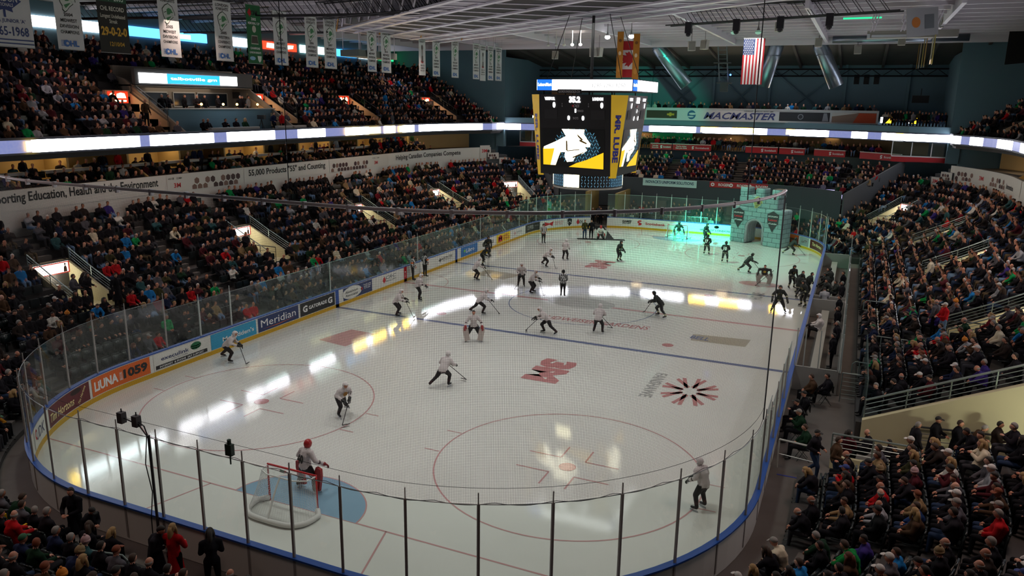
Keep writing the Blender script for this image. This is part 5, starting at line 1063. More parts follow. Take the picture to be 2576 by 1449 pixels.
o = signboard('lit_sign', 'long white and blue lit sign above the press box', 'sign', frame((-29.75, -1.2, 13.4), (0, 1, 0), (0, 0, 1)), 9.0, .66, glow('#ffffff', 6))
shape([[(-2.2, -.33), (2.7, -.33), (2.7, .33), (-2.2, .33)]], glow('#1f9cff', 2.2), o, 'blue_panel'); text('talbotville gm', .25, 0, 4.3, .26, glow('#ffffff', 5), o, z=.02)
for k, (y0, y1) in enumerate(((-5.6, -4.2), (-4.1, -1.7), (-1.2, 0.9), (1.1, 4.2))):
    o = empty('press_window', (-31.75, (y0+y1)/2, 11.5), 'dark press box window with white frame, %s from the left' % ordw(k), 'window', 'press box windows'); w = (y1-y0)/2; mb = MB(); mb.box(0, .02, -w, w, 0, 1.0); mb.build('pane', cm('#1c2833', .15), o)
    mb = MB(); [mb.box(.0, .06, a, b, c, d) for a, b, c, d in ((-w, w, .96, 1.04), (-w, w, -.05, .02), (-w, -w+.05, 0, 1), (w-.05, w, 0, 1))]; mb.build('window_frame', cm('#b9b9b6'), o)
for k, y in enumerate((-1.6, .5, 1.9, 4.1)):
    o = empty('desk_lamp', (-28.6, y, 11.42), 'small glowing desk lamp on the press box counter, %s from the left' % ordw(k), 'lamp', 'desk lamps in the press box'); mb = MB(); mb.tube([(0, 0, 0), (0, 0, .22)], .02, 5); mb.build('stem', BLACK, o); mb = MB(); mb.ball((0, 0, .28), .09, 8, 5); mb.build('bulb', glow('#ffb84a', 22), o)
o = empty('broadcast_camera', (-26.6, 2.2, 9.35), 'black broadcast camera on a tripod in the gap below the press box', 'camera'); mb = MB(); mb.box(-.3, .35, -.12, .12, 1.3, 1.6); mb.build('camera_body', BLACK, o); [(lambda q: q.build('tripod_leg', BLACK, o))((lambda m_, a: (m_.tube([(0, 0, 1.3), (.4*math.cos(a), .4*math.sin(a), 0)], .025, 5), m_)[1])(MB(), a)) for a in (0, 2.1, 4.2)]
lamp('AREA', 'press_lamp', (-30.2, -.5, 12.8), 60, (1, .8, .6), 4, sy=6)  # fill light added to brighten the press box inside
lamp('AREA', 'press_front_lamp', (-26.5, 0, 13.5), 40, (.8, .9, 1), 3, target=(-28.3, 0, 10.5))  # fill light added in front to brighten the blue press box wall
# ------------------------------------------------------------------ signs round the bowl
def ang(z, a): return (z, math.radians(a))
def arc_sign(name, label, us, d, z0, z1, face, txts=(), polys=(), grp='3M fascia adverts', cat='advert', flip=False):
    P = [np.array([*upos(u, d)]) for u in us]; L = [0]
    for a, b in zip(P[:-1], P[1:]): L.append(L[-1]+np.linalg.norm(b-a))
    c = (P[0]+P[-1])/2; b0 = np.array([*c, (z0+z1)/2]); o = empty(name, tuple(b0), label, cat, grp); w, h = L[-1], z1-z0
    def at(x, y, off=0):
        t = min(max(x+w/2, 0), w-1e-4); i = min(np.searchsorted(L, t, 'right')-1, len(P)-2); f = (t-L[i])/(L[i+1]-L[i]); p = P[i]*(1-f)+P[i+1]*f; d_ = (P[i+1]-P[i])/(L[i+1]-L[i]); n = np.array([d_[1], -d_[0]])
        q = p+n*off; return (q[0]-b0[0], q[1]-b0[1], y)
    mb = MB(); vs = []
    for i in range(len(P)): x = L[i]-w/2; vs += [at(x, -h/2), at(x, h/2)]
    if face is not None: mb.add(vs, [(2*i, 2*i+2, 2*i+3, 2*i+1) for i in range(len(P)-1)]); mb.build('panel', face, o)
    for s, fx, fy, tw, th, m in txts:
        me = text_mesh(s, tw, th, .02); me.name = 'lettering'; me.materials.append(m)
        for v in me.vertices: v.co = at(v.co.x+fx*w, v.co.y+fy*h, .015)
        q = bpy.data.objects.new('lettering', me); COL.objects.link(q); q.parent = o
    if polys:
        ms = []; mb = MB()
        for m, p, off in polys:
            if m not in ms: ms.append(m)
            mb.poly([at(x, y, off) for x, y in p], ms.index(m))
        mb.build('hexagon_pattern', ms, o)
    return o
def hexes(x0, x1, h, m1, m2, r=.2, seed=3, back=None):
    out = []; q = random.Random(seed); nx = int((x1-x0)/(r*1.8))
    if back: out.append((back, [(x0, -h/2), (x1, -h/2), (x1, h/2), (x0, h/2)], .006))
    for i in range(nx):
        for j in range(3):
            x = x0+r+i*r*1.8+(r*.9 if j % 2 else 0); y = -h/2+.12+j*r*1.6
            if y+r > h/2+.05 or x+r > x1 or q.random() < .12: continue
            out.append((m1 if q.random() < .72 else m2, [(x+r*.86*math.cos(PI/6+PI/3*k), max(-h/2, min(h/2, y+r*.86*math.sin(PI/6+PI/3*k)))) for k in range(6)], .012))
    return out
HX1, HX2, R3M = cm('#3a1218', .5), cm('#7a5a50', .5), cm('#c01c28', .5)
def lseg(y0, y1, n=None):
    n = n or max(2, int(abs(y1-y0)/2)); return [('left', y0+(y1-y0)*k/n) for k in range(n+1)]
arc_sign('fascia_advert', 'long white 3M banner reading proudly supporting education, health and the environment', lseg(-21.9, -8.4), FD-.02, 6.25, 7.3, cm('#d6d3cf', .5), (('Proudly Supporting Education, Health and the Environment', -.01, .1, 12.6, .66, BKT),))
arc_sign('fascia_advert', 'white 3M panel with brown hexagons and small section numbers on the left fascia', lseg(-8.3, -1.6), FD-.02, 6.25, 7.3, cm('#d6d3cf', .5), (('3M', -.38, -.12, .55, .3, R3M), ('<113   114>', -.4, .3, 1.1, .14, BKT)), hexes(-1.4, 3.3, 1.0, HX1, HX2, .26, 5))
arc_sign('fascia_advert', 'white 3M banner reading 55,000 products and counting', lseg(-1.5, 8.2), FD-.02, 6.25, 7.3, cm('#d6d3cf', .5), (('55,000 Products "55" and Counting', 0, .1, 8.8, .6, BKT),))
arc_sign('fascia_advert', 'white 3M panel with dark hexagons in the middle of the left fascia', lseg(8.3, 17.0), FD-.02, 6.25, 7.3, cm('#cfccc8', .5), (('3M', .28, -.1, .55, .3, R3M), ('<115   116>', .28, .3, 1.1, .13, BKT)), hexes(-4.2, 1.4, 1.0, HX1, HX2, .24, 8))
arc_sign('fascia_advert', 'white 3M banner reading helping Canadian companies compete', lseg(17.1, 21.9)+[ang('fl', 180-3*k) for k in range(1, 10)], FD-.02, 6.25, 7.3, cm('#d6d3cf', .5), (('Helping Canadian Companies Compete', -.04, .05, 10.8, .6, BKT),))
arc_sign('fascia_advert', 'white 3M panel with hexagons at the far end of the left fascia', [ang('fl', 152.5-1.2*k) for k in range(4)], FD-.04, 6.1, 7.55, cm('#cfccc8', .5), (('3M', -.05, .1, .7, .38, R3M),), hexes(.25, .9, 1.3, HX1, HX2, .2, 3))
for zn, sg in (('fl', -1), ('fr', 1)):
    A = lambda a: ang(zn, 180-a if sg < 0 else a)
    for (a0, a1, z1, nm, t3) in ((30, 34, 6.75, 'first', 0), (34.2, 37, 6.2, 'second', 1), (38, 41, 5.6, 'third', 0), (41.5, 44, 5.2, 'fourth', 1), (44.5, 47.3, 4.75, 'fifth', 0)):
        us = [A(a0+(a1-a0)*k/3) for k in range(4)]; us = us if sg < 0 else us[::-1]
        arc_sign('step_advert', '%s stepped 3M panel down the far %s corner, %s' % (nm, 'left' if sg < 0 else 'right', 'white with red 3M' if t3 else 'dark hexagons'), us, FD-.2, z1-.68, z1, cm('#d2cfcb', .5) if t3 else cm('#c8c5c1', .5), (('3M', 0, 0, .6, .34, R3M),) if t3 else (), () if t3 else hexes(-.75, .75, .68, HX1, HX2, .17, 4))
arc_sign('fascia_advert', 'white 3M banner with hexagons and a red 3M on the right fascia', [('fr', math.radians(30-2*k)) for k in range(15)]+[('right', 21.9), ('right', 19)], FD-.02, 6.2, 7.35, cm('#cfccc8', .5), (('3M', -.22, -.1, .7, .35, R3M), ('Innovation', .22, -.2, 2.2, .4, BKT)), hexes(-6.8, -4.2, 1.1, HX1, HX2, .25, 4)+hexes(-1.6, 1.8, 1.1, HX1, HX2, .25, 5))
def farsign(label, x0, x1, z0, z1, face, txts, polys=(), d=5.14):
    us = [('far', x1+(x0-x1)*k/4) if abs(x1+(x0-x1)*k/4) < CX else ('fr' if x1+(x0-x1)*k/4 > 0 else 'fl', math.acos(max(-1, min(1, ((x1+(x0-x1)*k/4)-CX*(1 if x1+(x0-x1)*k/4 > 0 else -1))/(RC+d))))) for k in range(5)][::-1]
    return arc_sign('parapet_advert', label, us, d, z0, z1, face, txts, polys, 'adverts on the far parapet', 'advert')
farsign('pale sign reading Novack\'s uniform solutions on the far parapet', -5.7, -.1, 3.85, 4.6, cm('#bfe0dc', .5), (("NOVACK'S UNIFORM SOLUTIONS", 0, .08, 5.0, .32, cm('#14405e')),))
RW = [(-1.9, 0), (0, 0), (1.9, 0)]
farsign('red telecom sign with the name repeated three times on the far parapet', 1.2, 6.9, 4.05, 4.62, REDS, tuple(('ROGERS', -.24+.32*k, 0, 1.2, .28, WHT) for k in range(3)), tuple((WHT, circ(-2.55+1.82*k, 0, .18), .01) for k in range(3))+tuple((REDS, circ(-2.55+1.82*k, 0, .1, .1, 4), .014) for k in range(3)))
o = signboard('video_board', 'bright white and violet video board above the far right seats', 'screen', frame((12.3, 34.4, 4.0), (1, -.05, 0), (0, 0, 1)), 3.4, 1.1, glow('#c8c0ff', 1.8)); shape([[(-.8, -.55), (.6, -.55), (.6, .45), (-.5, .5)]], glow('#ffffff', 6), o, 'white_block'); shape([[(-1.7, -.5), (-.8, -.55), (-.6, -.1), (-1.6, -.1)]], glow('#ffdca0', 4), o, 'warm_block')
o = empty('gallery_banner', (4.2, 42.25, 11.1), 'long white car dealer banner across the front of the far upper gallery', 'banner'); mb = MB(); mb.box(-11.9, 11.9, -.03, 0, -.62, .62); mb.build('panel', cm('#c9ccd2', .6), o)
mb = MB(); mb.box(-11.9, 11.9, -.1, .3, .62, .72); mb.build('top_rail', cm('#c2c2c6', .4), o)
e = empty('banner_art', (0, 0, 0), None, None); e.parent = o; e.matrix_local = frame((0, -.04, 0), (1, 0, 0), (0, 0, 1))
text('MACMASTER', -1.6, -.05, 7.4, .72, cm('#3c4680', .5), e, bold=.02, shear=.35, z=.01); text('CHEVROLET  CADILLAC  BUICK  GMC', .4, .47, 3.0, .13, cm('#5a5c68'), e, z=.01)
shape([circ(-6.6, 0, .45, .48)], cm('#2f5b8a'), e); shape([circ(-6.5, .1, .4, .12)], cm('#c9ccd2'), e, z=.02); shape([circ(-6.7, -.2, .35, .08)], cm('#c9ccd2'), e, z=.02)
shape([[(-11.6, -.42), (-8.2, -.42), (-8.2, .42), (-11.6, .42)]], cm('#3a3020'), e, 'photo_panel'); shape([[(-9.3, -.1), (-8.5, -.1), (-8.5, .1), (-9.3, .1)], [(-9.05, -.2), (-8.8, -.2), (-8.8, .2), (-9.05, .2)]], cm('#c9a02c'), e, 'emblem', .02)
shape([[(2.5, -.45), (7.4, -.45), (7.4, .45), (2.5, .45)]], cm('#2a2c34'), e, 'photo_panel'); shape([circ(4.6, 0, .28)], cm('#8a8c96'), e, z=.02); shape([circ(4.6, 0, .2)], cm('#34363e'), e, z=.03); shape([[(6.7, -.4), (7.3, -.4), (7.1, .4), (6.8, .4)]], cm('#8a8c96'), e, z=.02)
shape([[(7.6, -.5), (11.7, -.5), (11.7, .5), (7.6, .5)]], cm('#8a7468'), e, 'photo_panel'); shape([[(9.6, -.5), (11.7, -.5), (11.7, .45), (10.1, .45)]], cm('#b8451c'), e, z=.02); shape([[(7.6, .1), (10, .45), (9.2, .5), (7.6, .5)]], cm('#c9c6c6'), e, z=.025)
for k, (x, w_) in enumerate(((16.9, 1.2), (19.2, .9))):
    o = signboard('small_screen', 'small yellow and white lit screen on the far right gallery front, %s' % ('left one' if k == 0 else 'right one'), 'screen', frame((x, 42.2, 10.95), (1, 0, 0), (0, 0, 1)), w_, .6, cm('#101418')); shape([[(-.1*w_, -.3), (.4*w_, -.3), (.45*w_, .25), (.25*w_, .25)]], glow('#ffd028', 3), o); shape([[(-.5*w_, -.28), (-.32*w_, -.28), (-.32*w_, .28), (-.5*w_, .28)]], glow('#ffffff', 4), o)
o = signboard('lit_lettering_sign', 'small white lit lettering sign on the gallery front left of the scoreboard', 'sign', frame((-18.0, 38.4, 10.55), (1, -.0, 0), (0, 0, 1)), 3.6, .5, cm('#10141c')); text('FIRSTONTARIO', 0, 0, 3.2, .34, glow('#f0f0ff', 5), o, bold=.04)
mb = MB(); mb.box(-21.9, -14.5, 38.6, 38.75, 9.9, 10.3); mb.box(-21.9, -14.5, 38.75, 46, 9.8, 9.95); struct(mb, 'wall_gallery_left', WALLB)
mb = MB(); mb.box(-20.5, -17.5, 46.5, 46.99, 9.9, 13.6); mb.box(-23.5, -20.5, 46.0, 46.9, 9.9, 12.6); struct(mb, 'door_1', cm('#b98e6a', .7)); 
o = signboard('wall_monitor', 'dark monitor hanging from the wall above the far right gallery', 'screen', frame((19.7, 44, 13.0), (1, 0, 0), (0, -.2, 1)), 1.5, .72, cm('#0c0e12', .3)); mb = MB(); mb.tube([(0, .3, -.05), (0, 1.0, -.3)], .04, 5); mb.build('bracket', BLACK, o)

# ------------------------------------------------------------------ roof, steel grid, trusses, ducts, lamps
mb = MB(); mb.box(-40, 40, -30, 33, 18.5, 18.7)
struct(mb, 'ceiling', ROOF)
mb = MB()
for y in np.arange(-4, 33, 2.4): mb.box(-37, 37, y-.09, y+.09, 18.1, 18.5)
struct(mb, 'ceiling_purlins', STEEL)
mb = MB()
for x in (-30, -21.5, -13, -5, 3, 11, 19, 28): mb.prism([(x-.12, 6, 17.7), (x+.12, 6, 17.7), (x+.12, 6, 18.4), (x-.12, 6, 18.4)], (0, 27, 0))
mb.box(-40, 40, 32.8, 33.1, 17.55, 18.5); struct(mb, 'ceiling_beams', STEEL)
mb = MB(); mb.add([(-45, 33, 18.2), (45, 33, 18.2), (45, 48, 16.3), (-45, 48, 16.3)], [(0, 1, 2, 3)])
for x in range(-24, 25, 4): mb.prism([(x-.12, 33.1, 17.9), (x+.12, 33.1, 17.9), (x+.12, 47.4, 16.1), (x-.12, 47.4, 16.1)], (0, 0, .25))
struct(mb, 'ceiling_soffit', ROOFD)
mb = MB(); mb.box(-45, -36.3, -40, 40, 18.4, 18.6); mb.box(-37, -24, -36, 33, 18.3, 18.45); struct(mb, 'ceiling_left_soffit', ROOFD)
mb = MB(); mb.tube([(-26, 46.2, 16.0), (26, 46.2, 16.0)], .08, 4)
mb.tube([(-26, 46.2, 15.3), (26, 46.2, 15.3)], .08, 4)
for k in range(52): mb.tube([(-26+k, 46.2, 16 if k % 2 else 15.3), (-25+k, 46.2, 15.3 if k % 2 else 16)], .04, 3)
tag(mb.build('wall_truss', DSTEEL), 'dark truss running along the top of the far wall', 'truss')
# suspended steel grid
G = [np.array(p) for p in ((-20.5, 3.4), (-18.7, 15.0), (15.5, -8.0), (1.0, -13.0))]
o = empty('steel_grid', (0, 0, 17), 'large pale suspended steel grid with dark mesh panels over the ice', 'steel grid')
def gp(u, v): p = (G[0]*(1-v)+G[1]*v)*(1-u)+(G[3]*(1-v)+G[2]*v)*u; return (p[0], p[1])
mb = MB(); mbp = MB(); mb2 = MB(); VV = [0, .16, .42, .7, .86, 1]; 
for v in VV: mb.prism([(*gp(0, v), -.1), (*gp(1, v), -.1), (gp(1, v)[0], gp(1, v)[1]+.42, -.1), (gp(0, v)[0], gp(0, v)[1]+.42, -.1)], (0, 0, .09))
mb.build('main_beam', STEEL, o)
for k in range(15):
    u = k/14; q = MB(); a, b = gp(u, 0), gp(u, 1); q.prism([(*a, -.05), (*b, -.05), (b[0]+.34, b[1], -.05), (a[0]+.34, a[1], -.05)], (0, 0, .03)); q.build('cross_beam', STEEL, o)
for k in range(2, 14):
    for v0, v1 in zip(VV[:-1], VV[1:]):
        if v1-v0 < .2: continue
        u0, u1 = (k+.12)/14, (k+.88)/14; mbp.poly([(*gp(u0, v0+.035), -.015), (*gp(u1, v0+.035), -.015), (*gp(u1, v1-.01), -.015), (*gp(u0, v1-.01), -.015)])
mbp.build('mesh_panel', mat('dark_mesh', rgb('#1e1a1c'), .8, noise=.5, nscale=6), o); mb = MB(); mb.poly([(*gp(0, 0), .0), (*gp(1, 0), .0), (*gp(1, 1), .0), (*gp(0, 1), .0)]); mb.build('deck', cm('#a29cab', .6), o)
mb = MB()
for k in range(14):
    u0, u1 = k/14, (k+1)/14
    for v in (0, 1): a, b = gp(u0, v), gp(u1, v); m_ = ((a[0]+b[0])/2, (a[1]+b[1])/2); mb.tube([(*a, .1), (*m_, 1.4), (*b, .1)], .07, 4)
for v in (0, 1): mb.tube([(*gp(0, v), 1.4), (*gp(1, v), 1.4)], .1, 4)
mb.build('web_members', STEEL, o)
mb = MB()
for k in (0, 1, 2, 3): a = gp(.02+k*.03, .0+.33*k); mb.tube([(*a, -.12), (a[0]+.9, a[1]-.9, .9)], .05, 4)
mb.build('amber_lit_brace', cm('#c08a3c'), o)  # amber light on these braces is put into their colour
o = empty('hanging_platform', (-19.5, 6.0, 15.2), 'grey boxy lighting platform hanging at the left tip of the steel grid', 'platform'); mb = MB(); mb.box(-.7, .9, -2.4, 2.6, 0, .45); mb.build('deck', cm('#5a625e', .7), o); mb = MB(); [mb.tube([(x, y, .4), (x, y, 1.8)], .03, 4) for x in (-.6, .8) for y in (-2.2, 0, 2.4)]; mb.build('hanger', STEEL, o)
def truss(a, b, label, s=.34, step=.7, m=DSTEEL):
    a, b = Vector(a), Vector(b); o = empty('lighting_truss', a, label, 'truss', 'black lighting trusses under the roof'); d = (b-a); L = d.length; d.normalize(); sd = d.cross(Vector((0, 0, 1))).normalized()*s; up = Vector((0, 0, s*1.3))
    C = [sd+up, -sd+up, sd-up, -sd-up]; mb = MB(); [mb.tube([c, c+d*L], .04, 4) for c in C]; mb.build('chords', m, o); mb = MB(); n = int(L/step)
    for k in range(n):
        p, q = d*(k*step), d*((k+1)*step)
        for i, j in ((0, 2), (1, 3), (0, 1), (2, 3)): mb.tube([C[i]+p, C[j]+q], .022, 3)
    mb.build('lacing', m, o); return o
truss((-30, -9.5, 17.2), (2, -1, 17.55), 'black lighting truss crossing the top of the photo from the left')
truss((-28.5, -3, 16.9), (-18.5, .2, 16.95), 'short black truss among the left banners')
truss((2.0, 10.0, 17.75), (16, 5.6, 17.8), 'black lighting truss at the top right of the scoreboard')
truss((-16, -4.0, 17.35), (6, -7.5, 17.6), 'black truss over the pale steel grid')
for k, x in enumerate((3.6, 6.8, 9.5, 12.3)):
    mb = MB(); mb.box(-.2, .2, -.2, .2, -.8, -.1); mb.ball((0, 0, -.85), .17, 8, 5); tag(mb.build('moving_head_lamp', DSTEEL, loc=(x, 9.5-(x-2)*.31, 17.5)), 'black moving lamp under the right truss, %s from the left' % ordw(k), 'lamp', 'lamps under the right truss')
for k, (p, bot) in enumerate((((-4.3, 34), (-1.5, 34)), ((6.65, 34), (5.7, 34)), ((10.5, 34), (12.15, 34)))):
    o = empty('air_duct', (p[0], 33.6, 18.0), 'thick round metal air duct angling down %s' % ['left of the flag, green-lit below', 'behind the flag', 'right of the flag'][k], 'duct', 'round air ducts at the far end'); mb = MB(); mb.tube([(0, 0, .3), (0, 0, -.6), ((bot[0]-p[0])*.2, .1, -1.2), (bot[0]-p[0], .6, -4.0)], .66, 18); mb.build('duct_pipe', GALV, o, smooth=True)
    for z, f in ((-.5, 0), (-1.3, .22)): mb = MB(); mb.tube([((bot[0]-p[0])*f, .1*f, z), ((bot[0]-p[0])*f, .1*f, z-.08)], .69, 18); mb.build('duct_band', GALV, o)
o = empty('long_duct', (0, 32.5, 17.9), 'long horizontal round duct under the far roof edge at the right', 'duct'); mb = MB(); mb.tube([(11.5, -.5, 0), (22, -.5, 0)], .3, 12); mb.build('duct_pipe', GALV, o, smooth=True)
for k, (x, y, z) in enumerate(((-4.54, 17.4, 17.3), (-2.54, 17.2, 17.3), (5.4, 16.2, 17.35), (7.07, 16.6, 17.35))):
    o = empty('floodlight', (x, y, z), ['lit white floodlight left of the maple leaf flag', 'lit white floodlight above the maple leaf flag', 'dim green round floodlight left of the striped flag', 'dim green round floodlight above the striped flag'][k], 'lamp', 'round floodlights under the roof'); mb = MB(); mb.tube([(0, 0, 1.2), (0, 0, .4), (0, 0, .12), (0, 0, 0)], [.02, .04, .12, .24], 12); mb.build('housing', cm('#6a6a6c'), o); mb = MB(); mb.ball((0, 0, -.02), (.22, .22, .16), 12, 6); mb.build('lens', glow('#ffffff', 30) if k < 2 else glow('#a8e8c8', .5), o)
for k in range(5):
    mb = MB(); mb.ball((0, 0, 0), (.16, .16, .12), 10, 6); mb.tube([(0, 0, .1), (0, 0, 1.4)], .03, 5); tag(mb.build('spot_lamp', glow('#fff4e0', 6) if k > 2 else cm('#c8c8c4'), loc=(-11.4+.75*k, 22, 17.1)), 'small spotlight in the row left of the scoreboard, %s from the left' % ordw(k), 'lamp', 'row of small spotlights')
for k, (x, y, z) in enumerate(((-6.6, 20, 16.3), (-6.1, 20.2, 16.3), (1.2, 22, 16.8), (2.3, 22, 16.9), (8.3, 18, 17.8), (10.5, 30, 17.5), (13.6, 32, 17.0), (17.0, 31, 17.6), (-13.0, 28, 16.6))):
    o = empty('loudspeaker', (x, y, z), 'white hanging loudspeaker, %s from the left' % ordw([1, 2, 3, 4, 5, 6, 7, 8, 0][k]), 'loudspeaker', 'white loudspeakers under the roof', [.5, -.5, .5, -.5, .3, 0, .2, -.2, .1][k]); mb = MB(); mb.prism([(-.3, -.25, -.35), (.3, -.25, -.35), (.22, .2, -.35), (-.22, .2, -.35)], (0, .1, .75)); mb.build('cabinet', cm('#b9b5ae', .5), o); mb = MB(); mb.box(-.25, .25, -.27, -.25, -.3, .3); mb.build('grille', cm('#8a8782'), o); mb = MB(); mb.tube([(0, 0, .38), (0, 0, 1.4)], .02, 4); mb.build('bracket', DSTEEL, o)
o = empty('lighting_ladder', (2.3, 33.0, 14.2), 'hanging grey ladder frame with a small blue lamp, between two ducts', 'ladder frame'); mb = MB(); [mb.tube([(x, 0, 0), (x-.4, 0, 3.6)], .06, 5) for x in (-.45, .35)]; [mb.tube([(-.45-.4*q, 0, 3.6*q), (.35-.4*q, 0, 3.6*q)], .03, 4) for q in np.linspace(.05, .95, 9)]; mb.build('ladder', cm('#6a7478'), o); mb = MB(); mb.box(-.7, .7, -.15, .15, -.05, .08); mb.box(-1.1, .5, -.15, .15, 1.8, 1.9); mb.box(-.35, .35, -.15, .15, -.8, -.05); mb.build('bracket', cm('#3c4448'), o); mb = MB(); mb.ball((.55, -.2, .75), .09, 8, 5); mb.build('blue_lamp', glow('#3a6cff', 10), o)
o = empty('roof_unit', (17.2, 20, 17.0), 'long white rectangular roof unit with a louvred underside at the upper right', 'roof unit'); mb = MB(); mb.box(-2.9, 2.9, -.5, .5, 0, .5); mb.build('casing', cm('#9a9690', .5), o); mb = MB(); mb.box(-2.6, -.1, -.55, -.5, .05, .22); mb.box(-2.9, -2.7, -.56, -.5, .0, .3); mb.box(-.1, .15, -.56, -.5, .05, .3); mb.build('louvre', cm('#c8cad6', .3), o)
for k, x in enumerate((14.6, 16.4, 18.2)): truss((x, 14, 17.3), (x+.5, 14.2, 19.4), 'upright grey truss leg at the upper right, %s from the left' % ordw(k), .25, .5, STEEL)
mb = MB(); mb.box(-1.2, 1.2, -.04, .04, 0, .1); tag(mb.build('green_tube_lamp', glow('#20e890', 1.6), loc=(13.9, 16, 18.0)), 'green glowing tube lamp under the roof at the upper right', 'lamp')
mb = MB(); mb.prism([(-3, -.05, 0), (3.2, -.05, .6), (3.2, -.05, 3), (-3, -.05, 3)], (0, .1, 0)); tag(mb.build('black_drape', cm('#0d0d10', .9), loc=(27.5, 30, 15.6)), 'black drape hanging at the top right', 'drape')
o = signboard('hanging_sign', 'white framed advert board hanging at the top right corner', 'sign', frame((17.3, 9.5, 17.1), (.45, 1, .12), (-.1, 0, 1)), 4.5, 1.6, cm('#a8a8aa', .6)); shape([circ(-1.0, 0, .6, .3)], cm('#c87830'), o); shape([[(.2, -.4), (1.6, -.4), (1.6, .4), (.2, .4)]], cm('#707478'), o)
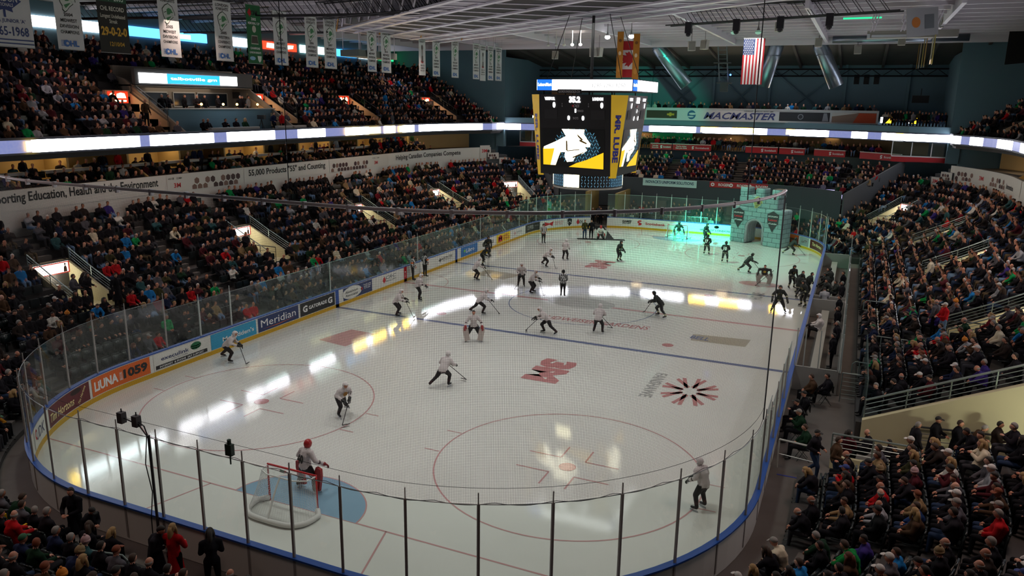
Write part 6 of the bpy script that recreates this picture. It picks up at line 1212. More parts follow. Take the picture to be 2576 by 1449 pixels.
NOTABLE = """14.26,-22.46,0.10,bald,black
14.07,-23.08,0.10,bald,black
13.95,-23.67,0.10,short_grey,dark_brown
13.71,-24.27,0.10,cap_grey,cream
13.50,-24.84,0.10,long_brown,black
13.13,-25.07,0.10,short_brown,black
12.84,-26.87,0.10,cap_white,brown
14.49,-25.28,0.32,short_dark,black
14.84,-24.53,0.35,short_grey,dark_green
15.07,-24.17,0.40,cap_black,black
15.39,-24.11,0.50,short_dark,charcoal
15.55,-23.63,0.52,cap_black,black_jersey
15.82,-23.20,0.59,bald,light_grey
14.86,-22.61,0.27,short_brown,tan
15.25,-21.62,0.39,short_brown,black
15.63,-20.83,0.50,cap_blue,red
15.51,-20.35,0.47,short_brown,charcoal
15.62,-21.63,0.50,long_dark,brown
14.73,-23.14,0.25,short_brown,grey
15.09,-26.03,0.58,long_auburn,brown
15.67,-26.13,0.77,short_brown,bright_green
15.84,-26.49,0.87,cap_white,brown
14.55,-23.60,0.22,short_dark,black
16.44,-20.36,0.78,cap_black,black
17.22,-20.43,1.06,cap_black,charcoal
17.30,-20.92,1.09,toque_pink,maroon
18.08,-20.47,1.40,cap_white,charcoal
18.92,-21.16,1.75,short_dark,grey
17.76,-22.09,1.27,short_brown,grey
17.57,-22.51,1.20,bald,black
17.52,-23.08,1.19,cap_white,black
17.47,-23.57,1.19,cap_grey,grey
16.04,-22.66,0.65,bald,black
16.26,-22.43,0.72,bald,red
16.59,-23.30,0.86,short_brown,blue
16.51,-23.80,0.85,long_blonde,brown
17.32,-24.21,1.17,short_dark,charcoal
16.95,-24.49,1.06,cap_green,white_jersey
16.13,-24.46,0.76,short_dark,purple
18.45,-22.45,1.55,short_dark,maroon
18.63,-22.89,1.64,short_dark,charcoal
18.44,-23.64,1.59,cap_grey,black
18.12,-24.57,1.52,short_grey,red
17.94,-25.42,1.52,bald,black
17.58,-25.21,1.36,short_grey,red
17.44,-25.68,1.35,toque_tan,black
17.71,-25.91,1.48,short_grey,black
18.08,-26.56,1.72,bald,dark_brown
17.72,-26.82,1.60,bald,black
15.94,-26.66,0.93,cap_white,grey
18.43,-26.29,1.82,short_brown,black
18.66,-25.96,1.88,short_grey,white
18.77,-25.36,1.86,cap_grey,navy
19.11,-23.65,1.88,cap_pink,navy
18.36,-27.32,1.95,cap_blue,brown
19.23,-22.87,1.90,long_blonde,black
17.37,-11.30,1.12,short_brown,black
17.21,-11.95,1.06,bald,charcoal
16.58,-13.95,0.83,short_grey,black
17.35,-13.99,1.11,cap_black,maroon
18.11,-14.22,1.41,long_dark,brown
18.70,-12.97,1.66,short_dark,charcoal
18.85,-11.97,1.72,cap_white,navy
18.99,-14.70,1.78,long_blonde,black
19.80,-14.18,2.15,bald,purple
19.70,-15.18,2.10,long_brown,white
19.74,-13.02,2.12,short_grey,purple
-6.98,-31.27,0.10,bald,black
-6.45,-31.33,0.10,short_brown,navy
-5.93,-31.41,0.10,short_grey,grey
-5.32,-31.68,0.10,short_brown,grey
-2.59,-31.28,0.10,long_brown,black
-1.97,-31.59,0.10,long_blonde,black
-1.54,-31.16,0.10,long_dark,green
-4.25,-32.60,0.33,bald,red
-3.47,-32.80,0.39,long_blonde,tan
-2.95,-32.84,0.40,short_grey,navy
-2.45,-32.78,0.39,short_grey,black
-1.84,-32.84,0.40,toque_pink,teal
-1.70,-32.35,0.26,cap_red,plaid_brown
-2.13,-33.56,0.64,short_red,dark_green
-2.95,-33.83,0.73,cap_green,navy
1.34,-31.86,0.10,toque_orange,black
1.33,-31.48,0.10,short_brown,grey
1.89,-31.46,0.10,bald,black
2.06,-31.76,0.10,short_dark,bright_blue
2.42,-31.54,0.10,long_brown,charcoal
2.93,-31.53,0.10,short_grey,charcoal
0.94,-32.83,0.40,bald,black
0.44,-32.74,0.37,short_brown,black
1.45,-32.64,0.34,short_dark,black
-12.06,-27.90,0.10,toque_orange,mustard
-11.33,-28.22,0.10,cap_green,black
-12.58,-27.50,0.10,short_grey,charcoal
7.57,-29.61,0.10,short_dark,black
-20.16,-16.57,2.32,short_dark,red
-19.51,-9.41,2.01,bald,red
-21.11,-12.09,2.79,short_grey,bright_blue
-17.95,-19.95,1.34,short_brown,bright_blue
-17.30,-14.52,1.09,short_brown,red
-22.60,-10.79,3.59,long_blonde,cream
-17.90,-18.08,1.32,short_dark,red
18.93,-0.10,1.76,short_brown,bright_green
-10.44,-22.20,0.10,short_grey,cream
-17.62,-10.83,1.21,cap_black,white_jersey
17.83,6.36,1.30,long_blonde,cream
20.77,0.23,2.62,cap_red,charcoal
21.24,-3.10,2.86,cap_white,light_grey
17.14,-2.79,1.03,long_brown,tan
18.98,-8.31,1.78,cap_grey,brown
15.76,-6.51,0.55,short_brown,black
16.44,-9.14,0.78,short_brown,green
18.09,-11.22,1.40,cap_white,charcoal
19.63,-12.13,2.07,cap_white,charcoal
18.08,-9.24,1.40,bald,red"""
# ------------------------------------------------------------------ people
def V(*a): return Vector(a)
def limb(mb, a, b, ra, rb, ry=1.0, n=9):
    """closed tapering capsule"""
    a, b = Vector(a), Vector(b); d = (b-a).normalized(); P, Rr = [], []
    for t in (-.98, -.7, 0): P.append(a+d*ra*t); Rr.append(ra*math.sqrt(max(0, 1-t*t))+.001)
    P.append(a.lerp(b, .5)); Rr.append((ra+rb)/2*1.03)
    for t in (0, .7, .98): P.append(b+d*rb*t); Rr.append(rb*math.sqrt(max(0, 1-t*t))+.001)
    mb.tube(P, Rr, n, ry=ry)
def eval_mods(mb, mods, smooth=True):
    me = bpy.data.meshes.new('t'); me.from_pydata(mb.v, [], mb.f); ob = bpy.data.objects.new('t', me); COL.objects.link(ob)
    for k, kw in mods:
        m = ob.modifiers.new(k, k)
        for a, v in kw.items(): setattr(m, a, v)
    dg = bpy.context.evaluated_depsgraph_get(); dg.update(); out = bpy.data.meshes.new_from_object(ob.evaluated_get(dg))
    bpy.data.objects.remove(ob); bpy.data.meshes.remove(me); return out
def segd(p, a, b):
    ab = b-a; t = max(0, min(1, (p-a).dot(ab)/max(ab.dot(ab), 1e-9))); return (p-(a+ab*t)).length, t
SIT = dict(pel=(0, .02, .54), che=(0, -.06, .86), nek=(0, -.03, 1.07), hed=(0, .02, 1.235), sh=.19, hipw=.1,
           kne=(.12, .42, .53), ank=(.13, .44, .1), toe=(.14, .58, .05), elb=(.26, .0, .8), wri=(.1, .23, .66))
def pose(**k): d = dict(SIT); d.update(k); return d
STD = dict(pel=(0, 0, .95), che=(0, .0, 1.28), nek=(0, 0, 1.47), hed=(0, .03, 1.635), sh=.19, hipw=.1, kne=(.12, .02, .5), ank=(.13, 0, .1), toe=(.14, .17, .05), elb=(.27, -.02, 1.15), wri=(.27, .1, .9))
def spose(**k): d = dict(STD); d.update(k); return d
def two(P, k):
    """right and left joint: mirrored unless overridden with kL"""
    r = Vector(P[k]); l = Vector(P[k+'L']) if k+'L' in P else Vector((-r.x, r.y, r.z)); return r, l
def make_body(P, kind='civ', vox=.024, ratio=.35, hands=True, face=True, bulk=1.12, lod=False):
    """one continuous figure. slots: 0 skin 1 top 2 legs 3 shoes 4 stripe 5 dark"""
    mb = MB(); B = []
    pel, che, nek, hed = (Vector(P[k]) for k in ('pel', 'che', 'nek', 'hed'))
    sk = kind in ('skater', 'goalie'); tb = bulk*(1.18 if sk else 1.0); lb = 1.35 if kind == 'goalie' else 1.2 if sk else 1.0
    def seg(a, b, ra, rb, mi, ry=1.0):
        limb(mb, a, b, ra, rb, ry); B.append((Vector(a), Vector(b), (ra+rb)/2, mi))
    seg(pel, pel.lerp(che, .5), .155*tb, .15*tb, 1, .8); seg(pel.lerp(che, .4), che, .15*tb, .18*tb, 1, .72); seg(che, che.lerp(nek, .55), .185*tb, .13*tb, 1, .66)
    B.append((pel-V(0, 0, .12), pel-V(0, 0, .02), .16, 2)); seg(nek-V(0, 0, .06), nek.lerp(hed, .5), .065, .058, 0)
    if lod: seg(hed-V(0, 0, .03), hed+V(0, .0, .05), .082, .092, 0)
    ne = 0
    for s, i in ((1, 0), (-1, 1)):
        sh = che.lerp(nek, .62)+V(s*P['sh'], 0, -.02); el, wr = two(P, 'elb')[i], two(P, 'wri')[i]; kn, an, to = two(P, 'kne')[i], two(P, 'ank')[i], two(P, 'toe')[i]
        seg(che.lerp(nek, .6), sh, .09*tb, .085*tb, 1); seg(sh, el, .076*tb, .06*tb, 1); seg(el, wr, .058*tb, .046*tb, 1)
        hp = pel+V(s*P['hipw'], 0, -.03); seg(hp, kn, .105*lb, .075*lb, 2); seg(kn, an, .068*lb, .05*lb, 2); seg(an-V(0, 0, .03), to, .048, .042, 3)
        hd = (wr-el).normalized()
        if sk: seg(wr, wr+hd*.12, .07, .062, 3)
        elif lod: seg(wr, wr+hd*.09, .04, .035, 0)
    mods = [('REMESH', dict(mode='VOXEL', voxel_size=vox))]
    if ratio < 1: mods.append(('DECIMATE', dict(ratio=ratio)))
    me = eval_mods(mb, mods)
    out = MB(); out.v = [tuple(v.co) for v in me.vertices]
    for p in me.polygons:
        c = Vector(p.center); best = min(((segd(c, a, b)[0]-r, mi, segd(c, a, b)[1], q) for q, (a, b, r, mi) in enumerate(B)))
        mi, t, q = best[1], best[2], best[3]
        if mi == 1 and c.z < pel.z-.12*(1 if kind == 'civ' else 1.4): mi = 2
        if sk:
            if mi == 1 and ((q <= 1 and pel.z-.16 < c.z-0*t < pel.z-.07) or (q > 3 and .35 < t < .6 and abs(c.x) > .2 and c.z < sh.z-.22)): mi = 4
            if mi == 2 and c.z < .30 and .2 < c.z: mi = 4
        out.f.append(tuple(p.vertices)); out.m.append(mi)
    n0 = len(out.f)
    if not lod:
        # sculpted head
        ln = Vector(P.get('look', (0, 1, 0))).normalized(); rt = ln.cross(V(0, 0, 1)).normalized(); up = rt.cross(ln)
        def hfn(u):
            x, y, z = u
            q = V(x, y, z); q.x *= .92-.18*max(0, -z)-.04*max(0, y)
            if y > 0: q.y *= .94+.05*(1-abs(z)); q.y += .26*math.exp(-((z+.12)/.18)**2-(x/.17)**2); q.y += .06*math.exp(-((z-.2)/.12)**2-(x/.5)**2); q.y += .09*math.exp(-((z+.75)/.2)**2-(x/.3)**2)-.05*math.exp(-((z-.03)/.1)**2-((abs(x)-.36)/.16)**2); q.y += .05*math.exp(-((z+.42)/.07)**2-(x/.25)**2)
            q.x += (.14 if x > 0 else -.14)*math.exp(-((z+.02)/.22)**2-((y+.05)/.16)**2)*(1 if abs(x) > .75 else 0)
            return q
        hb_ = MB(); hb_.ball((0, 0, 0), (.083, .1, .118), 16, 12, 0, hfn)
        if face:
            for s in (-1, 1): hb_.ball((s*.031, .088, .008), (.012, .007, .007), 6, 4, 5)
            hb_.ball((0, .099, -.052), (.022, .005, .005), 6, 4, 5)
        for i, v in enumerate(hb_.v): hb_.v[i] = tuple(hed+rt*v[0]+ln*v[1]+up*v[2])
        out.add(hb_.v, hb_.f, 0)
        for i, mi in enumerate(hb_.m): out.m[len(out.m)-len(hb_.m)+i] = mi
        if hands:
            for s, i in ((1, 0), (-1, 1)):
                el, wr = two(P, 'elb')[i], two(P, 'wri')[i]; d = (wr-el).normalized(); gl = 3 if sk else 0; hs = 1.5 if sk else 1.0
                sd = d.cross(V(0, 0, 1)); sd = sd.normalized() if sd.length > .2 else V(1, 0, 0); dn = d.cross(sd)*(1 if d.cross(sd).z < 0 else -1); sd = sd*s
                w0 = wr+d*(.1 if sk else .015)
                out.tube([w0, w0+d*.03*hs, w0+d*.075*hs, w0+d*.09*hs], [.024*hs, .036*hs, .04*hs, .03*hs], 8, gl, ry=.55)
                for f in range(4):
                    o_ = sd*((f-1.5)*.019*hs); l = (.062, .075, .07, .055)[f]*hs; b = w0+d*.082*hs+o_
                    out.tube([b, b+d*l*.45+dn*l*.12, b+d*l*.72+dn*l*.45, b+d*l*.75+dn*l*.85], [.0095*hs, .009*hs, .0085*hs, .006*hs], 5, gl)
                b = w0+d*.025*hs-sd*.034*hs; out.tube([b, b+d*.025*hs-sd*.02*hs+dn*.01, b+d*.055*hs-sd*.014*hs+dn*.03*hs], [.0125*hs, .0105*hs, .0075*hs], 5, gl)
    bpy.data.meshes.remove(me)
    r = bpy.data.meshes.new('figure_body'); r.from_pydata(out.v, [], out.f)
    for k in range(6): r.materials.append(BLACK)
    r.polygons.foreach_set('material_index', out.m); r.polygons.foreach_set('use_smooth', [True]*len(out.f)); r.update()
    r['head'] = tuple(hed); r['look'] = P.get('look', (0, 1, 0)); r['wr'] = tuple(two(P, 'wri')[0]); r['wl'] = tuple(two(P, 'wri')[1]); r['pel'] = tuple(pel); r['che'] = tuple(che)
    return r
def hair_mesh(kind):
    """head-local hair or hat: x right, y forward"""
    mb = MB(); R = (.092, .108, .124)
    def cap(rx, ry, rz, zmin, front=.35, back=-.5):
        def fn(u):
            lim = front if u.y > .35 else (back if u.y < -.2 else (front+back)/2)
            if u.z < lim: s = .93; return V(u.x*s*.9, u.y*s*.86 if u.y > 0 else u.y*s, max(u.z, lim)+.0)
            return Vector(u)
        mb.ball((0, -.004, .004), (rx, ry, rz), 14, 10, 0, fn)
    if kind == 'short': cap(.093, .110, .127, 0, .55, -.45)
    elif kind == 'bald': cap(.089, .106, .08, 0, .0, -.65); mb.v = [(x, min(y, .02), min(z, .035)) for x, y, z in mb.v]
    elif kind == 'long':
        cap(.098, .114, .130, 0, .5, -.9); mb.tube([(0, -.05, .06), (0, -.075, -.06), (0, -.085, -.17), (0, -.08, -.26), (0, -.07, -.3)], [.095, .112, .108, .085, .03], 10, 0, ry=.55)
        for s in (-1, 1): mb.tube([(s*.07, 0, .05), (s*.088, .015, -.05), (s*.085, .03, -.17), (s*.08, .03, -.2)], [.03, .035, .03, .01], 7)
    elif kind == 'cap':
        cap(.099, .116, .13, 0, .32, .02); mb.tube([(0, .09, .045), (0, .15, .035), (0, .185, .022)], [.075, .072, .04], 10, 0, ry=.12)
    elif kind == 'toque': cap(.102, .118, .15, 0, .2, -.25); mb.tube([(0, -.005, -.01), (0, 0, .045)], [.106, .107], 14, 0, ry=1.1); mb.ball((0, -.01, .165), .03, 8, 5)
    elif kind == 'helmet':
        cap(.118, .138, .142, 0, .25, -.55); mb.tube([(0, .1, .06), (0, .135, .05)], [.08, .07], 10, 0, ry=.2)
        for s in (-1, 1): mb.ball((s*.1, -.01, -.04), (.022, .04, .045), 8, 5)
    elif kind == 'mask': mb.ball((0, .012, -.01), (.12, .145, .155), 14, 10)
    return mb.mesh('hair_'+kind, BLACK, True)
HM = {k: hair_mesh(k) for k in ('short', 'bald', 'long', 'cap', 'toque', 'helmet', 'mask')}
SKIN = [mat('skin_%d' % i, rgb(h), .55) for i, h in enumerate(('#c58a72', '#b87a62', '#d29c86', '#9a6048'))]
HC = {'black': '#1a1614', 'dark': '#221a16', 'brown': '#3c2a1e', 'grey': '#8b8580', 'blonde': '#9c7c50', 'auburn': '#5a2c18', 'red': '#7a3a1c', 'white': '#c9c4c0', 'green': '#1f5a38', 'blue': '#26387a', 'orange': '#d8801c', 'pink': '#b89496', 'tan': '#8a7350'}
JC = {'black': '#131117', 'charcoal': '#1f1c22', 'dark_brown': '#2c2320', 'cream': '#cfc2aa', 'brown': '#4a3526', 'dark_green': '#15301f', 'black_jersey': '#16181a', 'light_grey': '#9a9aa0', 'tan': '#8a7050', 'red': '#b0151c', 'grey': '#55535a', 'bright_green': '#15803c', 'maroon': '#4a1820', 'blue': '#223a6a', 'white_jersey': '#cfcac2', 'purple': '#3a2c72', 'navy': '#1c2440', 'white': '#c4bfbe', 'green': '#128a4c', 'teal': '#2c5054', 'plaid_brown': '#432420', 'bright_blue': '#1c70b0', 'mustard': '#9a6a1c', 'dark_red': '#6a1620', 'olive': '#3c3a24'}
LC = {'dark': '#17171c', 'jeans': '#2b3a55', 'khaki': '#5a4c38', 'grey': '#3a3a40', 'pale_jeans': '#6a86a8', 'black': '#101014'}
HAIRM = {k: cm(v, .7) for k, v in HC.items()}; JM = {k: cm(v, .9, spec=.15) for k, v in JC.items()}; LM = {k: cm(v, .9, spec=.15) for k, v in LC.items()}
SHOE = cm('#1c1a1a', .5)
SEATED = [make_body(p) for p in (SIT, pose(wri=(.17, .28, .62), elb=(.26, .04, .78)), pose(elb=(.25, .14, .8), wri=(.08, .26, .9), nek=(0, 0, 1.06), hed=(0, .06, 1.22), che=(0, -.03, .86)),
          pose(che=(0, .1, .84), nek=(0, .2, 1.0), hed=(0, .3, 1.13), elb=(.24, .34, .72), wri=(.12, .46, .62), look=(0, 1, -.3)), pose(look=(.7, .7, 0), kne=(.16, .44, .53)), pose(look=(-.7, .7, -.05), hed=(.0, .03, 1.23), wri=(.14, .32, .7)))]
STAND = [make_body(p) for p in (STD, spose(elb=(.26, .1, 1.12), wri=(.1, .3, 1.1)), spose(kne=(.1, .22, .52), kneL=(-.12, .05, .5), ank=(.1, .2, .1), ankL=(-.12, -.3, .16), toe=(.1, .36, .05), toeL=(-.12, -.16, .08), elb=(.26, -.1, 1.14), wri=(.2, .18, 1.08)),
         spose(che=(0, .06, 1.26), nek=(0, .14, 1.42), hed=(0, .22, 1.56), look=(0, 1, -.55), elb=(.25, .1, 1.1), wri=(.07, .3, 1.12)))]
def dress(o, mats):
    for i, m in enumerate(mats):
        o.material_slots[i].link = 'OBJECT'; o.material_slots[i].material = m
def person(name, me, loc, rz, mats, hair, hairm, label, cat='person', group=None, scale=1.0, hname=None):
    o = bpy.data.objects.new(name, me); COL.objects.link(o); o.location = loc; o.rotation_euler = (0, 0, rz); o.scale = (scale,)*3
    dress(o, mats); tag(o, label, cat, group)
    if hair:
        h = bpy.data.objects.new(hname or {'cap': 'cap', 'toque': 'knit_hat', 'helmet': 'helmet', 'mask': 'goalie_mask'}.get(hair, 'hair'), HM[hair]); COL.objects.link(h); h.parent = o
        ln = Vector(me['look']).normalized(); rt = ln.cross(V(0, 0, 1)).normalized(); up = rt.cross(ln); M_ = Matrix.Identity(4)
        for i in range(3): M_[i][0] = rt[i]; M_[i][1] = ln[i]; M_[i][2] = up[i]; M_[i][3] = me['head'][i]
        h.matrix_local = M_; h.material_slots[0].link = 'OBJECT'; h.material_slots[0].material = hairm
    return o
def facing(nx, ny): return math.atan2(nx, -ny)   # local +y towards -n (the ice)
HW_ = {'bald': ('bald', 'grey', 'balding person'), 'short_grey': ('short', 'grey', 'grey-haired person'), 'short_brown': ('short', 'brown', 'brown-haired person'), 'short_dark': ('short', 'dark', 'dark-haired person'), 'short_red': ('short', 'red', 'red-haired child'),
       'long_brown': ('long', 'brown', 'long-haired brunette person'), 'long_dark': ('long', 'dark', 'long-dark-haired person'), 'long_blonde': ('long', 'blonde', 'long-blonde-haired person'), 'long_auburn': ('long', 'auburn', 'long-auburn-haired person')}
def hairspec(h):
    if h in HW_: return HW_[h]
    k, c = h.split('_'); return (k, c, '%s-%s person' % (c, 'capped' if k == 'cap' else 'hatted'))
JN = {'black_jersey': 'black jersey', 'white_jersey': 'white jersey', 'plaid_brown': 'brown plaid shirt'}
used = set(); SEATSPOTS = []
# ---- named figures standing or seated away from the rows
def civ(pose_i, x, y, z, rz, h, j, l, label, stand=True, sc=1.0, sk=0, group=None):
    hs = hairspec(h); me = (STAND if stand else SEATED)[pose_i]
    o = person('spectator', me, (x, y, z), rz, [SKIN[sk], JM[j], LM[l], SHOE, JM[j], BLACK], hs[0], HAIRM[hs[1]], label, group=group, scale=sc)
    if stand and 'coat' in label and pose_i in (0, 1, 3): mb = MB(); mb.tube([(0, 0, 1.02), (0, .0, .85), (0, .01, .6), (0, .01, .42)], [.17, .2, .235, .26], 14, ry=.72, caps=False); mb.build('coat_skirt', JM[j], o, smooth=True)
    return o
ED = -PI/2   # facing +x
MEN = 'people standing in the nearest right exit'
civ(0, 17.5, -16.0, 0, ED+.4, 'short_grey', 'charcoal', 'black', 'grey-haired person in a long dark coat, leftmost standing at the near right exit')
civ(1, 18.15, -15.3, .05, ED-.3, 'cap_black', 'black', 'black', 'person in a black cap and black coat holding a drink at the near right exit')
civ(1, 18.8, -15.4, .08, ED-.2, 'short_brown', 'black', 'black', 'brown-haired person in a black leather coat at the middle of the standing row')
civ(3, 19.35, -15.4, .1, ED+.2, 'short_grey', 'brown', 'black', 'grey-haired person in a tan and brown jacket looking down in the standing row')
civ(1, 20.0, -15.1, .15, ED-.1, 'short_dark', 'dark_brown', 'pale_jeans', 'dark-haired person in a black leather jacket and light blue jeans')
civ(2, 20.7, -15.9, .2, PI/2, 'short_dark', 'navy', 'dark', 'person in dark clothes cut by the right photo edge at the exit')
civ(2, 14.4, -18.2, 0, ED-.5, 'cap_black', 'charcoal', 'jeans', 'person in a black cap and open dark jacket walking on the corner walkway')
civ(2, 15.05, -18.5, 0, ED, 'short_brown', 'brown', 'jeans', 'person in a brown and tan jacket and jeans walking with a drink')
civ(4, 15.4, -16.75, 0, ED*.2, 'long_dark', 'maroon', 'dark', 'person with dark curly hair and glasses seated behind the low walkway rail', False)
civ(5, 16.0, -16.4, 0, PI/2, 'bald', 'charcoal', 'dark', 'balding person in a dark coat seated behind the low rail', False)
civ(0, 16.7, -16.5, 0, PI/2, 'short_dark', 'charcoal', 'dark', 'dark-haired child with a white collar seated behind the low rail', False, .85)
civ(3, 17.1, -16.6, 0, PI/2+.3, 'short_dark', 'black', 'dark', 'second child bending forward behind the low rail', False, .8)
for k, (x, y, h, j, d) in enumerate(((13.9, -11.3, 'short_brown', 'brown', 'sandy-haired person in a brown jacket on a folding chair by the boards'), (13.75, -13.5, 'cap_black', 'black', 'person in a black cap on a folding chair by the boards'), (13.75, -15.5, 'cap_grey', 'dark_green', 'person in a grey cap and green jersey on a folding chair'), (14.0, -16.9, 'short_brown', 'dark_green', 'brown-haired person in a green jersey nearest the short pale rail'), (14.5, -10.9, 'short_dark', 'charcoal', 'dark-haired person seated near the bench end wall'), (13.6, -14.5, 'cap_black', 'black', 'person in dark clothes between two folding chairs by the boards'))):
    civ(k % 3, x, y, 0, PI/2+.2, h, j, 'dark', d, False)
    o = empty('folding_chair', (x, y, 0), 'black folding chair under the %s' % d.split(' on ')[0].split(' seated')[0].split(' nearest')[0].split(' between')[0], 'chair', 'folding chairs by the right boards', PI/2+.2)
    mb = MB(); mb.box(-.2, .2, -.18, .2, .42, .45); mb.build('seat', BLACK, o); mb = MB(); mb.box(-.2, .2, -.26, -.23, .55, .85); mb.build('backrest', BLACK, o)
    for s in (-.19, .19):
        mb = MB(); mb.tube([(s, -.24, .86), (s, .2, 0)], .012, 5); mb.build('leg', RAILD, o); mb = MB(); mb.tube([(s, .16, .44), (s, -.22, 0)], .012, 5); mb.build('leg', RAILD, o)
civ(1, -4.0, -31.35, 0, PI/2+1.9, 'short_dark', 'black', 'black', 'dark-haired person standing in a black coat against the near left glass')
civ(3, -3.1, -31.6, 0, -PI/2, 'cap_black', 'black', 'black', 'person in black bending forward beside the near left glass', True, .92)
civ(3, -.55, -31.7, 0, -PI/2+.3, 'short_dark', 'charcoal', 'black', 'dark-haired person in a charcoal suit leaning towards the red coat')
civ(1, -.05, -31.55, 0, .2, 'long_blonde', 'red', 'black', 'person with blonde curly hair and a scarf in a long red coat')
civ(3, 1.0, -31.35, 0, -.8+PI/2, 'long_dark', 'black', 'black', 'person with long dark hair looking down at their hands by the near glass')
civ(3, 6.9, -31.75, 0, PI-.3, 'cap_black', 'grey', 'dark', 'person in a dark cap and grey hoodie at the bottom edge of the photo')
civ(0, 19.2, 5.6, 2.0, PI/2-.3, 'short_dark', 'cream', 'jeans', 'person standing in a cream jacket and jeans on the right stand stairs')
civ(0, 18.75, -4.3, 1.75, PI/2-.6, 'bald', 'grey', 'black', 'balding person in a grey sweater standing below the right exit')
civ(1, 19.05, -4.95, 1.8, PI/2+.4, 'cap_white', 'red', 'pale_jeans', 'person in a bright red jacket and pale jeans standing below the right exit')
civ(0, -18.0, 28.2, 1.95, -1.0, 'short_dark', 'red', 'dark', 'person in an orange-red jacket at the far left corner exit'); civ(2, -18.6, 27.6, 1.95, -1.6, 'short_dark', 'charcoal', 'dark', 'person in a dark jacket walking into the far left corner exit')
for k, (dy, h, j, l) in enumerate(((.5, 'short_dark', 'black', 'black'), (-.1, 'long_dark', 'charcoal', 'dark'), (-.6, 'short_brown', 'grey', 'dark'), (.1, 'long_brown', 'black', 'dark'))):
    civ((0, 2, 1, 3)[k], -19.2-.35*k+(.9 if k == 0 else 0), -18.6+dy, 1.9, -PI/2+.3*k, h, j, l, ['tall person in a black coat standing at the mouth of the nearest left exit', 'person with long dark hair inside the nearest left exit', 'brown-haired person in grey inside the nearest left exit', 'person with long brown hair beside the nearest left exit wall'][k])
civ(0, -27.6, -7.3, 10.25, -PI/2, 'bald', 'brown', 'dark', 'person in a brown jacket standing in the upper exit left of the press box')
for k, y in enumerate((-4.4, -3.6, -1.9, -1.3, -.3, 1.3, 3.0, 3.5, 4.5)):
    civ(k % 2, -29.3-.3*(k % 3), y, 10.6, -PI/2+.5*((k % 3)-1), ('short_grey', 'short_dark', 'short_brown')[k % 3], ('black', 'charcoal', 'light_grey')[k % 3] if k > 6 else ('black', 'charcoal')[k % 2], 'black', 'person in %s standing in the press box, %s from the left' % ('a pale shirt' if k == 8 else 'dark clothes', ordw(k)), group='people in the press box')
for k, y in enumerate((-3.4, -2.8, -1.4, -.1, .6, 3.9, 4.6, 5.4)):
    civ(k % 3, -26.7-.2*(k % 2), y, 9.4, -PI/2, ('short_grey', 'bald', 'short_dark', 'short_dark', 'long_blonde', 'short_dark', 'short_brown', 'bald')[k], ('black', 'charcoal', 'black', 'black', 'dark_green', 'navy', 'red', 'grey')[k], 'black', 'person in %s below the blue press box wall, %s from the left' % (('black', 'charcoal', 'black', 'black', 'dark green', 'navy', 'red', 'grey')[k], ordw(k)), stand=k > 4, group='people in front of the press box')
for k in range(9):
    y = 17.0+.62*k+(.5 if k > 4 else 0); civ(k % 2, -(HW+FD+1.6), y, 6.8, -PI/2, ('short_dark', 'short_brown', 'short_grey')[k % 3], ('black', 'charcoal', 'red', 'black', 'navy')[k % 5], 'black', 'person standing in the far left club box in %s, %s from the left' % (('black', 'charcoal', 'red', 'black', 'navy')[k % 5], ordw(k)), group='people standing in the far left club boxes')
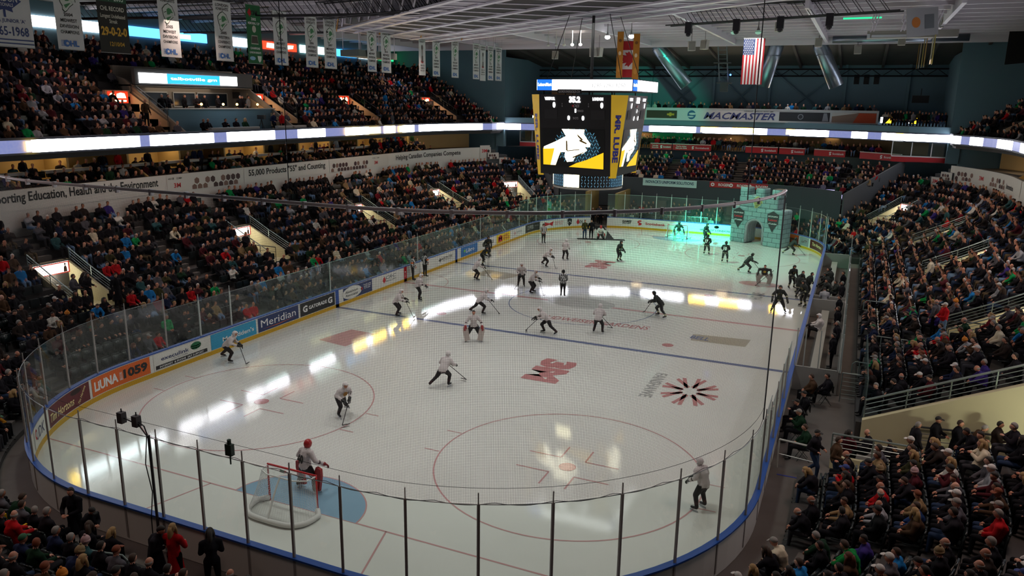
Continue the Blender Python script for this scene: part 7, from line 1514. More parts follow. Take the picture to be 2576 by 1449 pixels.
# ---- seats on the rows
def zone_key(x, y):
    if y < -CY and abs(x) < 30: return ('near left corner' if x < -2 else 'near end' if x < 6 else 'near right corner')
    return 'left side' if x < -5 else 'right side' if x > 5 else 'far end'
def rows():
    out = []
    for i in range(NROW):
        d = DR[i]; L = ring_len(d); n = int(L/.53)
        for k in range(n):
            x, y, nx, ny, z = ring(d, k*L/n+.26*(i % 2))
            if voidat(i, x, y) or onaisle(x, y, d): continue
            if x > 0 and -19.0 < y < 22.2 and d < 3.1: continue
            if x > 0 and -19.0 < y < -13.7 and d < 9.9: continue
            if x < 0 and 5.9 < d < 10 and any(abs(y-v) < 1.5 for _, v in VL): continue
            if x > 0 and 5.9 < d < 10 and any(abs(y-v) < 1.5 for _, v in VR): continue
            if y > CY and 5.9 < d < 10:
                a = math.degrees(math.atan2(y-CY, abs(x)-CX))
                if abs(a-(33.7 if x < 0 else 34.7)) < 4.8: continue
            if -10.8 < x < -6.5 and y > 30 and i < 6: continue
            if farzone(x, y) and (4 <= i < 6 or i == 12): continue
            if 13.4 < x < 15.5 and -19.5 < y < -17.4: continue
            if -1.5 < x < 2.2 and y < -30 and i == 0: continue
            z = rowz(i, x, y)
            if d < 1.7: z = .1
            out.append([x, y, z, nx, ny, i, 'L'])
    for sx in (-1, 1):
        for j in range(UR_N):
            for k in range(int(70/.53)):
                y = -34+.53*k
                if y > 35.3 or any(abs(y-v) < (1.3 if 1 <= j < 7 else .55) for v in UVOM): continue
                if sx < 0 and -6.3 < y < 5.3 and j < 9: continue
                if any(abs(y-v) < .5 for v in (-13, 0, 12, 24)) : continue
                out.append([sx*(ufx(y)+.2+.8*j+.4), y, uz(j), sx, 0, j, 'U'])
    # club boxes
    for k in range(90):
        y = -24+.56*k
        for q, (dd, zz) in enumerate(((.8, 6.35), (1.7, 6.75), (2.75, 7.1))):
            if (y+25.5) % 4.15 < .55: continue
            x, yy, nx, ny = (-(HW+FD+dd), y, -1, 0) if y < CY else (-(CX+(RC+FD+dd)*math.cos((y-CY)/22)), CY+(RC+FD+dd)*math.sin((y-CY)/22), -math.cos((y-CY)/22), math.sin((y-CY)/22))
            if yy > 32: continue
            out.append([x, yy, zz, nx, ny, q, 'C'])
    for k in range(60):
        for q, (dd, zz) in enumerate(((12.7, 7.3), (13.6, 7.35))):
            a = math.radians(50+80*k/60); u = ('far', 0); x = -17+34*k/60
            out.append([x, HL+dd-(.0 if abs(x) < CX else (abs(x)-CX)**2*.024), zz, 0, 1, q, 'C'])
        x = -7.5+23.5*k/60
        if k*7 % 10 < 7: out.append([x, 43.0, 10.45+.25, 0, 1, 0, 'G'])
        if k < 22: out.append([-21.3+.32*k, 39.6, 9.95, 0, 1, 0, 'G'])
        if k < 26: out.append([15.6+.27*k, 42.9-.1*k, 10.1, 0, 1, 0, 'G'])
    return out
SEATL = rows(); NOT = []
for l in NOTABLE.split('\n'):
    a = l.split(','); NOT.append((float(a[0]), float(a[1]), float(a[2]), a[3], a[4]))
def vis(s): return inview((s[0], s[1], s[2]+1.0), 50)
SEATL = [s for s in SEATL if vis(s)]
for s in SEATL: s.append(math.dist((s[0], s[1], s[2]), CAM))
taken = set(); people_ = []; grid = {}
for i, s in enumerate(SEATL): grid.setdefault((int(s[0]//1.2), int(s[1]//1.2)), []).append(i)
for q in NOT:
    c = (int(q[0]//1.2), int(q[1]//1.2)); cand = [i for a in (-1, 0, 1) for b in (-1, 0, 1) for i in grid.get((c[0]+a, c[1]+b), []) if i not in taken and SEATL[i][6] == 'L']
    best = min(cand, key=lambda i: math.hypot(SEATL[i][0]-q[0], SEATL[i][1]-q[1]), default=None)
    if best is None or math.hypot(SEATL[best][0]-q[0], SEATL[best][1]-q[1]) > .9: continue
    taken.add(best); people_.append((SEATL[best], q[3], q[4], True))
HK = ['bald', 'short_grey', 'short_brown', 'short_dark', 'long_brown', 'long_dark', 'long_blonde']*3+['short_brown', 'short_dark', 'short_grey', 'bald', 'cap_black', 'cap_black', 'cap_white', 'cap_grey', 'toque_orange', 'cap_green', 'cap_red', 'long_auburn', 'toque_tan']
JK = ['black']*18+['charcoal']*12+['dark_brown']*5+['grey', 'grey', 'navy', 'navy', 'navy', 'maroon', 'maroon', 'brown', 'brown', 'dark_green', 'dark_green', 'olive', 'olive', 'tan', 'red', 'green', 'bright_blue', 'cream', 'light_grey', 'dark_red', 'white_jersey', 'black_jersey', 'black_jersey', 'purple', 'teal']
WARMHAIR = None
empty_ = []
for i, s in enumerate(SEATL):
    if i in taken: continue
    near_not = s[7] < 38 and s[0] > 12 and s[1] < -17
    pr = .95 if s[6] == 'G' else .78 if s[6] == 'C' else .84
    if s[6] == 'L' and s[0] > 12 and s[5] == 0 and -24 < s[1] < -17.5: pr = .12
    if s[6] == 'L' and s[0] < -12 and -24 < s[1] < -14 and s[5] < 2: pr = .45
    if s[6] == 'L' and s[0] < -16 and 4 <= s[5] <= 6 and R_.random() < .25: pr = .6
    if s[6] == 'L' and s[1] < -20 and s[0] > 12 and s[0]+s[1]*.2 < 9.6: pr = .5
    if R_.random() < pr: people_.append((s, R_.choice(HK), R_.choice(JK), False))
    else: empty_.append(s)
people_.sort(key=lambda p: p[0][7]-(40 if p[3] else 0))
INDIV, REST = people_[:285], people_[285:]
labels = {}
def rowword(s):
    return 'front' if s[5] == 0 else ordw(min(s[5], 20))
SIDE = lambda s: ('upper left stand' if s[0] < 0 else 'upper right stand') if s[6] == 'U' else 'club box' if s[6] == 'C' else {'near left corner': 'near left corner', 'near end': 'rows behind the near goal', 'near right corner': 'near right corner', 'left side': 'left stand', 'right side': 'right stand', 'far end': 'far end'}[zone_key(s[0], s[1])]
pend = []
for k, (s, h, j, nt) in enumerate(INDIV):
    hs = hairspec(h); me = SEATED[R_.choice((0, 0, 1, 1, 2, 3, 4, 5))]; rz = facing(s[3], s[4])+R_.uniform(-.12, .12)
    jn = JN.get(j, j.replace('_', ' ')+' '+('jacket' if (k % 3) else 'coat')); lab = '%s in %s %s, %s row, %s' % (hs[2], 'an' if jn[0] in 'aeiou' else 'a', jn, rowword(s), SIDE(s))
    sc = R_.uniform(.95, 1.04)
    o = person('spectator', me, (s[0]-s[3]*.02, s[1]-s[4]*.02, s[2]), rz, [SKIN[(0, 0, 1, 2, 2, 1, 3)[k % 7]], JM[j], LM[R_.choice(('dark', 'dark', 'jeans', 'grey', 'black'))], SHOE, JM[j], BLACK], hs[0], HAIRM[hs[1]], lab, 'person', 'spectators seated in the nearest rows', sc)
    pend.append((o, s, jn, hs[2]))
# make each label single out one person by naming a neighbour
cntl = {}
for p in pend: cntl.setdefault(p[0]['label'], []).append(p)
for lab, L in cntl.items():
    if len(L) < 2: continue
    for (o, s, jn, hn) in L:
        nb = sorted((q for q in pend if q[0] is not o), key=lambda q: (q[1][0]-s[0])**2+(q[1][1]-s[1])**2)
        px = proj(s[:3])[0]; q = nb[0]; o['label'] = lab+', by a '+q[2]
cntl = {}
for p in pend: cntl.setdefault(p[0]['label'], []).append(p)
for lab, L in cntl.items():
    if len(L) > 1:
        L.sort(key=lambda p: proj(p[1][:3])[0])
        for i, p in enumerate(L): p[0]['label'] = lab.split(', by a')[0]+', '+('leftmost such' if i == 0 else 'rightmost such' if i == len(L)-1 else ordw(min(i, 20))+' such')
# jersey lettering on two nearby backs
for p in pend:
    if p[2] == 'white jersey' and p[1][0] > 12:
        e = p[0]; me = text_mesh('9', .14, .2, .05); me.materials.append(cm('#1c5a34')); me.name = 'jersey_number'; t = bpy.data.objects.new('jersey_number', me); COL.objects.link(t); t.parent = e; t.location = (0, -.215, .84); t.rotation_euler = (PI/2-.12, 0, 0)
        break
# ---- the rest of the crowd: one object of low figures
LODS = []
for p in (SIT, pose(wri=(.17, .28, .62), elb=(.26, .04, .78)), pose(elb=(.25, .1, .8), wri=(.06, .2, .92)), pose(che=(0, .06, .85), nek=(0, .12, 1.04), hed=(0, .2, 1.19), elb=(.26, .2, .76), wri=(.15, .42, .62))):
    LODS.append((make_body(p, vox=.045, ratio=.13, lod=True), Vector(p['hed'])))
STL = (make_body(STD, vox=.045, ratio=.13, lod=True), Vector(STD['hed']))
def lod_data(m, hed):
    n = len(m.vertices); co = np.empty(n*3); m.vertices.foreach_get('co', co); co = co.reshape(-1, 3)
    f = np.array([tuple(p.vertices) if len(p.vertices) == 3 else (0, 0, 0) for p in m.polygons if len(p.vertices) == 3]); cls = np.ones(n, int)
    for p in m.polygons:
        for v in p.vertices: cls[v] = p.material_index
    rel = co-np.array(hed); hair = (np.abs(rel).max(1) < .2) & (rel[:, 2] > -.06) & ((rel[:, 1] < .02) | (rel[:, 2] > .07)); cls[hair & (cls == 0)] = 9
    return co, f, cls
def tri(m):
    import bmesh
    bm = bmesh.new(); bm.from_mesh(m); bmesh.ops.triangulate(bm, faces=bm.faces); bm.to_mesh(m); bm.free()
for m, _ in LODS+[STL]: tri(m)
LD = [lod_data(m, h) for m, h in LODS]; SD = lod_data(*STL)
rng = np.random.default_rng(5)
def pal(h): return np.array(rgb(h))
PJ = [pal(JC[k]) for k in JK]+[pal('#2c2430'), pal('#3a2226'), pal('#2a2c30')]; PS = [pal(h) for h in ('#c58a72', '#b87a62', '#d29c86', '#c08468')]; PH = [pal(HC[k]) for k in ('dark', 'brown', 'grey', 'blonde', 'black', 'white', 'brown', 'dark')]+[pal('#b87a62'), pal('#c58a72')]; PL = [pal(LC[k]) for k in LC]
VV_, FF_, CC_ = [], [], []; off = 0
for (s, h, j, nt) in REST:
    st = s[6] == 'G' or (s[6] == 'C' and s[5] == 2 and rng.random() < .4) or rng.random() < .012
    co, f, cls = SD if st else LD[rng.integers(len(LD))]; a = facing(s[3], s[4])+rng.uniform(-.25, .25); c_, s_ = math.cos(a), math.sin(a); k = rng.uniform(.93, 1.04)
    q = co*k; q = np.column_stack((q[:, 0]*c_-q[:, 1]*s_+s[0], q[:, 0]*s_+q[:, 1]*c_+s[1], q[:, 2]+s[2]))
    cl = np.empty((len(q), 4)); cl[:, 3] = 1; jc = pal(JC[j]); cl[:, :3] = jc
    cl[cls == 0, :3] = PS[rng.integers(len(PS))]; cl[cls == 9, :3] = PH[rng.integers(len(PH))]; cl[cls == 2, :3] = PL[rng.integers(len(PL))]; cl[cls == 3, :3] = .02
    VV_.append(q); FF_.append(f+off); CC_.append(cl); off += len(q)
VV_ = np.concatenate(VV_); FF_ = np.concatenate(FF_); CC_ = np.concatenate(CC_)
me = bpy.data.meshes.new('crowd'); me.vertices.add(len(VV_)); me.vertices.foreach_set('co', VV_.ravel()); me.loops.add(FF_.size); me.loops.foreach_set('vertex_index', FF_.ravel().astype(np.int32)); me.polygons.add(len(FF_)); me.polygons.foreach_set('loop_start', np.arange(0, FF_.size, 3, dtype=np.int32)); me.polygons.foreach_set('use_smooth', np.ones(len(FF_), bool)); me.update(calc_edges=True)
at = me.color_attributes.new('Col', 'FLOAT_COLOR', 'POINT'); at.data.foreach_set('color', CC_.ravel())
cmx = mat('crowd_cloth', (.5, .5, .5), .9, spec=.15); a_ = cmx.node_tree.nodes.new('ShaderNodeVertexColor'); a_.layer_name = 'Col'; cmx.node_tree.links.new(a_.outputs[0], cmx.node_tree.nodes['Principled BSDF'].inputs['Base Color']); me.materials.append(cmx)
o = bpy.data.objects.new('distant_crowd', me); COL.objects.link(o); tag(o, 'packed seated crowd filling the farther rows of the stands', 'crowd', kind='stuff')
print('PEOPLE', len(INDIV), len(REST), 'verts', len(VV_), 'seats', len(SEATL))
# ---- seats
def seat_mb(mb, T, yellow=False):
    def Tq(p): return T(p)
    mb.box(-.22, .22, -.03, .03, .5, .86, 0, lambda p: T((p[0]*(1-.12*max(0, (p[2]-.7)/.16)), p[1]-.22-.08*(p[2]-.5), p[2])))
    mb.box(-.21, .21, -.18, .03, .42, .5, 0, lambda p: T((p[0], p[1], p[2])))
bk = MB(); bk.box(-.22, .22, -.03, .02, .46, .8); bk.box(-.2, .2, -.03, .02, .8, .85)
for i, v in enumerate(bk.v): bk.v[i] = (v[0], v[1]-.2-.12*(v[2]-.46)-.04*(1-(v[0]/.22)**2), v[2])
pn = MB(); pn.box(-.21, .21, -.2, .2, .41, .45); pnf = MB(); pnf.box(-.21, .21, -.16, -.1, .43, .8)
stm = MB(); stm.box(-.03, .03, -.24, -.16, 0, .46)
M_bk, M_pn, M_pf, M_st = (m.mesh(n, SEATM, True) for m, n in ((bk, 'backrest'), (pn, 'seat_pan'), (pnf, 'seat_pan_folded'), (stm, 'seat_stem')))
allseats = sorted([(s, True) for s in [p[0] for p in people_] if s[6] != 'G']+[(s, False) for s in empty_ if s[6] != 'G'], key=lambda q: q[0][7])
near_s, far_s = allseats[:290], allseats[290:]
for k, (s, occ) in enumerate(near_s):
    g = empty('arena_seat', (s[0], s[1], s[2]), 'black plastic arena seat %s in the nearest rows' % ('under a seated spectator' if occ else 'folded up and empty'), 'seat', 'occupied seats in the nearest rows' if occ else 'empty folded seats in the nearest rows', facing(s[3], s[4]))
    for m_, n_ in ((M_bk, 'backrest'), (M_pn if occ else M_pf, 'seat_pan'), (M_st, 'stem')):
        q = bpy.data.objects.new(n_, m_); COL.objects.link(q); q.parent = g
mb = MB()
for s, occ in far_s:
    a = facing(s[3], s[4]); c_, s_ = math.cos(a), math.sin(a); T = lambda p: (p[0]*c_-p[1]*s_+s[0], p[0]*s_+p[1]*c_+s[1], p[2]+s[2])
    mb.add([T(v) for v in bk.v[:8]], bk.f[:6]); 
    if not occ: mb.add([T(v) for v in pnf.v], pnf.f)
tag(mb.build('distant_seats', SEATM), 'black arena seats of the farther rows', 'seats', kind='stuff')
for k, (x, y) in enumerate(((-6.5, -32.2), (-5.6, -32.3), (-4.6, -32.35), (-5.9, -33.2))):
    mb = MB(); mb.box(-.03, .03, -.28, .12, .5, .9); tag(mb.build('yellow_end_panel', SEATY, loc=(x, y, .1), rz=.1), 'yellow seat-end panel in the near left rows, %s from the left' % ordw(k), 'seat panel', 'yellow seat ends in the near left rows')

# ------------------------------------------------------------------ players and officials
SKB = cm('#101012', .4); WJ, DJ, DG = cm('#c9bfbe', .7), cm('#101713', .7), cm('#1c4030', .7); STRIPED, STRIPEW, PANTR = cm('#33161a', .7), cm('#a8a488', .7), cm('#1a1416', .7)
ready = spose(pel=(0, -.12, .82), che=(0, .06, 1.1), nek=(0, .18, 1.28), hed=(0, .24, 1.44), kne=(.2, .12, .46), ank=(.24, -.05, .12), toe=(.27, .14, .07), elb=(.3, .2, 1.0), wri=(.16, .46, .9), elbL=(-.3, .12, 1.02), wriL=(-.14, .38, 1.0))
glide = spose(pel=(0, -.05, .88), che=(0, .06, 1.18), nek=(0, .14, 1.37), hed=(0, .18, 1.53), kne=(.17, .1, .48), ank=(.2, 0, .12), toe=(.22, .18, .07), elb=(.29, .08, 1.08), wri=(.16, .34, .95), elbL=(-.29, .05, 1.1), wriL=(-.2, .3, .92))
push = spose(pel=(0, -.1, .78), che=(0, .16, 1.04), nek=(0, .3, 1.2), hed=(0, .38, 1.35), kne=(.16, .22, .46), ank=(.18, .06, .12), toe=(.2, .24, .07), kneL=(-.24, -.2, .46), ankL=(-.42, -.5, .2), toeL=(-.5, -.36, .12), elb=(.34, .22, .96), wri=(.26, .5, .86), elbL=(-.3, .2, .96), wriL=(-.12, .46, .86))
gstand = spose(pel=(0, 0, .84), che=(0, .05, 1.18), nek=(0, .1, 1.38), hed=(0, .14, 1.54), kne=(.26, .1, .48), ank=(.38, 0, .12), toe=(.44, .16, .07), elb=(.38, .08, 1.06), wri=(.42, .32, .9))
gref = spose(elb=(.27, .02, 1.16), wri=(.16, .16, .98), kne=(.1, .01, .5), ank=(.11, 0, .12))
SKM = {n: make_body(p, k) for n, p, k in (('ready', ready, 'skater'), ('glide', glide, 'skater'), ('push', push, 'skater'), ('goalie', gstand, 'goalie'), ('ref', gref, 'civ'), ('gready', dict(gstand, pel=(0, -.15, .72), che=(0, .1, .98), nek=(0, .22, 1.14), hed=(0, .3, 1.3)), 'goalie'), ('kneel', spose(pel=(0, -.1, .5), che=(0, .05, .8), nek=(0, .12, .98), hed=(0, .2, 1.13), kne=(.25, .3, .12), ank=(.3, -.2, .1), toe=(.3, -.34, .1), elb=(.3, .15, .7), wri=(.3, .4, .55)), 'goalie'))}
GOLD = cm('#b09a3c', .6)
def extras(o, me, num=None, numc=WHITE, stick=None, pads=None, blades=True, team=None, nm=''):
    if blades:
        for key in (0, 1):
            pass
    pel = Vector(me['pel']); che = Vector(me['che'])
    if num:
        m = text_mesh(num, .26, .3, .06); m.materials.append(numc); m.name = 'jersey_number'; q = bpy.data.objects.new('jersey_number', m); COL.objects.link(q); q.parent = o; lean = math.atan2(che.y-pel.y, che.z-pel.z); q.location = (0, min(v.co.y for v in me.vertices if abs(v.co.x) < .12 and abs(v.co.z-che.z+.04) < .15)-.012, che.z-.04); q.rotation_euler = (PI/2-lean, 0, 0)
    if pads:
        for s in (-1, 1):
            mb = MB(); mb.prism([(-.14, 0, .0), (.14, 0, 0), (.15, 0, .55), (.1, 0, .78), (-.1, 0, .78), (-.15, 0, .55)], (0, -.1, 0)); p = mb.build('leg_pad', pads, o); p.location = (s*.32, .2, .05); p.rotation_euler = (0, s*.18, 0)
def stick(o, me, label, gs=False, up=False):
    R_m = Matrix.Rotation(o.rotation_euler.z, 4, 'Z'); w = o.location+R_m @ Vector(me['wr']); e = o.location+R_m @ Vector((.55, 1.0, .02)) if not up else o.location+R_m @ Vector((.9, .2, 1.2))
    w2 = o.location+R_m @ Vector(me['wl'])
    q = empty('hockey_stick', tuple(e), label, 'stick', 'hockey sticks held by players'); top = w2+(w2-e).normalized()*.25
    mb = MB(); mb.tube([(0, 0, .03), top-e], .016, 5); mb.build('shaft', cm('#2a2224', .5), q)
    mb = MB(); d = R_m @ Vector((-.3, .04, 0)); mb.tube([(0, 0, .035), tuple(d+Vector((0, 0, .03)))], [.05, .035], 6, ry=.3); mb.build('blade', BLACK, q)
def skater(x, y, rz, pose_, team, label, num=None, hat='helmet', st=True, pads=None, z=0, sc=1.0):
    me = SKM[pose_]
    if team == 'w': mats = [SKIN[0], WJ, PANTR, SKB, STRIPED, BLACK]; hc = cm('#d8d0d0', .35); nc = STRIPED
    elif team == 'd': mats = [SKIN[0], DJ, SKB, SKB, STRIPEW, BLACK]; hc = cm('#0f1512', .35); nc = WHITE
    elif team == 'gw': mats = [SKIN[0], WJ, PANTR, cm('#8a1c20', .6), STRIPED, BLACK]; hc = cm('#a81c20', .35); nc = SKB
    elif team == 'gd': mats = [SKIN[0], DJ, cm('#a8a49a', .6), SKB, STRIPEW, BLACK]; hc = cm('#1c2420', .35); nc = WHITE
    o = person('hockey_player', me, (x, y, z+.045), rz, mats, hat, hc if hat in ('helmet', 'mask') else HAIRM['dark'], label, 'person', None, sc)
    extras(o, me, num, nc, None, pads)
    ank = None
    for s, key in ((1, 'ank'), (-1, 'ankL')):
        P = {'ready': ready, 'glide': glide, 'push': push, 'goalie': gstand, 'gready': gstand, 'kneel': None}.get(pose_)
        if not P: continue
        a, t = two(P, 'ank')[0 if s > 0 else 1], two(P, 'toe')[0 if s > 0 else 1]
        mb = MB(); d = (t-a); d.z = 0; d.normalize(); n = d.cross(V(0, 0, 1))*.006; b0 = Vector((a.x, a.y, min(a.z-.165, .12)))-d*.06; zb_ = a.z-.16
        mb.prism([tuple(b0-n+V(0, 0, .0)), tuple(b0+d*.3-n), tuple(b0+d*.28-n+V(0, 0, .06)), tuple(b0+d*.02-n+V(0, 0, .06))], tuple(n*2)); mb.build('skate_blade', cm('#b8bcc0', .3, metal=.8), o)
    shape_c = cm('#b89a2c' if team in ('d', 'gd') else '#a8783a', .6); e = MB(); e.poly([(.1*math.sin(t), 0, .1*math.cos(t)) for t in np.linspace(0, 2*PI, 9)[:-1]][::-1]); q = e.build('chest_crest', shape_c, o); c = Vector(me['che']); q.location = (0, c.y+.185, c.z-.06); q.rotation_euler = (-.25, 0, 0)
    if st: stick(o, me, 'hockey stick of the '+' '.join(label.split()[:12]), up=False)
    return o
CAMD = lambda x, y: math.atan2(-(CAM[0]-x), (CAM[1]-y))  # rz so that local +y faces the camera
F_ = lambda x, y, d=0: CAMD(x, y)+d
for (x, y, dr, p, t, lab, num, hat) in (
    (-11.5, -17.85, 1.2, 'push', 'w', 'white-jerseyed player skating low beside the sky blue advert', None, 'helmet'),
    (-9.5, -3.8, 1.6, 'glide', 'w', 'white-jerseyed player reaching left below the two officials', None, 'helmet'),
    (-8.7, -7.5, 1.4, 'ready', 'w', 'white-jerseyed player bending with stick to the right by the near blue line', None, 'helmet'),
    (-2.6, -9.8, 0, 'goalie', 'gw', 'bareheaded goaltender in white standing behind the near blue line', None, 'short'),
    (-4.6, -5.0, 1.9, 'push', 'w', 'white-jerseyed player just behind the bareheaded goaltender', None, 'helmet'),
    (-.8, -16.2, 2.6, 'push', 'w', 'white-jerseyed player in mid zone bending away left of the 3M lettering', None, 'helmet'),
    (-2.85, -20.8, .5, 'push', 'w', 'white-jerseyed player striding on the edge of the left faceoff circle', None, 'helmet'),
    (-8.8, 2.8, 1.9, 'ready', 'w', 'white-jerseyed player near the left boards past the centre line', None, 'helmet'),
    (-5.2, 2.4, .1, 'glide', 'w', 'white-jerseyed player standing upright near centre facing the camera', None, 'helmet'),
    (-3.85, 1.1, 1.2, 'ready', 'w', 'white-jerseyed player bending beside the upright one near centre', None, 'helmet'),
    (-5.7, 12.3, 2.6, 'glide', 'w', 'white-jerseyed player past the far blue line left of the dark one', None, 'helmet'),
    (-6.1, 9.2, 1.2, 'push', 'w', 'white-jerseyed player striding just past the far blue line', None, 'helmet'),
    (.3, -6.9, -1.4, 'push', 'w', 'white-jerseyed player low on the centre circle left side', None, 'helmet'),
    (2.8, -5.5, 2.9, 'ready', 'w', 'white-jerseyed player low on the centre circle right side', None, 'helmet'),
    (11.4, -21.95, -2.2, 'glide', 'w', 'white-jerseyed player skating inside the near right glass', None, 'helmet'),
    (-11.8, 10.8, .4, 'glide', 'd', 'dark-jerseyed player upright beside the college advert', None, 'helmet'),
    (-10.6, 7.6, .8, 'push', 'd', 'dark-jerseyed player striding along the left boards at the far blue line', None, 'helmet'),
    (-1.75, 13.85, 1.0, 'glide', 'd', 'dark-jerseyed player alone between the far 3M and the carpet', None, 'helmet'),
    (5.0, -.75, -1.8, 'push', 'd', 'dark-jerseyed player speeding across the bright reflection right of centre', None, 'helmet'),
    (4.0, 20.0, 2.9, 'glide', 'd', 'dark-jerseyed player number 17 left of number 10', '17', 'helmet'),
    (5.9, 17.4, 3.0, 'glide', 'd', 'dark-jerseyed player number 10 standing near the castle', '10', 'helmet'),
    (8.0, 14.2, 2.0, 'push', 'd', 'dark-jerseyed player skating left between number 10 and the dark goaltender', None, 'helmet'),
    (9.6, 10.9, 0, 'gready', 'gd', 'bareheaded goaltender in a dark jersey crouching right of the far blue line', None, 'short'),
    (11.45, 10.4, .6, 'glide', 'd', 'tall dark-jerseyed player nearest the dark goaltender', None, 'helmet'),
    (11.25, 3.6, .1, 'goalie', 'd', 'dark-jerseyed player standing legs apart over the yellow reflection', None, 'helmet'),
    (12.1, 7.6, 2.4, 'glide', 'd', 'dark-jerseyed player at the left of the group by the home bench', None, 'helmet'),
    (12.55, 5.7, -.9, 'glide', 'd', 'dark-jerseyed player nearest the camera in the group by the home bench', None, 'helmet'),
    (12.0, 9.2, .9, 'ready', 'd', 'bareheaded dark-jerseyed player at the back of the group by the home bench', None, 'short'),
    (12.6, 8.4, 1.5, 'glide', 'd', 'dark-jerseyed player leaning on the boards in the group by the home bench', None, 'short'),
    (10.4, 23.2, 2.2, 'push', 'd', 'dark-jerseyed player skating out beside the castle', None, 'helmet'),
    (.3, 26.3, 0, 'goalie', 'gd', 'green-lit goaltender standing in front of the far goal', None, 'mask'),
    (2.7, 26.4, 1.0, 'glide', 'd', 'green-lit dark-jerseyed player right of the far goal', None, 'helmet')):
    skater(x, y, F_(x, y, dr), p, t, lab, num, hat, st=('upright' in lab or p in ('ready', 'push', 'gready')) and 'bench' not in lab, pads=(cm('#c2b4ae', .5) if t == 'gw' else cm('#a8a49a', .5)) if t[0] == 'g' else None)
skater(-.25, -26.2, 2.75+F_(0, -26)-F_(0, -26), 'goalie', 'gw', 'goaltender number 40 in white with a red mask at the near goal', '40', 'mask', False, cm('#a82c2c', .5))
bpy.data.objects[[o.name for o in bpy.data.objects if o.get('label', '').startswith('goaltender number 40')][0]].rotation_euler.z = -.15
skater(-6.2, 23.0, F_(-6, 23, .2), 'kneel', 'gw', 'kneeling goaltender in white on the black carpet', None, 'mask', False, cm('#c8c4c0', .5))
# officials: black and white stripes in the jersey
STR = mat('official_stripes', (.8, .8, .8), .7); nt = STR.node_tree; wv = nt.nodes.new('ShaderNodeTexWave'); wv.inputs['Scale'].default_value = 2.6; tc = nt.nodes.new('ShaderNodeTexCoord'); cr = nt.nodes.new('ShaderNodeValToRGB'); cr.color_ramp.interpolation = 'CONSTANT'
cr.color_ramp.elements[0].color = (.01, .01, .01, 1); cr.color_ramp.elements[1].color = (.7, .7, .7, 1); cr.color_ramp.elements[1].position = .5; nt.links.new(tc.outputs['Object'], wv.inputs[0]); nt.links.new(wv.outputs['Fac'], cr.inputs[0]); nt.links.new(cr.outputs[0], nt.nodes['Principled BSDF'].inputs['Base Color'])
for x, y, dr, num, arm, lab in ((-9.95, 18.3, .3, None, 0, 'striped official standing with hands together near the far left boards'), (-12.6, .6, 1.4, None, 1, 'striped official with orange armband leaning at the timekeepers boards'), (-12.4, 1.9, 2.4, None, 1, 'taller striped official with orange armband at the timekeepers boards'), (-1.7, 1.05, 3.05, '73', 0, 'striped official number 73 standing at centre ice with back turned')):
    me = SKM['ref']; o = person('official', me, (x, y, .05), F_(x, y, dr), [SKIN[0], STR, SKB, SKB, STR, BLACK], 'helmet', SKB, lab)
    if num: extras(o, me, num, WHITE); sh_ = MB(); sh_.box(-.15, .15, 0, .005, -.17, .17); q = sh_.build('number_patch', SKB, o); q.location = (0, min(v.co.y for v in me.vertices if abs(v.co.x) < .12 and abs(v.co.z-me['che'][2]+.04) < .15)-.008, me['che'][2]-.04)
    if arm: mb = MB(); mb.tube([(.24, -.0, 1.3), (.26, .0, 1.22)], [.1, .1], 10); mb.build('armband', ORG, o)
civ(0, -7.55, 22.5, .02, F_(-7.5, 22.5, .5), 'short_dark', 'olive', 'jeans', 'person in an olive jacket and jeans on the black carpet'); civ(0, -7.0, 22.75, .02, F_(-7, 22.7, -.1), 'short_dark', 'black', 'black', 'person in a black jersey holding papers on the black carpet')
for k, (x, y, z) in enumerate(((-8.9, 31.6, 0), (-8.3, 32.2, 0), (-9.4, 32.6, 0), (-8.7, 33.6, 0), (-9.6, 31.0, 0))): civ(k % 2, x, y, z, PI+.2*k, ('short_dark', 'short_grey', 'short_brown')[k % 3], ('black', 'charcoal', 'grey')[k % 3], 'black', 'person waiting in the far tunnel, %s of the group' % ordw(k), group='people waiting in the far tunnel')
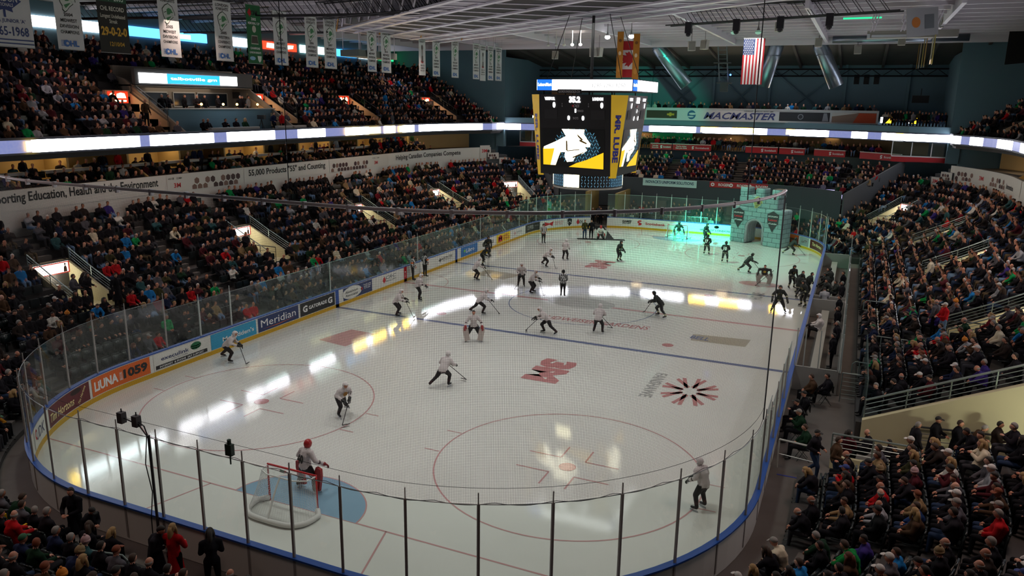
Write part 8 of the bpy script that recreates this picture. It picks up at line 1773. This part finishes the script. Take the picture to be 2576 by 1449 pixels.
skater(-7.6, 31.2, F_(-7, 31, .2), 'ready', 'w', 'white-jerseyed player waiting at the right of the far gate', None, 'helmet', False); skater(-7.9, 32.4, F_(-7, 31, .4), 'glide', 'w', 'white-jerseyed player behind in the far gate', None, 'helmet', False)
# benches
sitsk = make_body(pose(elb=(.3, .1, .8), wri=(.16, .36, .72)), 'skater'); SKM['sit'] = sitsk
def bench(x, y, rz, team, lab, num=None, hat='helmet', me=None): 
    me = me or sitsk; m = [SKIN[0], WJ, PANTR, SKB, STRIPED, BLACK] if team == 'w' else [SKIN[0], DJ, SKB, SKB, STRIPEW, BLACK]
    o = person('hockey_player', me, (x, y, 0), rz, m, hat, cm('#d8d0d0', .35) if team == 'w' else (cm('#0f1512', .35) if hat == 'helmet' else HAIRM['dark']), lab); extras(o, me, num, WHITE if team != 'w' else STRIPED); return o
bench(HW+.75, -1.0, PI/2, 'w', 'white-jerseyed player seated alone on the visitors bench')
bench(HW+.9, 7.0, PI/2+.3, 'd', 'dark-jerseyed player number 84 standing on the home bench with back turned', '84', 'short', SKM['glide']).rotation_euler.z = 2.2
for k, (x, y) in enumerate(((HW+.8, 9.0), (HW+.9, 10.8), (HW+.8, 12.4), (HW+1.3, 8.2))): bench(x, y, PI/2+.2, 'd', 'dark-jerseyed player at the home bench, %s from the camera' % ordw(k), None, 'short' if k % 2 else 'helmet', SKM['glide'] if k < 2 else None)
for k, (x, y, h, j) in enumerate(((HW+1.65, -.5, 'short_brown', 'black'), (HW+1.7, -3.6, 'short_grey', 'charcoal'), (HW+1.6, -6.0, 'short_dark', 'black'), (HW+1.65, 2.2, 'short_dark', 'black'), (HW+1.7, 6.2, 'short_grey', 'charcoal'), (HW+1.7, 9.4, 'short_brown', 'black'))): civ(0, x, y, 0, PI/2+.25*(k % 2), h, j, 'black', '%s in a dark suit standing behind the %s bench, %s' % (hairspec(h)[2], 'visitors' if y < 3 else 'home', ['nearest the centre line', 'in the middle', 'nearest the camera', 'farthest', 'nearest the divider', 'by number 84'][k]))
civ(3, HW+.8, 4.1, 0, 0.2, 'short_dark', 'light_grey', 'dark', 'person in a pale shirt bending between the two benches')
print('OBJECTS', len(bpy.data.objects))
